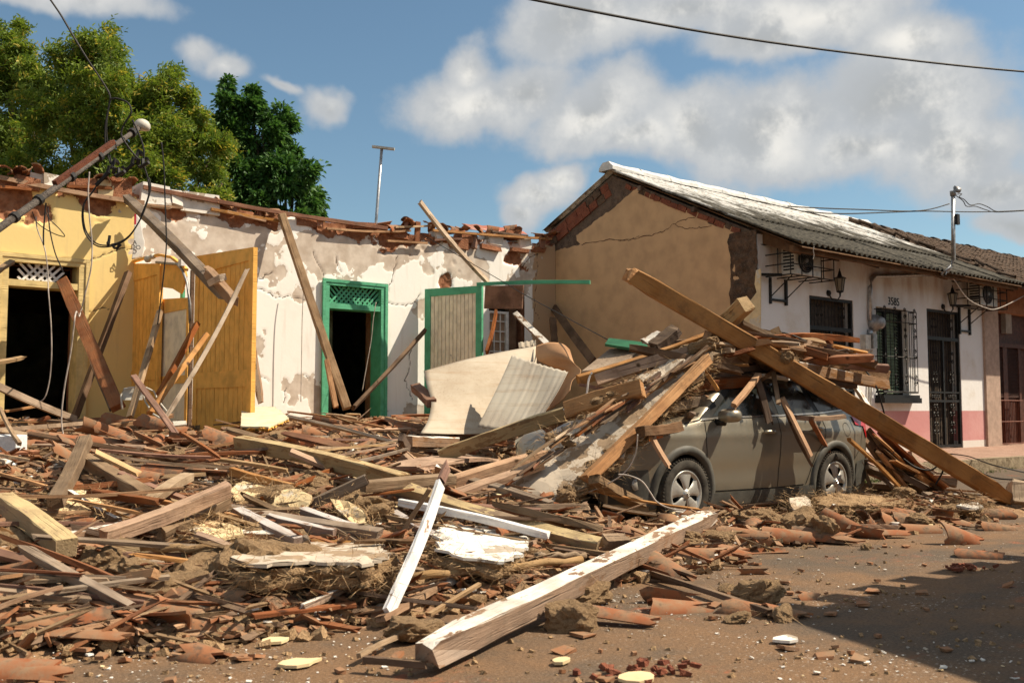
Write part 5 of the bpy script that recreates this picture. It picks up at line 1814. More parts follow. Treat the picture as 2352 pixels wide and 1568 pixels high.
hero('lilac-white board half hidden behind the leaning white plank', 'wood_lilac', ('K', 960, 260, mm(.06)), ('K', 1510, 600, mm(.03)), .10, .08, .2, .02)
hero('brown plank raised across the rubble with a sawn grey end', 'wood_tan', ('R', 30, 1310, mm(.10)), ('R', 965, 950, mm(.28)), .12, .15, .25, .03, 'plank', 'plank', seg=9)
hero('grey plank in the shade under the raised brown plank', 'wood_grey', ('R', 460, 1290, mm(.05)), ('R', 945, 1035, mm(.15)), .12, .13, .3, .03, 'plank', 'plank')
hero('square post with yellow painted top and sawn brown end', 'wood_yellow', ('J', 10, 110, mm(.16)), ('J', 535, 490, mm(.16)), .19, .17, .05, .015, 'post', 'post')
hero('mouldy grey post with chipped end pointing at the viewer', 'wood_grey', ('B', 690, 1190, mm(.22)), ('J', 440, 130, mm(.16)), .15, .13, .2, .02, 'post', 'post')
hero('pale grey beam between the mouldy post and the tile pile', 'wood_grey', ('R', -100, 740, mm(.12)), ('R', 380, 1020, mm(.12)), .15, .15, .1, .02, B_, 'beam')
hero('pale short beam meeting the grey beam at an angle', 'wood_pale', ('R', 385, 1045, mm(.12)), ('R', 665, 865, mm(.08)), .13, .10, .1, .02, B_, 'beam')
hero('mottled painted board lying below the raised brown plank', 'wood_yellow', ('J', 690, 420, mm(.05)), ('J', 1500, 560, mm(.05)), .04, .16, -.6, .02, 'board', 'board')
for (lab, m, a, b, w, h) in [
        ('longest pale lath lying in front of the tile pile', 'wood_pale', ('R', 0, 700, mm(.14)), ('R', 1010, 800, mm(.10)), .055, .04),
        ('red lath just behind the longest pale lath', 'wood_red', ('R', 0, 672, mm(.12)), ('R', 830, 728, mm(.08)), .05, .035),
        ('thin lath crossing over the pale grey beam', 'wood_tan', ('J', 0, 75, mm(.20)), ('J', 1480, 12, mm(.22)), .05, .035),
        ('dark lath sloping up to the lying cream panel', 'wood_dark', ('R', 790, 655, mm(.08)), ('R', 1430, 480, mm(.12)), .05, .035),
        ('pale lath ending beside the green strip', 'wood_pale', ('R', 880, 742, mm(.12)), ('R', 1385, 825, mm(.12)), .06, .045),
        ('red-brown lath dropping from the folding chair to the laths', 'wood_red', ('R', 600, 545, mm(.25)), ('R', 885, 728, mm(.08)), .05, .04),
        ('grey plank along the left edge of the rubble', 'wood_grey', ('B', -100, 1115, mm(.14)), ('B', 700, 1055, mm(.10)), .06, .07),
        ('brown beam behind the grey post with notches', 'wood_tan', ('R', 960, 825, mm(.09)), ('R', 1420, 950, mm(.09)), .10, .10),
        ('upper lath of the sheaf left of the dark hollow', 'wood_tan', ('R', 1380, 395, mm(.12)), ('R', 2080, 512, mm(.12)), .045, .04),
        ('second lath of the sheaf left of the dark hollow', 'wood_pale', ('R', 1590, 655, mm(.10)), ('R', 2195, 602, mm(.10)), .045, .04),
        ('third lath of the sheaf left of the dark hollow', 'wood_pale', ('R', 1560, 690, mm(.10)), ('R', 2110, 640, mm(.10)), .045, .03),
        ('fourth lath of the sheaf left of the dark hollow', 'wood_tan', ('R', 1650, 728, mm(.10)), ('R', 2205, 625, mm(.10)), .045, .03),
        ('lowest lath of the sheaf left of the dark hollow', 'wood_grey', ('R', 1830, 770, mm(.06)), ('R', 2250, 665, mm(.08)), .05, .04),
        ('long lath leading to the foot of the white curved sheet', 'wood_red', ('R', 1710, 598, mm(.08)), ('D', 730, 1018, mm(.10)), .05, .04),
        ('broken lath with forked end at the foot of the slab', 'wood_tan', ('R', 20, 1390, mm(.05)), ('J', 10, 130, mm(.05)), .05, .03),
        ('dark stick lying on the road behind the big white beam', 'wood_dark', ('M', 20, 540, zz(.05)), ('M', 765, 785, zz(.04)), .06, .05),
        ('brown bark-edged plank under the foot of the leaning white plank', 'wood_tan', ('K', 1110, 1195, zz(.06)), ('K', 1515, 965, mm(.06)), .10, .05),
        ('white-faced short batten on the lower edge of the rubble', 'wood_white', ('K', 540, 1110, mm(.05)), ('K', 860, 960, mm(.08)), .06, .06),
        ('splintered red board on the lower edge of the rubble', 'wood_red', ('K', 195, 1170, mm(.03)), ('K', 960, 1085, mm(.05)), .10, .03),
        ('dark shaft sticking out of the near end of the white beam', 'wood_dark', ('L', 40, 1250, zz(.06)), ('L', 500, 1290, zz(.06)), .05, .05),
        ('thin stick pointing at the near end of the white beam', 'bamboo', ('L', 10, 1225, zz(.05)), ('L', 300, 1085, zz(.05)), .035, .035),
        ('thin stick beside the mud lumps behind the white beam', 'bamboo', ('L', 520, 930, mm(.04)), ('L', 900, 700, mm(.04)), .035, .035),
        ('straight grey lath across the lower left rubble', 'wood_grey', ('J', 190, 765, mm(.05)), ('J', 900, 745, mm(.08)), .05, .03),
        ('second grey lath across the lower left rubble', 'wood_pale', ('J', 420, 845, mm(.08)), ('J', 1380, 725, mm(.10)), .05, .035),
        ('bent brown lath at the lower left edge of the rubble', 'wood_tan', ('J', -60, 990, mm(.06)), ('J', 520, 800, mm(.10)), .06, .03),
        ('lath leaning out of the dirt at the far left edge', 'wood_tan', ('J', -40, 740, mm(.06)), ('J', 520, 630, mm(.10)), .06, .03),
        ('long plank sloping down from the left edge before the yellow door', 'wood_grey', ('B', -60, 740, Zd(11.5)), ('B', 620, 1030, mm(.10)), .05, .14),
        ('short plank on the left edge before the yellow door', 'wood_tan', ('B', 30, 962, mm(.15)), ('B', 355, 905, mm(.22)), .08, .04),
        ('lath leaning down at the left edge beside the white block', 'wood_grey', ('B', 0, 935, mm(.35)), ('B', 160, 1225, mm(.10)), .05, .05)]:
    hero(lab, m, a, b, w, h, RNG.uniform(-.2, .2), .03, 'lath' if w < .09 else 'plank', 'lath' if w < .09 else 'plank')
# timbers leaning on and before the walls
TS[0] = 1.0
hero('massive beam slanting from the wall head down across the orange partition', 'wood_grey', ('A', 1010, 540, Zd(16.2)), ('A', 1810, 1340, Zd(12.6)), .13, .13, .3, .10, B_, 'beam', seg=9)
hero('tall tan beam leaning on the white wall beside the green doorway', 'wood_grey', ('C', 395, 140, yy_(16.30)), ('C', 870, 1550, ('y', 14.9)), .135, .10, .6, .02, B_, 'beam', seg=9)
hero('second half of the split tan beam in front of the green doorway', 'wood_tan', ('C', 720, 1190, ('y', 15.1)), ('C', 790, 1545, ('y', 14.8)), .08, .08, .4, .04, B_, 'beam')
hero('dark nail-holed plank leaning from the cream leaf to the green doorway', 'wood_dark', ('C', 1435, 985, yy_(16.2)), ('C', 915, 1545, yy_(15.3)), .12, .06, .9, .03, 'plank', 'plank')
hero('pale plank sticking up against the sky from the wall head', 'wood_pale', ('C', 1395, 50, Zd(19.2)), ('C', 1895, 640, Zd(19.8)), .13, .06, .9, .03, 'plank', 'plank')
hero('short grey-white plank leaning beside the orange door leaf', 'wood_white', ('C', 170, 1040, yy_(16.2)), ('C', 245, 1510, yy_(15.6)), .15, .05, 1.3, .05, 'plank', 'plank')
hero('dusty pink-brown plank leaning on the tan gable wall', 'wood_dark', ('E', 135, 1170, ('x', XG - .08)), ('E', 420, 1560, Zd(18.6)), .16, .06, 1.0, .02, 'plank', 'plank')
hero('white batten leaning from the dark board to the curved sheet', 'wood_white', ('D', 915, 155, Zd(19.3)), ('D', 1145, 378, Zd(17.5)), .10, .06, .5, .02, 'batten', 'batten')
hero('red plank leaning inside the boarded opening', 'wood_red', ('D', 775, 140, Zd(19.6)), ('D', 705, 440, Zd(19.0)), .14, .05, 1.4, .02, 'plank', 'plank')
hero('dark post standing in the far wall corner', 'wood_dark', ('D', 1185, 190, Zd(20.5)), ('D', 1200, 370, Zd(20.2)), .13, .1, 0, .02, 'post', 'post')
hero('knotty red-brown plank leaning from the yellow door to the rubble', 'wood_red', ('A', 505, 1215, Zd(15.2)), ('B', 950, 930, Zd(12.4)), .17, .09, .6, .04, 'plank', 'plank', seg=9)
hero('dark plank leaning on the orange partition across the knotty plank', 'wood_dark', ('A', 1035, 1150, Zd(15.6)), ('B', 600, 1015, Zd(14.0)), .12, .08, .6, .03, 'plank', 'plank', seg=9)
hero('thin dark strip behind the knotty plank', 'wood_dark', ('B', 740, 560, Zd(14.2)), ('B', 900, 945, Zd(13.2)), .06, .05, .3)
hero('lath leaning highest on the orange door leaf', 'wood_pale', ('A', 1995, 1115, Zd(12.2)), ('B', 1310, 1045, Zd(10.9)), .075, .05, .6, .05, 'lath', 'lath', seg=9)
hero('brown lath leaning below the slanting beam before the orange door', 'wood_tan', ('B', 1670, 335, Zd(12.3)), ('B', 1205, 975, Zd(11.2)), .07, .06, .5, .04, 'lath', 'lath')
hero('dark lath leaning in the orange door opening', 'wood_red', ('B', 1590, 250, Zd(12.9)), ('B', 1280, 830, Zd(12.0)), .08, .06, .5, .04, 'lath', 'lath')
hero('narrow grey strut standing behind the folding chair', 'wood_grey', ('B', 1290, 150, Zd(13.0)), ('B', 1045, 1010, Zd(11.6)), .075, .05, .5, .02, 'strut', 'strut')
hero('red lath crossing in front of the folding chair', 'wood_red', ('B', 1075, 675, Zd(11.4)), ('B', 1430, 1160, Zd(10.7)), .06, .05, .5, .04, 'lath', 'lath')
hero('stub of lath poking into the yellow doorway at the left edge', 'wood_pale', ('B', -60, 570, Zd(12)), ('B', 200, 525, Zd(12.5)), .06, .04, .3, .06, 'lath', 'lath')
hero('short grey board at the left edge beside the lattice', 'wood_grey', ('A', -60, 1170, Zd(13)), ('A', 100, 1060, Zd(13.4)), .08, .04, .3, .04, 'board', 'board')
hero('small splintered block nailed to the slanting beam', 'wood_pale', ('A', 1695, 1235, Zd(12.6)), ('A', 1800, 1185, Zd(12.3)), .08, .08, .3, .03, 'timber_block', 'timber')
hero('broken end piece of the slanting beam with torn tip', 'wood_tan', ('A', 1650, 1120, Zd(12.9)), ('A', 1900, 1400, Zd(12.45)), .10, .14, .3, .10, B_, 'beam')
# hollow beside the curved sheet
def bored(o, fx_, y, r_=.03):
    L_ = max(v.co.x for v in o.data.vertices)
    mb = MB(); mb.lathe([(0, .003), (r_, .003), (r_ * 1.05, -.01)], (L_ * fx_, y, 0), (0, 1 if y > 0 else -1, 0), 12)
    h_ = mb.build('bored_hole', MAT['crack']); h_.parent = o


hero('long yellow-grey beam sloping up toward the orange beam', 'wood_yellow', ('D', 370, 1190, Zd(10.4)), ('D', 1275, 880, Zd(10.2)), .12, .14, .15, .02, B_, 'beam', seg=9)
hero('orange sawn beam with a bored hole on the plaster slab', 'wood_tan', ('D', 1285, 865, Zd(10.0)), ('D', 1838, 700, Zd(9.7)), .14, .165, -.25, .01, B_, 'beam', seg=7)
bored(LAST[0], .5, -.071); bored(LAST[0], .5, .071)
hero('sawn block end at the edge of the dark hollow', 'wood_tan', ('D', 90, 1190, mm(.08)), ('D', 165, 1260, mm(.05)), .14, .10, .1, .02, 'timber_block', 'timber')
hero('whitewashed board in the rubble below the curved sheet', 'wood_white', ('D', 130, 1080, mm(.1)), ('D', 480, 1085, mm(.1)), .14, .12, .1, .02, 'board', 'board')
hero('dark upright stake below the curved sheet', 'wood_dark', ('D', 85, 1045, mm(.2)), ('D', 135, 1140, mm(.02)), .06, .1, .1, .02, 'stake', 'timber')
hero('reddish post end beside the cream leaf', 'wood_red', ('D', 190, 690, Zd(13.5)), ('D', 310, 810, Zd(12.6)), .13, .11, .2, .02, 'post', 'post')
hero('long board along the lower edge of the plaster slab', 'wood_tan', ('D', 410, 1390, Zd(8.9)), ('D', 1125, 1180, Zd(9.6)), .10, .10, .2, .02, B_, 'beam', seg=8)
hero('second board along the lower edge of the plaster slab', 'wood_tan', ('D', 500, 1460, Zd(8.7)), ('D', 1100, 1250, Zd(9.3)), .12, .06, .2, .02, 'plank', 'plank', seg=8)
hero('dusty broad board before the dark hollow', 'wood_tan', ('D', 130, 1270, mm(.08)), ('D', 720, 1215, mm(.10)), .40, .04, .05, .06, 'board', 'board', seg=8)
# on and against the car
hero('huge squared beam slanting over the car from the gable to the road', 'wood_tan', ('E', 690, 935, Zd(10.4)), ('V', 2318, 1148, Zd(11.7)), .185, .185, .2, .06, B_, 'beam', seg=16)
hero('tenon stub on the upper end of the huge slanting beam', 'wood_tan', ('E', 655, 920, Zd(10.35)), ('E', 740, 975, Zd(10.45)), .10, .13, .2, .05, 'tenon', 'timber')
hero('broken wedge standing at the foot of the huge slanting beam', 'wood_pale', ('V', 2345, 1165, Zd(11.6)), ('V', 2338, 1105, Zd(11.75)), .22, .16, .3, .06, 'wedge', 'timber')
hero('yellow-faced beam stub poking up behind the huge beam', 'wood_yellow', ('E', 1330, 1320, Zd(11.3)), ('E', 1530, 1140, Zd(10.9)), .18, .17, .3, .02, B_, 'beam')
hero('upper purlin lying on the slab top left of the huge beam', 'wood_tan', ('D', 1365, 640, Zd(10.6)), ('D', 2340, 315, Zd(11.0)), .10, .10, .2, .03, 'purlin', 'beam', seg=10)
hero('second purlin lying just under the upper purlin', 'wood_tan', ('D', 1500, 640, Zd(10.3)), ('D', 2351, 400, Zd(10.7)), .05, .12, -.3, .03, 'purlin', 'beam', seg=10)
hero('edge rafter of the collapsed ceiling running down to the ground', 'wood_tan', ('I', 905, 5, Zd(10.2)), ('I', 10, 900, Zd(8.95)), .085, .10, .2, .03, 'rafter', 'beam', seg=12)
hero('white-topped board in the heap above the purlins', 'wood_white', ('D', 1850, 370, Zd(11.3)), ('D', 1960, 300, Zd(11.4)), .12, .05, .4, .02, 'board', 'board')
hero('dark split timber standing in the heap left of the huge beam', 'wood_dark', ('D', 1890, 420, Zd(11.1)), ('D', 2080, 275, Zd(11.3)), .16, .12, .3, .12)
for (lab, m, a, b, w, h) in [
        ('tan beam end resting above the windscreen', 'wood_tan', ('I', 920, 45, yy_(6.75)), ('I', 1260, 30, yy_(7.0)), .11, .10),
        ('long dark timber lying over the car roof edge', 'wood_dark', ('I', 765, 135, yy_(6.8)), ('I', 1385, 72, yy_(6.9)), .12, .12),
        ('red timber with a torn end above the wing mirror', 'wood_red', ('I', 755, 215, yy_(6.75)), ('I', 1200, 172, yy_(6.7)), .10, .11),
        ('grey timber above the bonnet rubble', 'wood_grey', ('I', 585, 365, yy_(6.7)), ('I', 860, 310, yy_(6.75)), .11, .10),
        ('short dark timber over the bonnet', 'wood_dark', ('I', 405, 540, yy_(6.35)), ('I', 690, 505, yy_(6.45)), .10, .10),
        ('rough stick across the front side window', 'wood_tan', ('I', 1270, 125, yy_(6.55)), ('I', 1085, 355, yy_(6.35)), .06, .05),
        ('dark strip before the front side window', 'wood_dark', ('I', 1240, 110, yy_(6.65)), ('I', 1348, 490, yy_(6.42)), .07, .04),
        ('thin grey strip before the rear side window', 'wood_grey', ('I', 1372, 105, yy_(6.65)), ('I', 1412, 345, yy_(6.4)), .05, .03),
        ('pale-tipped board leaning on the rear door', 'wood_tan', ('I', 1435, 290, yy_(6.45)), ('I', 1650, 730, yy_(6.15)), .08, .03),
        ('dark board behind the pale-tipped one on the rear door', 'wood_dark', ('I', 1440, 330, yy_(6.48)), ('I', 1655, 795, yy_(6.2)), .10, .03),
        ('thin lath propped against the rear wheel', 'wood_red', ('I', 1640, 450, yy_(6.38)), ('I', 1950, 1020, zz(.12)), .05, .035),
        ('tan lath lying level along the car window sill', 'wood_tan', ('I', 1520, 437, yy_(6.42)), ('I', 1890, 430, yy_(6.42)), .05, .05),
        ('lath dangling behind the rear wheel', 'wood_tan', ('I', 1915, 592, yy_(6.4)), ('I', 2285, 940, Zd(11.9)), .05, .035),
        ('white strip lying above the rear side window', 'wood_chalk', ('I', 1270, 135, yy_(6.7)), ('I', 1480, 168, yy_(6.75)), .07, .03),
        ('small lath under the tan beam end above the windscreen', 'wood_tan', ('I', 860, 85, yy_(6.6)), ('I', 975, 245, yy_(6.5)), .05, .04),
        ('long white-grey strip crossing the front wing', 'wood_white', ('I', 790, 405, yy_(6.5)), ('I', 300, 965, zz(.15)), .07, .035),
        ('short lath standing over the front wheel arch', 'wood_tan', ('I', 480, 555, yy_(6.4)), ('I', 622, 800, yy_(6.2)), .055, .035),
        ('lath standing before the front bumper', 'wood_tan', ('I', 240, 725, Zd(9.2)), ('I', 382, 1000, zz(.18)), .055, .035),
        ('grey lath behind the one before the front bumper', 'wood_grey', ('I', 315, 650, Zd(9.5)), ('I', 215, 920, zz(.2)), .055, .035),
        ('flat grey timber lying before the front bumper', 'wood_grey', ('I', 70, 885, Zd(8.9)), ('I', 515, 1110, zz(.2)), .11, .08),
        ('rotten mud-caked log hanging over the car roof towards the window', 'mud', ('H', 330, 210, Zd(11.4)), ('H', 1215, 425, Zd(12.3)), .20, .20),
        ('white-faced plank beneath the rotten log', 'wood_white', ('H', 520, 345, Zd(11.2)), ('H', 1240, 485, Zd(12.2)), .10, .12),
        ('dark beam under the white-faced plank', 'wood_dark', ('H', 560, 420, Zd(11.3)), ('H', 980, 470, Zd(11.9)), .12, .13),
        ('broad tan plank on the heap behind the huge beam', 'wood_tan', ('H', 165, 75, Zd(11.9)), ('H', 560, 135, Zd(12.3)), .18, .06),
        ('tan beam end behind the huge beam near the first door', 'wood_tan', ('H', 450, 175, Zd(12.0)), ('H', 735, 115, Zd(12.4)), .10, .07),
        ('square beam end poking towards the first door', 'wood_red', ('H', 580, 185, Zd(12.1)), ('H', 785, 140, Zd(12.4)), .11, .09),
        ('white plank standing behind the rear of the car', 'wood_white', ('H', 985, 490, Zd(13.2)), ('H', 1100, 675, Zd(13.0)), .12, .04),
        ('dark plank in the heap behind the rear bumper', 'wood_dark', ('H', 1000, 800, Zd(12.6)), ('H', 1330, 1250, Zd(12.2)), .22, .04),
        ('torn dark panel under the huge beam behind the car', 'wood_dark', ('H', 1090, 850, Zd(12.7)), ('H', 1420, 1230, Zd(12.5)), .40, .03),
        ('brown boards end under the huge beam', 'wood_red', ('H', 1180, 850, Zd(12.5)), ('H', 1720, 1330, Zd(12.2)), .30, .03),
        ('cane lying below the lower half of the huge beam', 'bamboo', ('H', 1430, 1035, Zd(12.3)), ('H', 1735, 1365, zz(.08)), .05, .05),
        ('second cane below the lower half of the huge beam', 'bamboo', ('H', 1480, 1130, Zd(12.2)), ('H', 1650, 1320, zz(.08)), .045, .045),
        ('grey log end on the kerb behind the huge beam', 'wood_grey', ('H', 1660, 1235, Zd(13.0)), ('H', 1810, 1270, Zd(12.9)), .16, .14),
        ('broad board lying low behind the rear bumper', 'wood_grey', ('H', 1040, 1150, Zd(12.2)), ('H', 1380, 1230, Zd(12.4)), .25, .04),
        ('long thin board lying in the rubble strip before the car', 'wood_tan', ('M', 1230, 248, mm(.03)), ('M', 1570, 255, mm(.03)), .08, .04),
        ('small upright splinter in the rubble strip before the car', 'wood_white', ('I', 1815, 1070, mm(.15)), ('I', 1765, 1135, mm(.02)), .03, .02)]:
    hero(lab, m, a, b, w, h, RNG.uniform(-.3, .3), .04, 'lath' if w < .08 else ('log' if 'log' in lab else 'plank'), 'lath' if w < .08 else 'timber')
# canes
for (lab, a, b, r_) in [('upper bamboo cane beside the flaked white slab', ('L', 1290, 500, mm(.06)), ('L', 1660, 495, mm(.06)), .020), ('long bamboo cane below the flaked white slab', ('L', 390, 655, mm(.06)), ('L', 1630, 525, mm(.06)), .024),
                        ('short cane lying on the left end of the plaster slab', ('J', 1130, 490, mm(.12)), ('J', 1810, 500, mm(.12)), .022), ('short cane below the mottled board', ('J', 1010, 625, mm(.06)), ('J', 1330, 620, mm(.06)), .026)]:
    A, Bv = P(a), P(b)
    mb = MB(); n = 9
    mb.tube([A.lerp(Bv, i / n) + Vector((0, 0, .01 * math.sin(i * 2.1))) for i in range(n + 1)], [r_ * (1.12 if i % 2 else 1.0) for i in range(n + 1)], 8)
    tag(mb.build('bamboo_cane', MAT['bamboo'], smooth=True, origin=A), lab, 'cane')

# ------------------------------------------------------------------ panelled partition and leaves
def panel(name, label, cat, a, b, z0, za, zb, n_plank, mat, stile=.12, rails=(), frame_mat=None, th=.035, face=Vector((0, 0, 0))):
    """vertical panel from plan point a to b: planks between stiles and rails"""
    a, b = Vector((a.x, a.y, 0)), Vector((b.x, b.y, 0))
    frame_mat = frame_mat or mat
    t = empty(name, (a.x, a.y, z0), label, cat)
    u = (b - a); L = u.length; u.normalize(); n = Vector((u.y, -u.x, 0))
    if n.dot(EYE - a) < 0:
        n = -n
    ztop = lambda s: za + (zb - za) * s / L
    def piece(nm, s0, s1, y0, y1, zlo, zhi0, zhi1, mt):
        mb = MB()
        p = [a + u * s0, a + u * s1]
        pts = []
        for off in (y0, y1):
            pts += [p[0] + n * off + Vector((0, 0, zlo)), p[1] + n * off + Vector((0, 0, zlo)), p[1] + n * off + Vector((0, 0, zhi1)), p[0] + n * off + Vector((0, 0, zhi0))]
        mb.add(pts, [(0, 1, 2, 3), (7, 6, 5, 4), (0, 4, 5, 1), (1, 5, 6, 2), (2, 6, 7, 3), (3, 7, 4, 0)])
        o = mb.build(nm, MAT[mt], t)
        return o
    for i in range(n_plank):
        s0 = stile + (L - 2 * stile) * i / n_plank; s1 = stile + (L - 2 * stile) * (i + 1) / n_plank
        piece('plank', s0 + .006, s1 - .006, -.006, .012 + RNG.uniform(0, .003), z0, ztop(s0) - .1, ztop(s1) - .1, mat)
    piece('backing', stile * .5, L - stile * .5, -.02, -.008, z0 + .02, ztop(0) - .12, ztop(L) - .12, 'wood_dark')
    piece('stile', 0, stile, -.03, .03, z0, ztop(0), ztop(stile), frame_mat)
    piece('stile', L - stile, L, -.03, .03, z0, ztop(L - stile), ztop(L), frame_mat)
    piece('rail', stile, L - stile, -.028, .028, ztop(0) - .16, ztop(stile), ztop(L - stile), frame_mat) if abs(za - zb) < .03 else piece('rail', stile, L - stile, -.028, .028, min(za, zb) - .16, ztop(stile), ztop(L - stile), frame_mat)
    for (z, h) in rails:
        piece('rail', stile, L - stile, -.028, .028, z - h / 2, z + h / 2, z + h / 2, frame_mat)
    return t


XP = 5.72
pt = lambda px, py: on_x(px, py, XP)
a, b = pt(293, 800), pt(367, 800)
panel('panelled_partition', 'orange bead-board partition standing against the yellow wall', 'partition', a, b, .9, pt(293, 607).z, pt(367, 607).z, 8, 'wood_ochre', .10, [(pt(330, 862).z, .16)])
a, b = pt(449, 800), pt(583, 800)
panel('door_leaf', 'tall orange bead-board door leaf standing in the rubble', 'door', a, b, .75, pt(449, 590).z, pt(583, 569).z, 11, 'wood_ochre', .13, [(pt(500, 872).z, .22)])
# door opening between: post, cream inner leaf, hanging board, cable pipe
panel('door_leaf', 'narrow orange door leaf with cream panel standing in the orange opening', 'door', on_x(366, 800, XP + .08), on_x(436, 800, XP + .08), .85, on_x(366, 688, XP + .08).z, on_x(436, 684, XP + .08).z, 1, 'wood_cream', .09, [(on_x(400, 872, XP + .08).z, .12)], 'wood_ochre')
for (lab, m, px0, px1, py0, py1, dx, nm, cat) in [('dark jamb post beside the orange door leaf', 'wood_dark', 429, 440, 620, 980, .02, 'jamb_post', 'post')]:
    p0, p1 = on_x(px0, py1, XP + dx), on_x(px1, py0, XP + dx)
    mb = MB(); mb.box((XP + dx, min(p0.y, p1.y), .9), (XP + dx + .05, max(p0.y, p1.y), p1.z)); o = mb.build(nm, MAT[m]); tag(o, lab, cat)
    if 'cream' in lab:
        for (z, h) in ((p1.z - .30, .10),):
            mbx = MB(); mbx.box((XP + dx - .03, min(p0.y, p1.y) - .02, z - .05), (XP + dx - .002, max(p0.y, p1.y) + .02, z + .05)); mbx.build('cross_bar', MAT['wood_grey'], o)
poly = [pt(*q('A', x, y)) for x, y in [(1285, 1075), (1480, 1090), (1495, 1180), (1470, 1290), (1455, 1320), (1390, 1280), (1290, 1265)]]
mb = MB(); mb.prism([tuple(p) for p in poly], (0, 0, 0), (.03, 0, 0)); tag(mb.build('torn_board', MAT['wood_ochre']), 'torn orange board hanging at the top of the door opening', 'board')
tp = [pt(*q('A', x, y)) + Vector((-.03, 0, 0)) for x, y in [(1015, 1090), (1100, 1060), (1200, 1030), (1300, 1010), (1400, 1030), (1480, 1090), (1520, 1130)]]
mb = MB()
for p, r_ in zip(tp[:-1], tp[1:]):
    mb.bar(p, r_, .05, .04)
tag(mb.build('bent_trim', MAT['wood_ochre']), 'bent strip of trim along the top of the orange partition', 'trim')
mb = MB(); mb.tube([pt(*q('A', x, y)) + Vector((-.06, 0, 0)) for x, y in [(1290, 1070), (1380, 1080), (1460, 1085), (1500, 1130), (1540, 1230), (1560, 1400), (1565, 1560)]], .022, 6)
tag(mb.build('conduit_pipe', MAT['grey_metal'], smooth=True), 'grey conduit bending down through the orange door opening', 'pipe')
p = pt(*q('A', 1250, 1035)); mb = MB(); mb.lathe([(0, -.12), (.05, -.1), (.06, -.06), (.035, -.01), (.03, .05), (.045, .06), (.045, .1), (0, .1)], p + Vector((-.08, 0, 0)), (0.2, -.95, .2), 12); tag(mb.build('light_bulb', MAT['ac_white'], smooth=True), 'white light bulb in a holder on top of the orange partition', 'bulb')
p = pt(*q('A', 1500, 1075)); mb = MB(); mb.box((p.x - .1, p.y - .06, p.z - .05), (p.x - .03, p.y + .06, p.z + .05)); tag(mb.build('junction_box', MAT['white_paint']), 'small white junction box beside the slanting beam', 'junction box')
g = bpy.data.objects.new('x', None)
mb = MB(); a = pt(372, 700); mb.box((XP + .3, a.y - .06, 1.0), (XP + .34, a.y + .04, pt(372, 660).z)); tag(mb.build('green_post', MAT['wood_green']), 'green post seen through the orange door opening', 'post')

# cream leaf with green frame
PLa = on_y(977, 800, YW - .12); PRb = on_d(1108, 800, 19.2)
panel('door_leaf', 'cream bead-board leaf in a green frame jutting from the white wall', 'door', PLa, PRb, .9, on_y(977, 664, YW - .12).z, on_d(1108, 655, 19.2).z, 12, 'wood_cream', .14, [], 'wood_green')
hero('thin green rail reaching out towards the tan gable', 'wood_green', ('V', 1095, 653, Zd(19.0)), ('V', 1356, 648, Zd(18.4)), .04, .07, 0, .01, 'green_rail', 'rail')
pa, pb = on_d(1114, 708, 18.9), on_d(1201, 656, 18.4)
mb = MB()
M_, L_ = frame(on_d(1114, 682, 18.9), on_d(1201, 682, 18.4)); mb.box((0, -.015, -.22), (L_, .015, .215), 0, M_)
MAT['plywood'] = mat_wood('plywood', (.13, .055, .025), (.24, .11, .05), None, 0, 0)
tag(mb.build('plywood_board', MAT['plywood']), 'dark stained plywood board hanging right of the cream leaf', 'board')

# ------------------------------------------------------------------ sheets
def surf(name, rows, mat, label, cat, sub=5, corr=None, th=.006, smooth=True):
    """surface through a grid of 3D points (rows of equal length), Catmull-Rom"""
    def cr(p0, p1, p2, p3, t):
        return 0.5 * ((2 * p1) + (p2 - p0) * t + (2 * p0 - 5 * p1 + 4 * p2 - p3) * t * t + (3 * p1 - p0 - 3 * p2 + p3) * t ** 3)
    def dens(pts, k):
        out = []
        for i in range(len(pts) - 1):
            p0 = pts[max(i - 1, 0)]; p3 = pts[min(i + 2, len(pts) - 1)]
            for s_ in range(k):
                out.append(cr(p0, pts[i], pts[i + 1], p3, s_ / k))
        out.append(pts[-1])
        return out
    R1 = [dens(r_, sub) for r_ in rows]
    cols = [dens([R1[j][i] for j in range(len(R1))], sub) for i in range(len(R1[0]))]
    nu, nv = len(cols), len(cols[0])
    mb = MB()
    for i in range(nu):
        for j in range(nv):
            mb.v.append(tuple(cols[i][j]))
    for i in range(nu - 1):
        for j in range(nv - 1):
            a = i * nv + j
            mb.f.append((a, a + 1, a + nv + 1, a + nv)); mb.mi.append(0)
    o = mb.build(name, mat, None, smooth)
    if corr:
        wv, amp = corr
        me = o.data
        for k, v_ in enumerate(me.vertices):
            i = k // nv
            v_.co += Vector(v_.normal) * amp * math.sin(2 * math.pi * i / nu * wv)
    md = o.modifiers.new('th', 'SOLIDIFY'); md.thickness = th
    tag(o, label, cat)
    return o


def mat_sheet(name, c1, c2, rust, amt):
    m, nt, b = new_mat(name)
    v = coords(nt, 'Object')
    a = noise_tex(nt, v, 1.4, 7.0, .65); s_ = noise_tex(nt, coords(nt, 'Object', (0.5, 0.5, 9.0)), 2.0, 6.0, .7)
    c = mix_rgb(nt, ramp(nt, a, .35, .7), c1, c2)
    c = mix_rgb(nt, math_node(nt, 'MULTIPLY', ramp(nt, s_, .5, .72), amt), c, rust)
    spk = noise_tex(nt, v, 60, 3.0, .7)
    c = mix_rgb(nt, math_node(nt, 'MULTIPLY', math_node(nt, 'MULTIPLY', ramp(nt, spk, .58, .66), ramp(nt, a, .42, .6)), .6), c, tuple(x * .5 for x in rust))
    nt.links.new(c, b.inputs['Base Color']); b.inputs['Roughness'].default_value = .75
    bump(nt, b, spk, .2, .004)
    return m


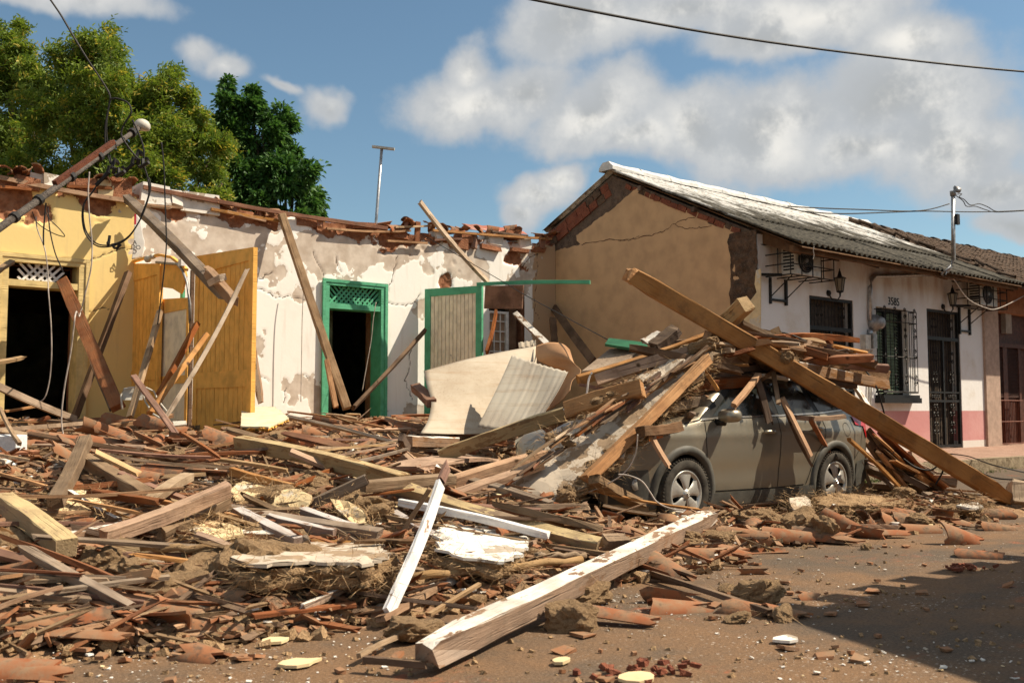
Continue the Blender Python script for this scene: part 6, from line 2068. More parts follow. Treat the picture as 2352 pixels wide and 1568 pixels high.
MAT['sheet_white'] = mat_sheet('sheet_white', (.50, .43, .33), (.40, .32, .23), (.34, .21, .11), .55)
MAT['sheet_corr'] = mat_sheet('sheet_corr', (.42, .38, .31), (.34, .29, .23), (.26, .17, .10), .6)
MAT['cardboard'] = mat_sheet('brown_lino', (.42, .235, .115), (.36, .19, .09), (.27, .14, .07), .35)
d3 = lambda x, y, d: on_d(*q('D', x, y), d)
surf('curved_sheet', [[d3(250, 575, 13.4), d3(560, 490, 13.7), d3(820, 435, 14.0), d3(1072, 392, 14.3)],
                      [d3(275, 690, 12.9), d3(560, 640, 13.1), d3(820, 590, 13.4), d3(1060, 560, 13.8)],
                      [d3(305, 800, 12.6), d3(560, 800, 12.8), d3(790, 800, 13.1), d3(1000, 790, 13.5)],
                      [d3(280, 930, 12.3), d3(500, 960, 12.4), d3(700, 970, 12.6), d3(860, 960, 12.9)],
                      [d3(225, 1025, 12.0), d3(420, 1030, 12.1), d3(620, 1030, 12.3), d3(760, 1020, 12.5)]], MAT['sheet_white'], 'curved dirty white sheet standing in the rubble below the cream leaf', 'sheet')
surf('corrugated_sheet', [[d3(890, 455, 12.9), d3(1030, 505, 12.8), d3(1160, 545, 12.7), d3(1300, 582, 12.6)],
                          [d3(790, 680, 12.5), d3(950, 715, 12.45), d3(1080, 745, 12.4), d3(1215, 745, 12.3)],
                          [d3(640, 975, 12.0), d3(800, 1000, 12.0), d3(950, 990, 12.0), d3(1075, 960, 12.0)]], MAT['sheet_corr'], 'ribbed grey metal sheet leaning over the curved white sheet', 'sheet', 8, (10.0, .014))
surf('crumpled_sheet', [[d3(1066, 392, 14.2), d3(1150, 368, 13.9), d3(1250, 375, 13.6), d3(1310, 420, 13.3)],
                        [d3(1070, 480, 13.9), d3(1180, 455, 13.4), d3(1290, 470, 13.0), d3(1340, 520, 12.9)],
                        [d3(1130, 520, 13.7), d3(1230, 530, 13.3), d3(1330, 530, 12.9), d3(1388, 562, 12.6)],
                        [d3(1280, 600, 13.3), d3(1310, 600, 13.0), d3(1350, 600, 12.7), d3(1380, 600, 12.5)],
                        [d3(1180, 760, 12.9), d3(1230, 740, 12.7), d3(1290, 690, 12.5), d3(1330, 640, 12.4)],
                        [d3(1090, 880, 12.5), d3(1170, 850, 12.4), d3(1250, 790, 12.3), d3(1310, 720, 12.2)]], MAT['cardboard'], 'crumpled brown sheet folded over the top of the ribbed sheet', 'sheet')
surf('ribbed_scrap', [[d3(935, 368, 14.6), d3(1000, 360, 14.6), d3(1065, 350, 14.6)], [d3(940, 408, 14.5), d3(1005, 400, 14.5), d3(1068, 392, 14.5)]], MAT['sheet_white'], 'scrap of ribbed cream sheet behind the curved sheet', 'sheet', 6, (4, .012))
surf('green_board', [[on_d(*q('E', 535, 1408), 12.2), on_d(*q('E', 680, 1425), 12.0), on_d(*q('E', 810, 1442), 11.8)], [on_d(*q('E', 505, 1450), 11.7), on_d(*q('E', 650, 1475), 11.5), on_d(*q('E', 820, 1498), 11.3)]], mat_plain('dark_green', (.022, .11, .045), .5, .2, 5, .1), 'dark green board on the heap before the tan gable', 'board', 3, None, .03, False)
surf('planked_sheet', [[d3(1600, 430, 12.0), d3(1740, 420, 11.8), d3(1850, 430, 11.6)], [d3(1400, 590, 11.2), d3(1560, 570, 11.1), d3(1700, 520, 11.0)]], MAT['wood_grey'], 'mossy planked sheet below the dark green board', 'sheet', 3, None, .03, False)
# rusty roofing behind the wall head
surf('rusty_roof_sheet', [[on_y(*q('C', 1700, 212), 17.2), on_y(*q('C', 1900, 228), 17.2), on_y(*q('C', 2150, 268), 17.2)], [on_y(*q('C', 1760, 255), 16.9), on_y(*q('C', 1950, 270), 16.9), on_y(*q('C', 2180, 290), 16.9)]], mat_sheet('rust_white', (.34, .10, .06), (.30, .12, .08), (.62, .60, .55), .8), 'rusty red and white roofing sheet lying on the wall head', 'sheet', 5, (6, .015))

# ------------------------------------------------------------------ plaster slabs
SLAB_EDGES = []
def slab(label, poly, anchors, thick, top_mat, side_mat='straw_mud', name='plaster_slab', cat='slab', jag=.03, cn=0.02):
    """anchors: three (px,py,depth) that fix the plane; poly in picture points"""
    A = [on_d(*q('V', x, y), d) for x, y, d in anchors]
    n = (A[1] - A[0]).cross(A[2] - A[0]).normalized()
    if n.z < 0:
        n = -n
    r = random.Random(len(label) * 7 + int(poly[0][0]))
    if 'ceiling' not in label:
        for _ in range(14):      # lies on the rubble, never under it
            m_ = sum(A, Vector()) / 3
            if m_.z > hgt(m_.x, m_.y) + .10:
                break
            A = [EYE + (a_ - EYE) * .985 for a_ in A]
    pts = []
    for (x, y) in poly:
        d = pix_dir(x, y); t = (A[0] - EYE).dot(n) / d.dot(n); pts.append(EYE + d * t)
    out = []
    for i, p in enumerate(pts):
        p2 = pts[(i + 1) % len(pts)]; k = max(1, int((p2 - p).length / .06))
        for j in range(k):
            v_ = p.lerp(p2, j / k) + Vector((r.uniform(-jag, jag), r.uniform(-jag, jag), 0)) * 1.5; v_ -= n * (v_ - A[0]).dot(n)
            out.append(v_)
    c = sum(out, Vector()) / len(out)
    t = empty(name, c - n * thick, label, cat)
    # crust: fan of rings with slight waviness
    mb = MB(); K = len(out)
    u1 = (out[1] - out[0]).cross(n).normalized(); u2 = n.cross(u1)
    flat = [Vector(((v_ - c).dot(u1), (v_ - c).dot(u2))) for v_ in out]
    xs_, ys_ = [f.x for f in flat], [f.y for f in flat]
    stp = .07 if max(xs_) - min(xs_) < 1.2 else .09
    inner = []
    xx = min(xs_)
    while xx < max(xs_):
        yy = min(ys_)
        while yy < max(ys_):
            inner.append(Vector((xx + r.uniform(-.03, .03), yy + r.uniform(-.03, .03)))); yy += stp
        xx += stp
    res = delaunay_2d_cdt(flat + inner, [], [list(range(K))], 1, 1e-5)
    for p2 in res[0]:
        w_ = c + u1 * p2.x + u2 * p2.y
        dd = float(fbm(w_.x * 3 + w_.z, w_.y * 3, 1.0, 5, 3))
        mb.v.append(tuple(w_ + n * (cn * dd - (.03 * (cn / .02) if abs(float(fbm(w_.x + w_.z, w_.y, 1.7, 3, 15))) < .035 else 0) + r.uniform(-.003, .003))))
    mb.f = [list(f_) for f_ in res[2]]
    ob = len(mb.v); mb.v += [tuple(v_) for v_ in out]
    off = len(mb.v)
    for v_ in out:
        mb.v.append(tuple(v_ - n * .018))
    for i in range(K):
        mb.f.append((ob + i, off + i, off + (i + 1) % K, ob + (i + 1) % K))
    mb.mi = [0] * len(mb.f)
    mb.build('plaster_crust', MAT[top_mat], t)
    mb = MB(); lay = 7
    for li in range(lay + 1):
        for v_ in out:
            inw = (c - v_).normalized() * (.02 + .03 * math.sin(math.pi * li / lay) * r.uniform(-1.3, .5) + (.10 if li == lay else 0))
            inw += (c - v_).normalized() * .10 * float(fbm(v_.x * 5 + li * .35, v_.y * 5 + v_.z * 5, 1.0, 3, 9)) * math.sin(math.pi * min(1, li / 3))
            mb.v.append(tuple(v_ + inw - n * (.022 + (thick - .022) * li / lay + r.uniform(-.025, .025))))
    for li in range(lay):
        for i in range(K):
            mb.f.append((li * K + i, li * K + (i + 1) % K, (li + 1) * K + (i + 1) % K, (li + 1) * K + i))
    mb.f.append(tuple(range(lay * K, lay * K + K)))
    mb.mi = [0] * len(mb.f)
    mb.build('mud_core', MAT[side_mat], t, smooth=True)
    if side_mat == 'straw_mud':
        SLAB_EDGES.extend(tuple(v_ - n * thick * r.uniform(.1, .9)) for v_ in out)
    return t


slab('large cracked ceiling slab sloping from the car roof down to the ground', [(1640, 800), (1612, 850), (1560, 905), (1500, 970), (1440, 1030), (1380, 1085), (1310, 1150), (1240, 1182), (1120, 1165), (1082, 1135), (1200, 1085), (1255, 1020), (1300, 985), (1350, 940), (1410, 895), (1500, 850), (1580, 800)],
     [(1640, 800, 10.55), (1300, 1150, 8.85), (1100, 1135, 9.2)], .10, 'plaster_slab', jag=.05, cn=.05)
slab('long cracked plaster slab with straw mud underneath in the middle of the rubble', [(505, 1262), (560, 1248), (700, 1243), (790, 1240), (870, 1250), (895, 1272), (840, 1294), (700, 1288), (600, 1296), (520, 1285)],
     [(520, 1270, 6.0), (880, 1265, 6.2), (700, 1240, 6.8)], .16, 'plaster_slab')
slab('flaked white plaster slab beside the leaning white plank', [(1008, 1218), (1030, 1203), (1075, 1206), (1130, 1205), (1195, 1218), (1214, 1245), (1200, 1275), (1150, 1288), (1070, 1280), (1015, 1262)],
     [(1010, 1240, 7.0), (1210, 1255, 7.2), (1100, 1205, 7.9)], .14, 'plaster_white')
slab('pale yellow plaster piece tilted towards the viewer behind the lilac boards', [(604, 1178), (640, 1128), (688, 1122), (716, 1140), (690, 1172), (650, 1180)], [(604, 1178, 7.3), (690, 1175, 7.3), (680, 1122, 7.55)], .07, 'plaster_yellow', jag=.012)
slab('ochre plaster piece with mud back beside the notched post', [(757, 1146), (805, 1150), (842, 1182), (857, 1206), (832, 1212), (795, 1185)], [(757, 1146, 7.6), (855, 1206, 7.3), (800, 1210, 7.3)], .09, 'plaster_yellow', jag=.012)
slab('flat yellow plaster piece under the raised brown plank', [(435, 1212), (480, 1196), (545, 1208), (566, 1226), (500, 1238)], [(435, 1212, 7.2), (566, 1226, 7.2), (490, 1196, 7.5)], .05, 'plaster_yellow', jag=.012)
slab('large yellow plaster piece below the mouldy grey post', [(112, 1132), (160, 1122), (232, 1132), (246, 1172), (200, 1188), (108, 1184)], [(110, 1182, 7.2), (240, 1185, 7.3), (180, 1122, 7.7)], .06, 'plaster_yellow', jag=.015)
slab('sunlit yellow plaster piece behind the notched brown plank', [(520, 1122), (560, 1105), (610, 1112), (606, 1135), (540, 1145)], [(520, 1130, 7.9), (606, 1130, 8.0), (560, 1105, 8.4)], .06, 'plaster_yellow', jag=.015)
slab('small pale green triangle of plaster before the long slab', [(500, 1232), (503, 1198), (538, 1234)], [(500, 1232, 6.9), (503, 1198, 7.0), (538, 1234, 6.9)], .03, 'plaster_yellow', jag=.004)
t = slab('cream panel with ochre border lying beside the orange door leaf', [(556, 932), (630, 934), (664, 958), (618, 980), (553, 978)], [(556, 978, 11.6), (664, 962, 12.2), (600, 932, 13.6)], .04, 'plaster_cream', 'wood_ochre', 'lying_panel', 'panel', .004, .0)
slab('rough mud-backed plaster chunk on the rubble strip below the rear door', [(1812, 1145), (1850, 1136), (1866, 1160), (1858, 1172), (1822, 1168)], [(1812, 1155, 9.7), (1866, 1165, 9.8), (1840, 1136, 10.1)], .10, 'plaster_slab', jag=.02)
slab('flat muddy plaster sheet along the rubble strip by the rear wheel', [(1870, 1140), (1930, 1132), (2020, 1140), (2080, 1148), (2060, 1162), (1960, 1160), (1880, 1158)], [(1870, 1150, 10.2), (2080, 1155, 10.6), (1960, 1133, 11.0)], .08, 'straw_mud', jag=.03)
slab('white plaster chunk on the road at the foot of the huge beam', [(2195, 1160), (2240, 1150), (2262, 1162), (2230, 1168)], [(2195, 1160, 11.0), (2262, 1164, 11.1), (2235, 1150, 11.5)], .05, 'plaster_white', jag=.02)
# white polystyrene block
p0 = hit(*q('B', 50, 1310)); mb = MB(); mb.box((-.17, -.12, -.1), (.17, .12, .12)); o = mb.build('foam_block', mat_plain('foam', (.68, .68, .68), .9, .1, 30, .3)); o.location = p0 + Vector((-.02, .05, .06)); o.rotation_euler = (.05, .02, -AZ + .05); tag(o, 'white foam block at the far left edge of the rubble', 'foam block')

# folding chair
ch = empty('folding_chair', on_d(318, 930, 12.0), 'grey metal folding chair tipped among the laths before the orange partition', 'chair')
c3 = lambda x, y, d: on_d(*q('B', x, y), d)
mb = MB(); mb.tube([c3(985, 945, 12.0), c3(975, 830, 12.05), c3(1000, 780, 12.08), c3(1060, 768, 12.1), c3(1180, 770, 12.15), c3(1240, 800, 12.2), c3(1270, 870, 12.2), c3(1360, 980, 12.0)], .012, 6); mb.build('frame', MAT['ac_white'], ch, True)
mb = MB(); mb.tube([c3(1150, 800, 12.25), c3(1170, 880, 12.2), c3(1230, 980, 12.0), c3(1400, 1080, 11.8)], .012, 6); mb.build('frame', MAT['ac_white'], ch, True)
mb = MB(); pts = [c3(985, 870, 12.06), c3(985, 800, 12.1), c3(1020, 775, 12.12), c3(1150, 772, 12.16), c3(1150, 868, 12.12)]; mb.prism([tuple(p) for p in pts], (0, 0, 0), (.004, .012, 0)); mb.build('backrest', MAT['ac_white'], ch)
mb = MB(); pts = [c3(1390, 1040, 11.8), c3(1500, 1035, 11.8), c3(1505, 1065, 11.7), c3(1400, 1075, 11.7)]; mb.prism([tuple(p) for p in pts], (0, 0, 0), (.004, .012, -.02)); mb.build('seat', MAT['ac_white'], ch)

# plastic banner hanging at the wall corner
bx = lambda x, y: on_y(*q('A', x, y), YW - .16)
o = surf('plastic_banner', [[bx(1082, 690), bx(1100, 680), bx(1128, 720)], [bx(1080, 800), bx(1105, 790), bx(1150, 850)], [bx(1075, 930), bx(1110, 920), bx(1165, 915)], [bx(1060, 1045), bx(1095, 1040), bx(1145, 1025)]], mat_plain('banner', (.62, .60, .56), .4, .1, 4, .1), 'crumpled white plastic banner with black letters at the wall corner', 'banner')
for (s_, x, y, sz) in (('A', 1086, 925, .10), ('DO', 1094, 962, .10)):
    tx = text_part(s_, sz, on_y(*q('A', x, y), YW - .20), MAT['cable'], o, 'lettering')
mb = MB(); a_, b_2 = bx(1078, 680), bx(1092, 765); mb.box((a_.x, YW - .19, b_2.z), (b_2.x, YW - .18, a_.z)); mb.build('red_stripe', mat_plain('stripe_red', (.4, .02, .04), .5), o)
# ------------------------------------------------------------------ scattered pieces
ZONES = [  # picture boxes and the landmark that names them
    ((0, 1330, 260, 1600), 'at the rubble edge below the yellow post'),
    ((260, 1330, 560, 1600), 'at the rubble edge below the plaster slab'),
    ((560, 1330, 900, 1600), 'before the foot of the leaning white plank'),
    ((900, 1300, 1300, 1600), 'behind the heavy white beam on the road'),
    ((0, 1200, 260, 1330), 'beside the square yellow post'),
    ((260, 1200, 560, 1330), 'below the raised brown plank'),
    ((560, 1200, 900, 1330), 'around the long plaster slab'),
    ((900, 1200, 1300, 1300), 'around the flaked white slab'),
    ((0, 1080, 220, 1200), 'around the mouldy grey post'),
    ((220, 1080, 460, 1200), 'before the raised brown plank'),
    ((460, 1080, 720, 1200), 'around the tilted yellow plaster piece'),
    ((720, 1080, 1000, 1200), 'beside the notched grey post'),
    ((1000, 1080, 1300, 1200), 'below the ceiling slab'),
    ((0, 900, 200, 1080), 'before the yellow doorway'),
    ((200, 900, 440, 1080), 'piled before the orange partition'),
    ((440, 900, 660, 1080), 'at the foot of the orange door leaf'),
    ((660, 900, 880, 1080), 'at the foot of the green doorway'),
    ((880, 900, 1020, 1080), 'at the wall foot beside the cream leaf'),
    ((1020, 900, 1330, 1080), 'in the hollow below the curved sheet'),
    ((1300, 1080, 1500, 1230), 'before the front bumper of the car'),
    ((1330, 700, 1660, 1080), 'on the heap over the car bonnet'),
    ((1660, 700, 2100, 960), 'on the heap over the car roof'),
    ((1500, 1080, 1800, 1230), 'in the strip before the front wheel'),
    ((1800, 1080, 2080, 1230), 'in the strip before the rear wheel'),
    ((2080, 1000, 2400, 1230), 'at the foot of the huge slanting beam'),
    ((1300, 1230, 1600, 1400), 'beside the far end of the white beam'),
    ((1600, 1230, 2000, 1400), 'on the road before the car'),
    ((2000, 1200, 2400, 1400), 'on the road beside the shadow edge'),
    ((1200, 1400, 1700, 1600), 'on the road in front of the white beam'),
    ((1700, 1400, 2400, 1600), 'on the shaded road'),
]


def zone(p):
    x, y = pix_of(p)
    best, bd = None, 1e9
    for (x0, y0, x1, y1), s_ in ZONES:
        dx = max(x0 - x, 0, x - x1); dy = max(y0 - y, 0, y - y1)
        d = dx * dx + dy * dy
        if d < bd:
            bd, best = d, s_
    return best


# tile variants --------------------------------------------------------------
def tile_variant(seed):
    r = random.Random(seed)
    L = r.choice([.40, .42, .30, .24, .20, .16, .28, .34, .38])
    a0, a1 = 0.03, 0.97
    if r.random() < .5:
        a0 += r.uniform(0, .3)
    if r.random() < .5:
        a1 -= r.uniform(0, .3)
    r0, r1, th_ = .105, .082, .015
    seg, rows = 7, 4
    e0 = [r.uniform(-.01, .03) if L > .36 else r.uniform(-.05, .06) for _ in range(seg + 1)]
    e1 = [r.uniform(-.08, .07) if L < .38 else r.uniform(-.03, .02) for _ in range(seg + 1)]
    mb = MB()
    for lay in (0, 1):
        for j in range(rows + 1):
            t = j / rows
            for i in range(seg + 1):
                a = math.pi * (a0 + (a1 - a0) * i / seg); rad = r0 + (r1 - r0) * t - lay * th_
                x = -L / 2 + e0[i] + (L - e0[i] + e1[i]) * t
                mb.v.append((x, rad * math.cos(a), rad * math.sin(a) * .9 - .04))
    w = seg + 1; off = w * (rows + 1)
    for j in range(rows):
        for i in range(seg):
            a = j * w + i
            mb.f.append((a, a + w, a + w + 1, a + 1)); mb.f.append((off + a, off + a + 1, off + a + w + 1, off + a + w))
        a = j * w; mb.f.append((a, off + a, off + a + w, a + w)); e = a + seg; mb.f.append((e, e + w, off + e + w, off + e))
    for i in range(seg):
        mb.f.append((i, i + 1, off + i + 1, off + i)); e = rows * w + i; mb.f.append((e, off + e, off + e + 1, e + 1))
    me = mb.mesh('roof_tile'); me.materials.append(MAT['tile'])
    me.polygons.foreach_set('use_smooth', [True] * len(me.polygons))
    if hasattr(me, 'set_sharp_from_angle'):
        me.set_sharp_from_angle(angle=math.radians(50))
    return me, L


NT_ = 26
TILES = [tile_variant(100 + k) for k in range(NT_)]
WHOLE = [k for k, (m_, L) in enumerate(TILES) if L >= .38]
BROKEN = [k for k in range(NT_) if k not in WHOLE]


def place_tile(p, yaw, tilt, roll, var, scale=1.0, name='roof_tile'):
    o = bpy.data.objects.new(name, TILES[var][0]); C.objects.link(o)
    o.location = p
    o.rotation_euler = (Matrix.Rotation(yaw, 3, 'Z') @ Matrix.Rotation(tilt, 3, 'Y') @ Matrix.Rotation(roll, 3, 'X')).to_euler()
    o.scale = (scale,) * 3
    whole = var in WHOLE
    upside = abs(((roll + math.pi) % (2 * math.pi)) - math.pi) > 1.9
    kind = ('upturned ' if upside else '') + ('whole' if whole else 'broken') + ' clay roof tile'
    SCATTER_LABELS.append((o, kind, 'roof tile', 'fallen clay roof tiles'))
    return o


rs = random.Random(77)
YR = -AZ            # yaw of the picture's horizontal
# named tiles: px, py (V), yaw relative to the picture, tilt, roll, whole?, scale
for (c, x, y, yaw, tilt, roll, w_, sc, lift) in [
        ('J', 710, 1225, -.05, .02, .1, 1, 1.0, .03), ('J', 560, 1090, .35, -.15, .3, 1, 1.05, .05), ('J', 980, 1060, -.55, .1, -.5, 1, 1.1, .04), ('J', 200, 1110, .25, .1, .4, 1, 1.0, .04),
        ('J', 1190, 960, .05, .1, .6, 1, .95, .05), ('J', 1380, 1020, .1, .2, .8, 0, 1.0, .05), ('J', 1700, 900, .0, .0, .5, 1, 1.0, .05), ('J', 90, 1470, .1, 0, .2, 1, 1.0, .02), ('J', 560, 270, -.2, .1, .0, 1, 1.1, .06),
        ('J', 1080, 850, .5, .2, 2.6, 1, 1.0, .05), ('J', 250, 960, -.3, .3, 2.5, 1, 1.0, .05), ('J', 100, 680, .1, .2, 2.8, 1, 1.0, .05), ('J', 300, 1510, -.1, 0, .3, 0, .9, .02), ('J', 1620, 1360, -.4, .05, .2, 0, 1.0, .02),
        ('B', 960, 1030, -.45, .15, .3, 1, 1.15, .16), ('B', 1250, 1050, -.5, .15, .2, 1, 1.2, .22), ('B', 1040, 1200, -.55, .2, -.6, 1, 1.1, .10), ('B', 830, 1210, .15, .1, .3, 1, 1.1, .08), ('B', 770, 1110, .9, .3, 2.5, 1, 1.1, .12),
        ('B', 1240, 1180, -.6, .3, 2.6, 1, 1.2, .15), ('B', 350, 1170, -.1, .1, .5, 1, 1.1, .08), ('B', 1400, 1450, .1, .05, .4, 1, 1.2, .08), ('B', 1720, 1480, -.1, .0, -.3, 1, 1.2, .08), ('B', 560, 1190, .6, .1, .3, 1, 1.1, .10),
        ('B', 1100, 1480, -.15, .1, .4, 1, 1.1, .06), ('B', 900, 1130, .5, .3, 1.2, 1, 1.0, .1), ('B', 1800, 1190, .5, .3, 1.0, 1, 1.2, .12), ('B', 1560, 1200, -.05, .1, 2.8, 1, 1.2, .08), ('B', 520, 1300, 1.2, .4, .3, 1, 1.0, .12), ('B', 620, 1250, .9, .3, .4, 1, 1.0, .14),
        ('R', 1830, 520, -.1, 0, .1, 1, 1.1, .08), ('R', 1580, 540, .6, .2, .5, 1, 1.0, .08), ('R', 1650, 480, .2, .2, 2.6, 1, 1.0, .08), ('R', 2110, 500, 1.3, .2, .3, 1, 1.0, .08), ('R', 1560, 610, -.05, .05, .2, 1, 1.1, .05), ('R', 2260, 500, .3, .1, .4, 1, 1.0, .06),
        ('D', 60, 960, -.3, .2, .3, 1, 1.1, .06), ('D', 150, 930, -.2, .1, .4, 1, 1.1, .05), ('D', 40, 1000, .6, .1, .3, 1, 1.0, .05), ('D', 130, 1000, -.6, .1, .1, 1, 1.0, .05),
        ('M', 240, 420, -.05, .0, .15, 1, 1.15, .03), ('M', 510, 410, .3, .1, .2, 0, 1.1, .03), ('M', 600, 300, -.3, .05, .3, 1, 1.15, .05), ('M', 870, 300, -.15, .05, .15, 1, 1.1, .05), ('M', 1070, 300, -.45, .05, .1, 1, 1.15, .06), ('M', 1330, 290, -.6, .1, 2.7, 1, 1.1, .04),
        ('M', 1500, 300, .05, 0, .3, 1, 1.0, .03), ('M', 1190, 240, -.9, .3, 1.5, 1, 1.0, .06), ('M', 1700, 270, .05, 0, .5, 1, 1.0, .03), ('M', 720, 400, .05, 0, 2.9, 1, .9, .02), ('M', 70, 500, -.9, .3, .1, 0, 1.4, .05), ('M', 1250, 345, -.4, 0, .2, 0, 1.0, .03),
        ('M', 130, 690, -.3, .1, 2.8, 0, 1.0, .03), ('M', 160, 760, .2, .05, .3, 0, 1.0, .02), ('M', 590, 770, -.4, .05, .3, 0, 1.0, .02), ('M', 630, 535, .0, 0, 3.0, 0, .9, .01), ('M', 1950, 330, .1, .3, 1.3, 0, 1.2, .04), ('M', 2070, 430, -.35, 0, .3, 1, .9, .02), ('M', 2170, 165, .05, 0, .4, 1, 1.0, .03),
        ('M', 1000, 690, .1, 0, .5, 0, .6, .01), ('M', 860, 800, -.3, .1, .3, 0, .8, .02), ('L', 1880, 960, -.35, .05, .2, 1, 1.15, .03), ('L', 2250, 800, -.3, .1, 2.8, 0, 1.0, .02), ('L', 2200, 580, -1.0, .2, .1, 0, 1.5, .06), ('M', 1520, 160, .1, .1, .2, 1, 1.3, .06),
        ('M', 1640, 205, .1, .1, .4, 1, 1.1, .05), ('M', 1990, 245, -.3, .1, .4, 0, 1.0, .03), ('M', 2190, 260, -.05, .1, .5, 1, .9, .02), ('M', 1390, 230, .8, .5, .8, 0, 1.0, .06)]:
    px, py = q(c, x, y)
    p = hit(px, py, lift)
    place_tile(p, YR + yaw, tilt, roll, rs.choice(WHOLE) if w_ else rs.choice([k for k in range(NT_) if k not in WHOLE]), sc)
# tiles left on the wall head: parts of the ruin
for (c, x, y, yaw, roll) in [('A', 40, 320, 1.3, .1), ('A', 200, 340, 1.4, 2.9), ('A', 300, 340, 1.2, .2), ('A', 130, 350, 1.6, .0), ('A', 830, 415, 1.2, .1), ('A', 950, 420, 1.3, 3.0), ('A', 1040, 450, 1.5, .2), ('A', 1810, 610, .3, .2), ('A', 2170, 660, .4, .3), ('C', 1125, 205, .3, 2.9),
                             ('C', 1340, 205, .4, .3), ('C', 1440, 215, .9, .5), ('C', 1290, 225, 1.3, .2), ('C', 1720, 232, .6, 2.9), ('C', 1650, 255, .2, .2), ('C', 1560, 250, 1.0, .3), ('C', 1910, 262, .3, 2.9), ('C', 2040, 258, .2, 2.8), ('C', 1830, 270, .5, .2), ('C', 2110, 275, .9, .2),
                             ('C', 2260, 300, 1.4, .4), ('C', 1980, 290, .1, .2), ('C', 1480, 250, 1.0, .2), ('E', 130, 625, 1.5, 2.9), ('C', 1210, 240, .4, .3), ('C', 1590, 275, .2, .1)]:
    p = on_y(*q(c, x, y), YW + .05)
    o = bpy.data.objects.new('roof_tile', TILES[rs.choice(WHOLE)][0]); C.objects.link(o)
    o.location = p; o.rotation_euler = (roll * .9, rs.uniform(-.25, .25), yaw); o.scale = (1.25,) * 3
    o.parent = house; o.matrix_parent_inverse = parent_inv(house)


def slope_at(x, y):
    e = .2
    return (hgt(x + e, y) - hgt(x - e, y)) / (2 * e), (hgt(x, y + e) - hgt(x, y - e)) / (2 * e)


n_t = 0
while n_t < 205:
    px = rs.uniform(-40, 2200); py = rs.uniform(940, 1440) if rs.random() < .8 else rs.uniform(935, 1040)
    if px > 1330 and not (1150 < py < 1250):
        continue
    if rs.random() > {True: 1.0, False: .75}[py < 1060 or px > 1330]:
        continue
    p = hit(px, py, .03)
    if p.y > 16.2 or hgt(p.x, p.y) < .03 or p.x > 14.8:
        continue
    place_tile(p, rs.uniform(0, 6.28), rs.uniform(-.35, .35), rs.choice([rs.uniform(-.6, .6), rs.uniform(-.6, .6), rs.uniform(2.3, 3.9), rs.uniform(.9, 1.6)]), rs.choice(BROKEN) if rs.random() < .7 else rs.randrange(NT_), rs.uniform(.75, 1.15))
    n_t += 1

# laths and planks ------------------------------------------------------------
n_b = 0
WMATS = ['wood_tan'] * 5 + ['wood_red'] * 5 + ['wood_grey'] * 4 + ['wood_pale'] * 3 + ['wood_dark'] * 3 + ['wood_white'] * 1
COLN = {'wood_tan': 'tan', 'wood_red': 'red-brown', 'wood_grey': 'grey', 'wood_pale': 'pale', 'wood_dark': 'dark', 'wood_white': 'white-painted'}
while n_b < 185:
    px = rs.uniform(-40, 1480); py = 938 + (rs.random() ** 1.25) * 440
    if px > 1330 and not (1090 < py < 1230):
        continue
    p = hit(px, py, .05)
    if p.y > 16 or hgt(p.x, p.y) < .06:
        continue
    yaw = YR + rs.gauss(0, .38) if rs.random() < .72 else rs.uniform(0, 3.14)
    L = rs.choice([rs.uniform(.3, .7), rs.uniform(.5, 1.2), rs.uniform(.8, 1.9)])
    lath = rs.random() < .68
    w, h = (rs.uniform(.03, .06), rs.uniform(.015, .04)) if lath else (rs.uniform(.05, .10), rs.uniform(.02, .06))
    u = Vector((math.cos(yaw), math.sin(yaw), 0))
    a = p - u * L / 2; b = p + u * L / 2
    if 6.9 < a.x < 11.4 and 6.4 < a.y < 8.6 or 6.9 < b.x < 11.4 and 6.4 < b.y < 8.6:
        continue
    lift = rs.uniform(.0, .12)
    a.z = max(0, hgt(a.x, a.y)) + lift + rs.choice([0, 0, 0, rs.uniform(.0, .22)]); b.z = max(0, hgt(b.x, b.y)) + lift + rs.choice([0, 0, rs.uniform(.0, .15)])
    m_ = rs.choice(WMATS)
    o = make_board('lath' if lath else 'plank', a, b, w, h, m_, rs.uniform(-.5, .5), .012, 4, rs.uniform(.01, .08))
    SCATTER_LABELS.append((o, ('short ' if L < .6 else 'long ' if L > 1.15 else '') + COLN[m_] + (' lath' if lath else ' broken plank'), 'lath' if lath else 'plank', 'broken laths and planks in the rubble'))
    n_b += 1

# timbers heaped over the car -------------------------------------------------
n_h = 0
UD = Vector((.62, .18, .60)).normalized()      # down the slope of the ceiling slab
while n_h < 68:
    t = rs.random()
    px = 1400 + 540 * t + rs.uniform(-40, 40); py = 905 - 120 * sstep(0, .55, t) + rs.uniform(-25, 45) + max(0, t - .7) * 60
    d = 10.3 + 1.0 * rs.random() + .6 * t + (.5 if t > .7 else 0)
    p = on_d(px, py, d)
    if p.z < 1.25:
        continue
    L = rs.uniform(.35, 1.3)
    yaw = rs.gauss(YR + .1, .5); pit = rs.gauss(.12 if t < .5 else -.08, .18)
    u = Vector((math.cos(yaw) * math.cos(pit), math.sin(yaw) * math.cos(pit), math.sin(pit)))
    m_ = rs.choice(WMATS)
    w, h = rs.choice([(.05, .03), (.06, .04), (.10, .08), (.12, .05), (.09, .09)])
    o = make_board('plank', p - u * L / 2, p + u * L / 2, w, h, m_, rs.uniform(-.5, .5), .014, 4, rs.uniform(.02, .08))
    SCATTER_LABELS.append((o, ('short ' if L < .6 else 'long ' if L > 1.0 else '') + COLN[m_] + ' broken plank', 'plank', 'broken laths and planks in the rubble'))
    n_h += 1
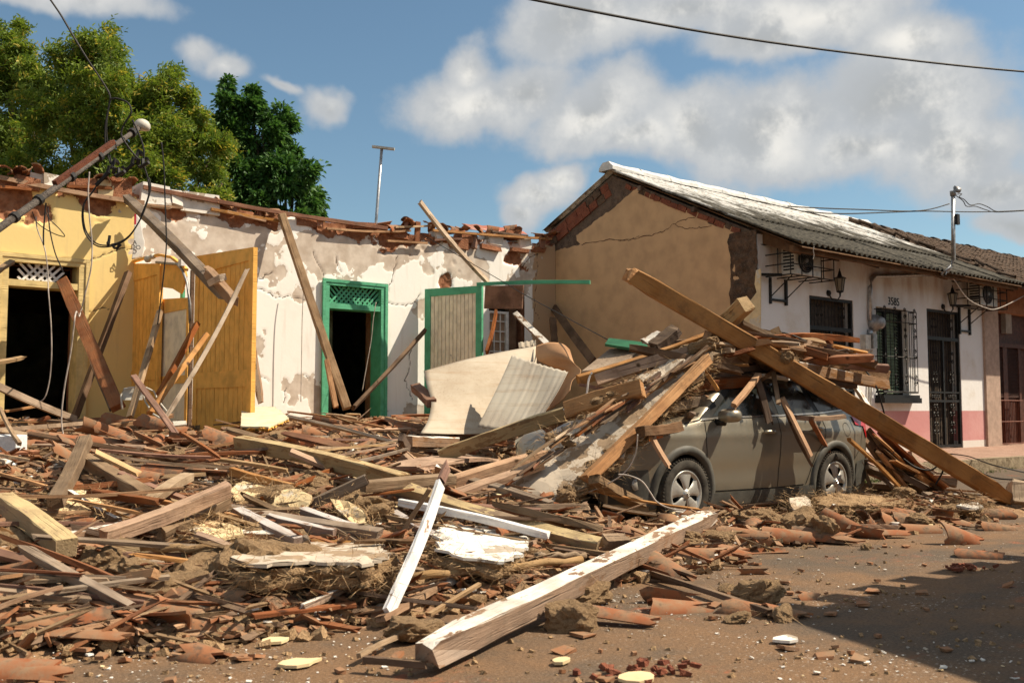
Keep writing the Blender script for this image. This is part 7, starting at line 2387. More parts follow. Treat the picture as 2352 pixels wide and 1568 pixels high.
for k in range(40):      # reeds and laths stuck to the sloping ceiling slab
    t = rs.random(); s_ = rs.random()
    p0_ = on_d(1600 - 420 * t + 30 * s_, 850 + 270 * t - 60 * s_, 10.3 - 1.45 * t)
    p1_ = on_d(1600 - 420 * t + 30 * s_ - 60, 850 + 270 * t - 60 * s_ + 45, 10.3 - 1.45 * t - .26)
    u = (p1_ - p0_).normalized(); u = (u + Vector((rs.gauss(0, .12), rs.gauss(0, .12), rs.gauss(0, .05)))).normalized()
    L = rs.uniform(.25, .8); m_ = rs.choice(['wood_tan', 'wood_grey', 'wood_red', 'wood_pale', 'wood_dark'])
    c_ = p0_ + Vector((0, 0, .05))
    o = make_board('lath', c_ - u * L / 2, c_ + u * L / 2, rs.uniform(.02, .05), rs.uniform(.012, .025), m_, rs.uniform(-.4, .4), .01, 4, rs.uniform(.02, .08))
    SCATTER_LABELS.append((o, ('short ' if L < .5 else '') + COLN[m_] + ' lath stuck on the ceiling slab', 'lath', 'broken laths and planks in the rubble'))
for k in range(34):      # dark heap under the lower half of the huge beam
    px = rs.uniform(1985, 2175); line = 640 + (px - 1440) * .596 + 30
    py = rs.uniform(min(line, 1115), 1140)
    d = rs.uniform(12.1, 13.2); p = on_d(px, py, d)
    p.z = max(p.z, .04)
    L = rs.uniform(.4, 1.2); yaw = rs.gauss(YR, .5); pit = rs.gauss(-.45, .25)
    u = Vector((math.cos(yaw) * math.cos(pit), math.sin(yaw) * math.cos(pit), math.sin(pit)))
    a, b = p - u * L / 2, p + u * L / 2
    a.z = max(a.z, .03); b.z = max(b.z, .03)
    m_ = rs.choice(['wood_dark', 'wood_dark', 'wood_red', 'wood_tan', 'wood_grey']); w, h = rs.choice([(.05, .03), (.10, .03), (.16, .03), (.09, .07)])
    o = make_board('plank', a, b, w, h, m_, rs.uniform(-.5, .5), .014, 4, rs.uniform(.02, .08))
    SCATTER_LABELS.append((o, ('short ' if L < .6 else 'long ' if L > 1.0 else '') + COLN[m_] + ' broken plank', 'plank', 'broken laths and planks in the rubble'))
for k in range(24):      # tiles on the bonnet
    px, py = rs.uniform(1500, 1640), rs.uniform(905, 965)
    p = on_y(px, py, rs.uniform(6.75, 7.2)); p.z = max(p.z, 1.12)
    place_tile(p, rs.uniform(0, 6.28), rs.uniform(-.3, .3), rs.uniform(-.5, .5), rs.choice([k2 for k2 in range(NT_) if k2 not in WHOLE]), .8)


# adobe lumps -----------------------------------------------------------------
def lump_mesh(seed, blocky):
    bm = bmesh.new()
    bmesh.ops.create_icosphere(bm, subdivisions=4, radius=1.0)
    r = random.Random(seed); ox = r.uniform(0, 50)
    for v_ in bm.verts:
        n = v_.co.normalized()
        e = 5.0 if blocky else 2.4
        k = (abs(n.x) ** e + abs(n.y) ** e + abs(n.z) ** e) ** (-1 / e)
        f = 1 + .38 * float(fbm(n.x * 1.6 + ox, n.y * 1.6 + n.z * 2.1, 1.0, 4, seed)) + .20 * float(fbm(n.x * 5 + ox, n.z * 5 + n.y * 4, 1.0, 4, seed + 3, .65))
        v_.co = n * k * f
        v_.co.y *= .75; v_.co.z *= .62
    me = bpy.data.meshes.new('adobe_lump'); bm.to_mesh(me); bm.free()
    me.materials.append(MAT['straw_mud'])
    return me


LUMPS = [lump_mesh(300 + k, k % 2 == 0) for k in range(8)]


def place_lump(p, s_, zone_stem=None):
    o = bpy.data.objects.new('adobe_lump', rs.choice(LUMPS)); C.objects.link(o)
    o.location = p; o.scale = (s_ * rs.uniform(.8, 1.3), s_ * rs.uniform(.8, 1.2), s_ * rs.uniform(.7, 1.1)); o.rotation_euler = (rs.uniform(-.3, .3), rs.uniform(-.3, .3), rs.uniform(0, 6.28))
    SCATTER_LABELS.append((o, ('large' if s_ > .11 else 'small' if s_ > .065 else 'tiny') + ' straw-mud adobe lump', 'adobe lump', 'adobe lumps'))
    return o


for (c, x, y, s_) in [('L', 1560, 960, .15), ('M', 680, 670, .13), ('L', 430, 1040, .13), ('L', 1650, 790, .13), ('J', 810, 620, .15), ('J', 1100, 690, .17), ('J', 1400, 800, .16), ('J', 640, 890, .11), ('J', 1700, 660, .2), ('J', 1950, 680, .2), ('J', 2150, 640, .2), ('J', 2300, 640, .2), ('J', 230, 560, .12), ('J', 100, 480, .16),
                      ('K', 600, 870, .18), ('K', 850, 900, .17), ('K', 1060, 880, .2), ('K', 1080, 1010, .14), ('K', 630, 210, .16), ('K', 300, 330, .15), ('K', 1010, 430, .17), ('K', 930, 330, .15), ('K', 1560, 720, .12), ('K', 1780, 750, .12), ('K', 1900, 900, .1), ('K', 1830, 830, .1),
                      ('M', 950, 230, .18), ('M', 1080, 270, .2), ('M', 640, 190, .16), ('M', 740, 200, .14), ('M', 250, 330, .14), ('M', 430, 330, .13), ('M', 1680, 210, .14), ('M', 1360, 380, .05), ('M', 500, 650, .06), ('M', 1590, 40, .14), ('M', 1570, 10, .16), ('M', 1270, 210, .08), ('M', 560, 820, .06), ('M', 1880, 150, .1), ('M', 840, 805, .07),
                      ('I', 690, 560, .0), ('R', 1300, 590, .14), ('R', 1560, 900, .15), ('R', 1980, 1120, .17), ('R', 1250, 1060, .15)]:
    if s_:
        px, py = q(c, x, y); place_lump(hit(px, py, s_ * .4), s_)
n_l = 0
while n_l < 90:
    px = rs.uniform(0, 2250); py = rs.uniform(960, 1430)
    if px > 1330 and not (1150 < py < 1230):
        continue
    p = hit(px, py, .02)
    if hgt(p.x, p.y) < .04 or p.y > 16:
        continue
    place_lump(p, rs.uniform(.05, .13)); n_l += 1
# lumps on the slab and heap
for k in range(26):
    t = rs.random(); px = 1420 + 400 * t; py = 930 - 130 * sstep(0, .5, t) + rs.uniform(-10, 40)
    p = on_d(px, py, 10.3 + .7 * rs.random() + .5 * t)
    if p.z > 1.2:
        place_lump(p, rs.uniform(.07, .15))
for k in range(30):      # mud along the lower right edge of the slab
    t = k / 29; p = on_d(1600 - 300 * t + rs.uniform(-10, 4), 870 + 275 * t + rs.uniform(-12, 6), 10.35 - 1.45 * t)
    place_lump(p, rs.uniform(.05, .11))
for k in range(22):
    t = rs.random(); place_lump(on_d(1570 - 420 * t + rs.uniform(-30, 10), 850 + 270 * t + rs.uniform(-45, 0), 10.25 - 1.4 * t), rs.uniform(.03, .07))


# crumbs, splinters, shards, straw: too small and too many to count -------------
def stuff(name, mb, mat, label, cat):
    o = mb.build(name, mat, recalc=False)
    o['kind'] = 'stuff'; o['label'] = label; o['category'] = cat
    return o


def surf_point(lo=.03, road=False):
    for _ in range(40):
        if road:
            px = rs.uniform(0, 2352); py = rs.uniform(1160, 1568)
        else:
            px = rs.uniform(-30, 2250); py = rs.uniform(938, 1470)
            if px > 1340 and py < 1140:
                continue
        p = hit(px, py)
        if p.y > 16.2:
            continue
        if road or hgt(p.x, p.y) > lo:
            return p
    return p


def rot_box(mb, p, sx, sy, sz, yaw, tilt, roll):
    M = Matrix.Translation(p) @ Matrix.Rotation(yaw, 4, 'Z') @ Matrix.Rotation(tilt, 4, 'Y') @ Matrix.Rotation(roll, 4, 'X')
    j = lambda s: s * rs.uniform(.6, 1.15)
    vs = [(-j(sx), -j(sy), -j(sz)), (j(sx), -j(sy), -j(sz)), (j(sx), j(sy), -j(sz)), (-j(sx), j(sy), -j(sz)), (-j(sx), -j(sy), j(sz)), (j(sx), -j(sy), j(sz)), (j(sx), j(sy), j(sz)), (-j(sx), j(sy), j(sz))]
    mb.add([M @ Vector(v) for v in vs], [(3, 2, 1, 0), (4, 5, 6, 7), (0, 1, 5, 4), (1, 2, 6, 5), (2, 3, 7, 6), (3, 0, 4, 7)])


PTS = [surf_point() for _ in range(2600)]
RPTS = [surf_point(0, True) for _ in range(1500)]
for nm, mats_, n, dims, src in (('wood_splinters', ['wood_tan', 'wood_red', 'wood_grey', 'wood_dark'], 700, ((.03, .16), (.008, .025), (.004, .016)), 'm'),):
    for m_ in mats_:
        mb = MB()
        for k in range(n):
            p = rs.choice(PTS) + Vector((rs.uniform(-.2, .2), rs.uniform(-.2, .2), 0)); p.z = max(0, hgt(p.x, p.y)) + rs.uniform(-.015, .04)
            if 6.9 < p.x < 11.4 and 6.5 < p.y < 8.6:
                continue
            rot_box(mb, p, rs.uniform(*dims[0]), rs.uniform(*dims[1]), rs.uniform(*dims[2]), rs.gauss(YR, .7), rs.gauss(0, .25), rs.uniform(-.6, .6))
        for k in range(230):
            p = rs.choice(PTS) + Vector((rs.uniform(-.2, .2), rs.uniform(-.2, .2), 0)); p.z = max(0, hgt(p.x, p.y)) + rs.uniform(0, .10)
            if 6.6 < p.x < 11.6 and 6.4 < p.y < 8.7:
                continue
            rot_box(mb, p, rs.uniform(.12, .33), rs.uniform(.008, .018), rs.uniform(.004, .012), rs.gauss(YR, .8), rs.gauss(0, .22), rs.uniform(-.6, .6))
        stuff('wood_splinters', mb, MAT[m_], 'broken ' + COLN[m_] + ' wood splinters strewn over the rubble', 'splinters')
mb = MB()
for k in range(1500):
    p = rs.choice(PTS) + Vector((rs.uniform(-.2, .2), rs.uniform(-.2, .2), 0)); p.z = max(0, hgt(p.x, p.y)) + rs.uniform(-.01, .05)
    s_ = rs.uniform(.02, .07)
    rot_box(mb, p, s_, s_ * rs.uniform(.5, 1), .008, rs.uniform(0, 6.28), rs.gauss(0, .4), rs.gauss(0, .4))
for k in range(420):
    p = rs.choice(RPTS) + Vector((rs.uniform(-.1, .1), rs.uniform(-.1, .1), 0)); h0 = max(0, hgt(p.x, p.y))
    if rs.random() < sstep(6, 2.2, p.y) * .85:
        continue
    p.z = h0 + .012
    s_ = rs.choice([rs.uniform(.01, .03), rs.uniform(.02, .06)])
    rot_box(mb, p, s_, s_ * rs.uniform(.5, 1), .009, rs.uniform(0, 6.28), rs.gauss(0, .15), rs.gauss(0, .15))
stuff('tile_shards', mb, MAT['tile'], 'small clay tile shards strewn over rubble and road', 'shards')
mb = MB()
for k in range(5200):
    if k % 4:
        p = rs.choice(PTS) + Vector((rs.uniform(-.25, .25), rs.uniform(-.25, .25), 0))
        z_ = max(0, hgt(p.x, p.y)); s_ = rs.uniform(.01, .05)
    else:
        p = rs.choice(RPTS) + Vector((rs.uniform(-.15, .15), rs.uniform(-.15, .15), 0)); z_ = max(0, hgt(p.x, p.y)); s_ = rs.uniform(.004, .016)
        if rs.random() < sstep(6, 2.5, p.y) * .6:
            continue
    p.z = z_ + s_ * .3
    rot_box(mb, p, s_, s_ * .8, s_ * .7, rs.uniform(0, 6.28), rs.uniform(-.6, .6), rs.uniform(-.6, .6))
stuff('mud_crumbs', mb, MAT['straw_mud'], 'crumbs of dried mud strewn over rubble and road', 'crumbs')
for nm, m_, n, lab in (('plaster_crumbs', 'plaster_white', 2600, 'white plaster crumbs strewn over rubble and road'), ('plaster_chips', 'plaster_yellow', 330, 'yellow plaster chips strewn over rubble and road')):
    mb = MB()
    for k in range(n):
        road_ = k % 3 != 0
        p = rs.choice(RPTS if road_ else PTS) + Vector((rs.uniform(-.2, .2), rs.uniform(-.2, .2), 0)); p.z = max(0, hgt(p.x, p.y)) + rs.uniform(.003, .012 if road_ else .06)
        if road_ and vnoise(p.x * .9, p.y * .9, 3) < .5:
            continue
        s_ = rs.uniform(.006, .03) if rs.random() < .93 else rs.uniform(.03, .065)
        if road_:
            s_ *= .27
        rot_box(mb, p, s_, s_ * rs.uniform(.5, 1), s_ * .25, rs.uniform(0, 6.28), rs.gauss(0, .2), rs.gauss(0, .2))
    stuff(nm, mb, MAT[m_], lab, 'crumbs')
MAT['straw'] = mat_plain('straw', (.38, .25, .13), .9, .3, 3, 0)
mb = MB()
cents = [o.location.copy() for o, k, c_, g_ in SCATTER_LABELS if c_ == 'adobe lump'] + [Vector(e) for e in SLAB_EDGES]
for k in range(20000):
    c_ = rs.choice(cents); R_ = rs.uniform(.04, .17)
    d = Vector((rs.gauss(0, 1), rs.gauss(0, 1), rs.gauss(0, .7))).normalized()
    p = c_ + d * R_
    p.z = max(p.z, max(0, hgt(p.x, p.y)) - .01)
    e = Vector((rs.gauss(0, 1), rs.gauss(0, 1), rs.gauss(0, .6))).normalized() * rs.uniform(.03, .15); s_ = e.cross(d).normalized() * .0022
    mb.add([p - s_, p + s_, p + e + d * .01], [(0, 1, 2)])
stuff('straw', mb, MAT['straw'], 'loose straw fibres bristling from broken adobe', 'straw')
# larger chips on the road
for (c, x, y, s_, m_, lab) in [('K', 310, 1300, .10, 'plaster_yellow', 'round cream plaster flake on the ground below the splintered red board'), ('K', 330, 1360, .09, 'plaster_yellow', 'thin cream plaster flake just below the round one'), ('K', 530, 1520, .11, 'plaster_yellow', 'triangular cream plaster flake at the bottom edge of the picture'),
                               ('L', 1490, 1270, .06, 'plaster_yellow', 'small cream flake on the road right of the white beam'), ('L', 2030, 1390, .12, 'plaster_yellow', 'chipped cream flake beside the crushed red brick'), ('M', 860, 960, .10, 'plaster_white', 'white plaster patch on the road at the shadow edge'),
                               ('J', 1740, 1100, .06, 'plaster_yellow', 'small cream flake right of the broken curved tiles'), ('M', 1990, 510, .10, 'brick', 'crushed red brick heap on the road by the shadow'), ('L', 2130, 1330, .14, 'brick', 'crushed red brick heap near the bottom of the road')]:
    p = on_z(*q(c, x, y), .012); r = random.Random(int(x))
    mb = MB(); K = 9
    if 'heap' in lab:
        for k in range(26):
            rot_box(mb, p + Vector((r.gauss(0, s_), r.gauss(0, s_ * .6), abs(r.gauss(0, .012)))), r.uniform(.008, .03), r.uniform(.008, .025), .012, r.uniform(0, 6), r.uniform(-.5, .5), 0)
    else:
        ring = [p + Vector((math.cos(2 * math.pi * k / K), math.sin(2 * math.pi * k / K) * .7, 0)) * s_ * r.uniform(.6, 1.1) for k in range(K)]
        mb.prism([tuple(v) for v in ring], (0, 0, 0), (0, 0, .014))
    o = tag(mb.build('brick_crumbs' if 'heap' in lab else 'plaster_flake', MAT[m_], origin=p), lab, 'brick crumbs' if 'heap' in lab else 'flake')
    if 'heap' in lab:
        o['kind'] = 'stuff'
# ------------------------------------------------------------------ trees
def mat_leaf(name, cols, trans=.35):
    m, nt, b = new_mat(name)
    v = coords(nt, 'Object')
    n = noise_tex(nt, v, .8, 5.0)
    c = mix_rgb(nt, ramp(nt, n, .35, .65), cols[0], cols[1])
    nt.links.new(c, b.inputs['Base Color']); b.inputs['Roughness'].default_value = .55
    tr = N(nt, 'ShaderNodeBsdfTranslucent'); nt.links.new(mix_rgb(nt, .5, c, (cols[1][0] * 1.3, cols[1][1] * 1.4, cols[1][2] * .5)), tr.inputs[0])
    mx = N(nt, 'ShaderNodeMixShader'); mx.inputs[0].default_value = trans
    nt.links.new(b.outputs[0], mx.inputs[1]); nt.links.new(tr.outputs[0], mx.inputs[2])
    nt.links.new(mx.outputs[0], nt.nodes['Material Output'].inputs[0])
    return m


MAT['bark'] = mat_plain('bark', (.10, .075, .05), .9, .3, 8, .4)
MAT['twig'] = mat_plain('twig', (.24, .20, .14), .9, .2, 8, .1)
LEAF_A = [mat_leaf('leaf_olive', ((.145, .205, .03), (.22, .28, .044))), mat_leaf('leaf_green', ((.08, .135, .022), (.125, .185, .03))), mat_leaf('leaf_yellow', ((.42, .31, .05), (.50, .40, .08)))]
LEAF_B = [mat_leaf('leaf_glossy', ((.05, .135, .032), (.08, .18, .042)), .3), mat_leaf('leaf_glossy_light', ((.08, .17, .045), (.11, .21, .055)), .3), mat_leaf('leaf_glossy_dark', ((.014, .045, .01), (.02, .06, .012)), .15)]


def tree(name, label, depth, base_px, clumps, n_leaf, leaf, mats, probs, seed, spray=True, twigs=60, trunk_r=.35):
    r = random.Random(seed); nr = np.random.RandomState(seed)
    root = on_z(base_px, 960, 0.0)
    d0 = pix_dir(base_px, 900); s_ = depth / d0.dot(FWD0)
    base = Vector((EYE.x + d0.x * s_, EYE.y + d0.y * s_, 0))
    t = empty(name, base, label, 'tree')
    cl = [(on_d(x, y, depth + dz), rad * depth / F, rad2 * depth / F) for (x, y, rad, rad2, dz) in clumps]
    # trunk and limbs
    cz = sum((c[0] for c in cl), Vector()) / len(cl)
    fork = Vector((base.x, base.y, min(c[0].z for c in cl) * .55 + .8))
    mb = MB(); mb.tube([base, base.lerp(fork, .5) + Vector((.1, .05, 0)), fork], [trunk_r, trunk_r * .8, trunk_r * .65], 10); mb.build('trunk', MAT['bark'], t, True)
    for c, ra, rb in cl:
        mb = MB(); mid = fork.lerp(c, .5) + Vector((r.uniform(-.4, .4), r.uniform(-.4, .4), r.uniform(-.2, .5)))
        mb.tube([fork - Vector((0, 0, .3)), mid, c + Vector((0, 0, rb * .4))], [trunk_r * .4, trunk_r * .22, .03], 6); mb.build('limb', MAT['bark'], t, True)
    V, Fc, MI = [], [], []
    tot = sum(ra * rb for _, ra, rb in cl)
    twm = MB()
    for c, ra, rb in cl:
        ns = int(n_leaf * ra * rb / tot)
        # sub-clumps give light and dark tufts with gaps
        nsub = max(7, int(ra * rb * 9))
        subs = []
        for k in range(nsub):
            d = Vector((r.gauss(0, 1), r.gauss(0, 1), r.gauss(0, 1))).normalized(); f = r.random() ** .4 * .95
            subs.append((c + Vector((d.x * ra, d.y * ra, d.z * rb)) * f, r.uniform(.10, .24) * (ra + rb) / 2 + .09, d))
        for k in range(twigs * nsub // 40):
            sc, sr, d = r.choice(subs)
            e = d + Vector((r.uniform(-.5, .5), r.uniform(-.5, .5), r.uniform(-.4, .4)))
            twm.tube([sc - d * sr, sc, sc + e * sr * 1.0], [.012, .009, .004], 3, cap=False)
        per = max(1, ns // nsub)
        for sc, sr, d0_ in subs:
            for k in range(per):
                d = Vector((r.gauss(0, 1), r.gauss(0, 1), r.gauss(0, .8))).normalized()
                p = sc + d * sr * (r.random() ** .5) * (1.9 if r.random() < .12 else 1.0)
                out = (d + d0_ * .6 + Vector((0, 0, -.15)) + Vector((r.uniform(-.5, .5), r.uniform(-.5, .5), r.uniform(-.5, .5)))).normalized()
                side = out.cross(Vector((r.uniform(-1, 1), r.uniform(-1, 1), r.uniform(.2, 1)))).normalized()
                L, W = leaf[0] * r.uniform(.6, 1.3), leaf[1] * r.uniform(.7, 1.2)
                u = r.random(); mi = 0 if u < probs[0] else 1 if u < probs[0] + probs[1] else 2
                o = len(V)
                if spray:
                    nrm = out.cross(side)
                    for j in range(3):
                        q0 = p + out * (L * .5 * j); w_ = (side * (1 if j % 2 else -1) + out * .5).normalized() * L * .75; wd = out * W * .5 + nrm * r.uniform(-.01, .01)
                        o = len(V)
                        V += [q0 - wd, q0 + wd, q0 + w_ * .6 + wd * 1.1, q0 + w_]; Fc.append((o, o + 1, o + 2, o + 3)); MI.append(mi)
                else:
                    dn = Vector((0, 0, -.25 * L))
                    V += [p, p + out * L * .5 + side * W, p + out * L + dn, p + out * L * .5 - side * W]; Fc.append((o, o + 1, o + 2, o + 3)); MI.append(mi)
    me = bpy.data.meshes.new('crown'); me.from_pydata([tuple(v) for v in V], [], Fc)
    for m in mats:
        me.materials.append(m)
    me.polygons.foreach_set('material_index', MI)
    o = bpy.data.objects.new('crown', me); C.objects.link(o); o.parent = t; o.matrix_parent_inverse = parent_inv(t)
    if twm.f:
        twm.build('twigs', MAT['twig'], t, recalc=False)['kind'] = 'stuff'
    return t


tree('feathery_tree', 'olive green feathery tree with yellow tips behind the yellow wall', 30, 250,
     [(200, 150, 80, 75, 0), (130, 190, 80, 90, 1), (250, 210, 110, 90, -1), (320, 200, 70, 70, 0), (400, 215, 55, 50, 0), (440, 260, 40, 50, 0), (150, 300, 130, 110, 0), (300, 310, 130, 110, -1), (420, 340, 90, 90, 0), (490, 380, 75, 75, 0), (60, 390, 120, 90, 0), (220, 400, 150, 80, -1.5), (380, 420, 120, 70, -1), (510, 440, 55, 45, -.5), (165, 110, 40, 35, 0), (240, 110, 45, 40, 0)],
     38000, (.17, .055), LEAF_A, (.46, .46, .08), 5)
tree('feathery_tree', 'olive green feathery tree cut by the left edge of the picture', 34, 20,
     [(30, 100, 65, 55, 0), (0, 170, 90, 80, 0), (70, 200, 50, 50, 0), (20, 270, 90, 90, 0), (-40, 330, 90, 100, 0), (60, 330, 90, 80, 1)], 15000, (.18, .06), LEAF_A, (.46, .46, .08), 9)
tree('broadleaf_tree', 'dark glossy broad-leaved tree standing right of the feathery trees', 33, 620,
     [(520, 215, 25, 35, 0), (545, 260, 50, 55, 0), (575, 240, 30, 45, 0), (600, 330, 75, 80, 0), (540, 340, 50, 60, 0), (645, 290, 40, 45, 0), (680, 360, 45, 50, 0), (655, 420, 75, 80, -1), (575, 430, 65, 70, -1), (705, 450, 40, 60, -.5), (725, 490, 30, 35, 0), (640, 500, 90, 50, -1), (520, 300, 25, 40, 0)],
     32000, (.20, .05), LEAF_B, (.5, .28, .22), 14, spray=False, twigs=6, trunk_r=.28)

# ------------------------------------------------------------------ poles, aerial, wires
b0, b1 = on_d(863, 520, 24), on_d(877, 340, 24)
t = empty('aerial', (b0.x, b0.y, 3.0), 'thin television aerial mast standing behind the wall head', 'aerial')
mb = MB(); mb.tube([(b0.x, b0.y, 3.0), b0, b1], .035, 6); mb.build('mast', MAT['galv'], t, True)
mb = MB(); mb.bar(on_d(855, 337, 24), on_d(906, 343, 24), .10, .05); mb.build('boom', MAT['ac_white'], t)
# leaning street-lamp pole
p0, p1 = on_d(-60, 566, 10.5), on_d(322, 292, 13.6)
t = empty('lamp_pole', p0, 'rusty leaning lamp pole tangled in cables before the yellow wall', 'lamp pole')
low = p0 - (p1 - p0) * .55; low.z = max(low.z, .2)
mb = MB(); mb.tube([low, p0, p0.lerp(p1, .5), p1], [.052, .044, .038, .030], 10); mb.build('pole', mat_mud('pole_wood', (.045, .036, .03), (.13, .11, .095), scale=6), t, True)
r0, r1 = p0.lerp(p1, .42) + Vector((0, 0, .065)), p0.lerp(p1, .80) + Vector((0, 0, .06))
mb = MB(); mb.bar(r0, r1, .06, .055); mb.build('rusty_arm', mat_mud('rust', (.07, .022, .012), (.15, .05, .025), scale=8), t)
for f in (.2, .33, .52, .70, .94):
    c = p0.lerp(p1, f); d = (p1 - p0).normalized(); mb = MB(); mb.tube([c - d * .03, c + d * .03], .062, 10); mb.build('band', MAT['cable'], t)
mb = MB()
d = (p1 - p0).normalized(); hd = p1 + d * .06
for k, (rr_, h) in enumerate([(.10, -.10), (.15, -.06), (.16, 0), (.15, .05), (.11, .10), (.05, .125), (0, .13)]):
    pass
mb.lathe([(0, -.06), (.07, -.06), (.105, -.045), (.11, .0), (.10, .035), (.07, .07), (.03, .085), (0, .088)], hd, (0.15, -.1, 1), 16); mb.build('lamp_head', mat_plain('lamp_cover', (.52, .48, .41), .6, .12, 8, .05), t, True)
for off in ((0, 0, 0), (.2, -.1, -.9)):
    mb = MB(); r = random.Random(3)
    c = on_d(265, 380, 13.0) if not off[2] else on_d(320, 360, 13.2)
    for k in range(9):
        a = c + Vector((r.gauss(0, .05), r.gauss(0, .05), r.gauss(0, .12)))
        mb.tube([a, a + Vector((r.gauss(0, .06), r.gauss(0, .06), r.gauss(0, .07)))], .025, 5)
    mb.build('cable_clamp', MAT['cable'], t)


def wire(label, pts, rad=.012, mat='cable', sub=6, cat='cable', name='cable'):
    P_ = [Vector(p) for p in pts]
    out = []
    for i in range(len(P_) - 1):
        a, b, c, d = P_[max(i - 1, 0)], P_[i], P_[i + 1], P_[min(i + 2, len(P_) - 1)]
        for s_ in range(sub):
            t_ = s_ / sub
            out.append(.5 * ((2 * b) + (c - a) * t_ + (2 * a - 5 * b + 4 * c - d) * t_ * t_ + (3 * b - a - 3 * c + d) * t_ ** 3))
    out.append(P_[-1])
    mb = MB(); mb.tube(out, rad, 5)
    return tag(mb.build(name, MAT[mat], smooth=True), label, cat)


dv = lambda L_, d: [on_d(x, y, d if not isinstance(d, tuple) else d[0] + (d[1] - d[0]) * i / (len(L_) - 1)) for i, (x, y) in enumerate(L_)]
wire('black cable crossing the sky above the white house', [on_d(900, -70, 13), on_d(1225, 0, 14.5), on_d(1640, 78, 16.5), on_d(2000, 128, 18.5), on_d(2352, 165, 20.5), on_d(2700, 185, 22.5)], .022)
tq = lambda L_, d: [on_d(*q('T', x, y), d) for x, y in L_]
wire('black cable dropping from the sky to the clamps on the lamp pole', tq([(330, -60), (365, 0), (440, 110), (540, 280), (640, 440), (740, 590), (795, 690), (790, 760), (765, 900), (765, 1050), (800, 1190)], 13.0), .011)
wire('second black cable beside the one dropping to the clamps', tq([(345, -50), (372, 5), (450, 120), (550, 290), (648, 450), (748, 600), (800, 700), (783, 800), (772, 950), (790, 1100), (812, 1190)], 13.05), .009)
wire('black cable looping from the clamps over the lamp head', tq([(800, 720), (850, 715), (930, 750), (950, 820), (900, 900), (880, 980), (940, 1080), (1000, 1150)], 13.0), .012)
wire('black cable hanging from the lamp head to the wall', tq([(960, 870), (1010, 980), (1040, 1080), (1045, 1200), (1070, 1290), (1080, 1400), (1050, 1500), (1020, 1568)], 13.2), .012)
aq = lambda L_, d: [on_d(*q('A', x, y), d) for x, y in L_]
loop = [(1190, 400), (1205, 480), (1170, 620), (1120, 740), (1030, 870), (910, 935), (780, 935), (690, 840), (662, 700), (680, 590), (740, 510), (800, 420), (900, 290)]
wire('black cable hanging in a wide loop before the yellow wall', aq(loop, 13.0), .010)
wire('second black cable hanging in the same wide loop', aq([(x + 8, y - 14) for x, y in loop], 13.06), .010)
c_ = on_d(*q('A', 912, 940), 13.0); mb = MB(); r = random.Random(8)
for k in range(6):
    a = c_ + Vector((r.gauss(0, .03), r.gauss(0, .03), r.gauss(0, .03))); mb.tube([a, a + Vector((r.gauss(0, .05), r.gauss(0, .05), r.gauss(0, .05)))], .02, 5)
tag(mb.build('cable_joint', MAT['cable']), 'taped joint at the bottom of the wide cable loop', 'cable joint')
wire('straight thin cable hanging before the slanting beam', aq([(1300, 100), (1320, 300), (1330, 600), (1340, 900), (1325, 1100), (1290, 1400), (1270, 1568)], 12.4), .009)
bq = lambda L_, d: [on_d(*q('B', x, y), d) for x, y in L_]
wire('pale wire curving down through the yellow doorway', aq([(290, 700), (300, 800), (360, 960), (385, 1150), (395, 1400)], 12.5)[:-1] + bq([(390, 0), (410, 250), (415, 500), (400, 700), (360, 850), (300, 890)], 12.4), .008, 'wire_pale')
wire('pinkish wire hanging down to the tile pile', aq([(720, 340), (710, 500), (720, 700), (740, 900), (735, 1100), (690, 1300), (640, 1500)], 12.0) + bq([(610, 170), (570, 480), (520, 760), (495, 1000), (510, 1150), (560, 1300)], 11.0), .009, 'wire_pale')
wire('thin wire stub hanging from the lamp pole', aq([(370, 590), (360, 700), (350, 820), (350, 930)], 12.0), .010)
wire('tangled thin wires hanging from the lamp pole', aq([(260, 660), (300, 750), (420, 830), (520, 860), (480, 800), (400, 720), (360, 640)], 12.1), .006)
wire('brown wire hanging to the white lattice', aq([(385, 620), (400, 800), (440, 980), (480, 1080), (510, 1150)], 12.2), .008)
wire('thin vertical wire hanging before the tan beam', [on_y(*q('C', x, y), 16.2) for x, y in [(575, 560), (555, 700), (545, 900), (540, 1200), (535, 1500)]], .008, 'wire_pale')
wire('pale wire hanging inside the green doorway', [on_y(*q('C', x, y), 16.2) for x, y in [(1080, 780), (1060, 900), (1045, 1050), (1010, 1250), (980, 1420)]], .008, 'wire_pale')
wire('long taut wire from the wall head to the green board', [on_d(*q('C', 1400, 280), 19.5), on_d(*q('C', 1990, 625), 18.0), on_d(*q('D', 1000, 30), 16.5), on_d(*q('D', 1590, 348), 12.3)], .007)
iq = lambda L_, d: [on_d(*q('I', x, y), d) for x, y in L_]
wire('white cable lying in a curve before the front wheel', iq([(250, 850), (330, 860), (420, 900), (480, 980), (520, 1040), (580, 1080), (660, 1105), (720, 1110)], 8.85), .007, 'wire_pale')
wire('white cable looping down before the front bumper', iq([(390, 560), (380, 680), (340, 780), (270, 860), (150, 930), (0, 990)], 9.0), .006, 'wire_pale')
wire('white wire hanging on the slab beside the crumpled sheet', [on_d(*q('D', x, y), 10.2) for x, y in [(1470, 580), (1445, 640), (1430, 740), (1395, 770)]], .010, 'white_paint')
hq = lambda L_, d: [on_d(*q('H', x, y), d) for x, y in L_]
wire('black cable draped from the heap past the window sill', hq([(320, 65), (450, 75), (700, 180), (950, 290), (1080, 380), (1160, 500), (1200, 620), (1235, 750)], (12.0)), .011)
wire('black cable tied round the lower half of the huge beam', hq([(1380, 1080), (1480, 1150), (1600, 1170), (1690, 1100), (1705, 1025), (1720, 1100), (1690, 1200), (1640, 1290)], 11.6), .011)
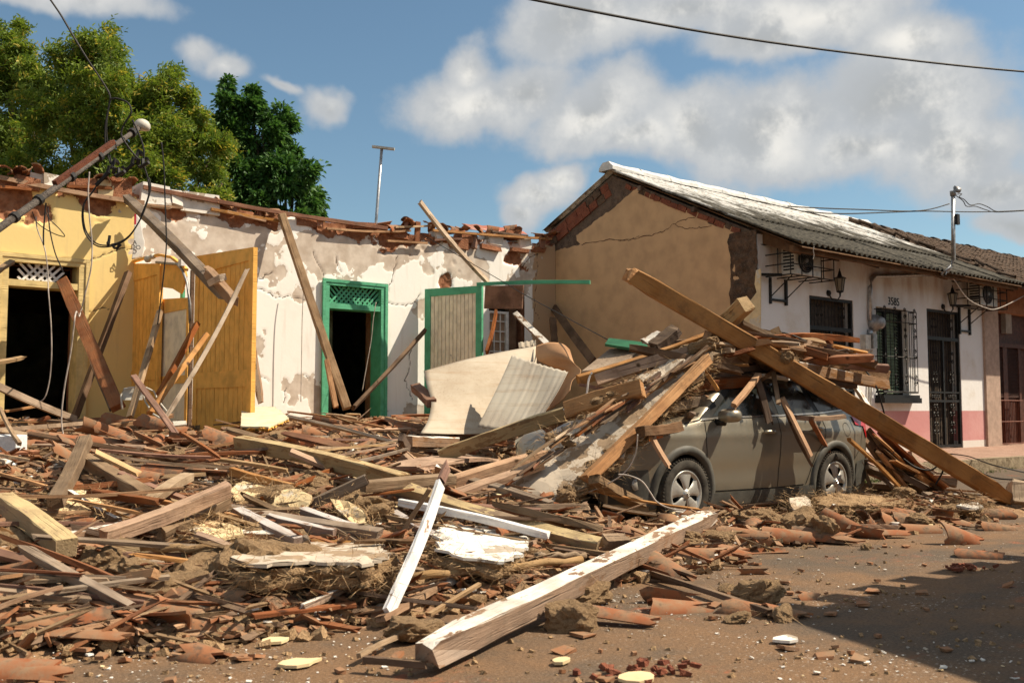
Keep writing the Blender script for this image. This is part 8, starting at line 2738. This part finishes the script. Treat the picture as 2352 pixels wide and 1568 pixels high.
wire('black cable lying along the kerb', [on_z(*q('H', x, y), z) for x, y, z in [(1740, 1040, .3), (1900, 1060, .28), (2100, 1130, .25), (2352, 1190, .1)]], .012)
wire('second black cable hanging low along the kerb', [on_z(*q('H', x, y), z) for x, y, z in [(1880, 1125, .2), (2000, 1190, .1), (2150, 1240, .05), (2400, 1252, .05)]], .012)
gq = lambda L_, y: [on_y(*q('G', x, y_), y) for x, y_ in L_]
EY = EAVE[0] - .05
wire('upper service wire behind the roof ridge', gq([(450, 225), (600, 235), (1000, 250), (1500, 262), (1750, 205)], EY), .012)
wire('lower service wire running past the mast', gq([(560, 265), (900, 285), (1500, 265), (1760, 268), (2000, 270), (2200, 265), (2400, 255)], EY), .012)
wire('curly wire tails hanging at the mast head', gq([(1800, 130), (1850, 125), (1830, 150), (1870, 170), (1920, 215), (1990, 205), (2060, 230), (2110, 260), (2160, 270)], EY), .010)
wire('second curly wire from the mast to the service line', gq([(1805, 140), (1860, 180), (1890, 225), (1960, 225), (2050, 255), (2130, 272), (2352, 262)], EY), .010)
wire('pale cable drooping below the eave to the far house', gq([(1740, 765), (1800, 830), (1900, 970), (2050, 1045), (2150, 1045), (2352, 945), (2450, 880)], EY + .2), .012, 'wire_pale')
wire('thin wire dangling from the eave above the first air conditioner', gq([(660, 550), (655, 580), (660, 620), (652, 650)], EY), .008, 'wire_pale')

# ------------------------------------------------------------------ labels of the scattered pieces
from collections import defaultdict
bucket = defaultdict(list)
bpy.context.view_layer.update()
for (o, stem, cat, grp) in SCATTER_LABELS:
    p = o.matrix_world.translation
    if o.name.startswith(('lath', 'plank')):
        p = o.matrix_world @ Vector(o.data.vertices[len(o.data.vertices) // 2].co)
    bucket[(stem, zone(p))].append((pix_of(p)[0], o, cat, grp))
ORD = ['first', 'second', 'third', 'fourth', 'fifth', 'sixth', 'seventh', 'eighth', 'ninth', 'tenth', 'eleventh', 'twelfth', 'thirteenth', 'fourteenth', 'fifteenth', 'sixteenth', 'seventeenth', 'eighteenth', 'nineteenth', 'twentieth'] + ['twenty-' + s_ for s_ in ('first', 'second', 'third', 'fourth', 'fifth', 'sixth', 'seventh', 'eighth', 'ninth')] + ['thirtieth'] + ['thirty-' + s_ for s_ in ('first', 'second', 'third', 'fourth', 'fifth', 'sixth', 'seventh', 'eighth', 'ninth')]
for (stem, zn), L_ in bucket.items():
    L_.sort(key=lambda e: e[0])
    for k, (_, o, cat, grp) in enumerate(L_):
        if len(L_) == 1:
            lab = stem + ' ' + zn
        elif len(L_) == 2:
            lab = ('leftmost ' if k == 0 else 'rightmost ') + stem + ' ' + zn
        else:
            lab = (ORD[k] if k < len(ORD) else 'last') + ' ' + stem + ' from left, ' + zn
        w_ = lab.split()
        if len(w_) > 16:
            lab = ' '.join(lab.replace(' curved clay', '').replace(' lying hollow side up', ' hollow up').replace(' from left,', ' from left').split()[:16])
        tag(o, lab, cat, grp)
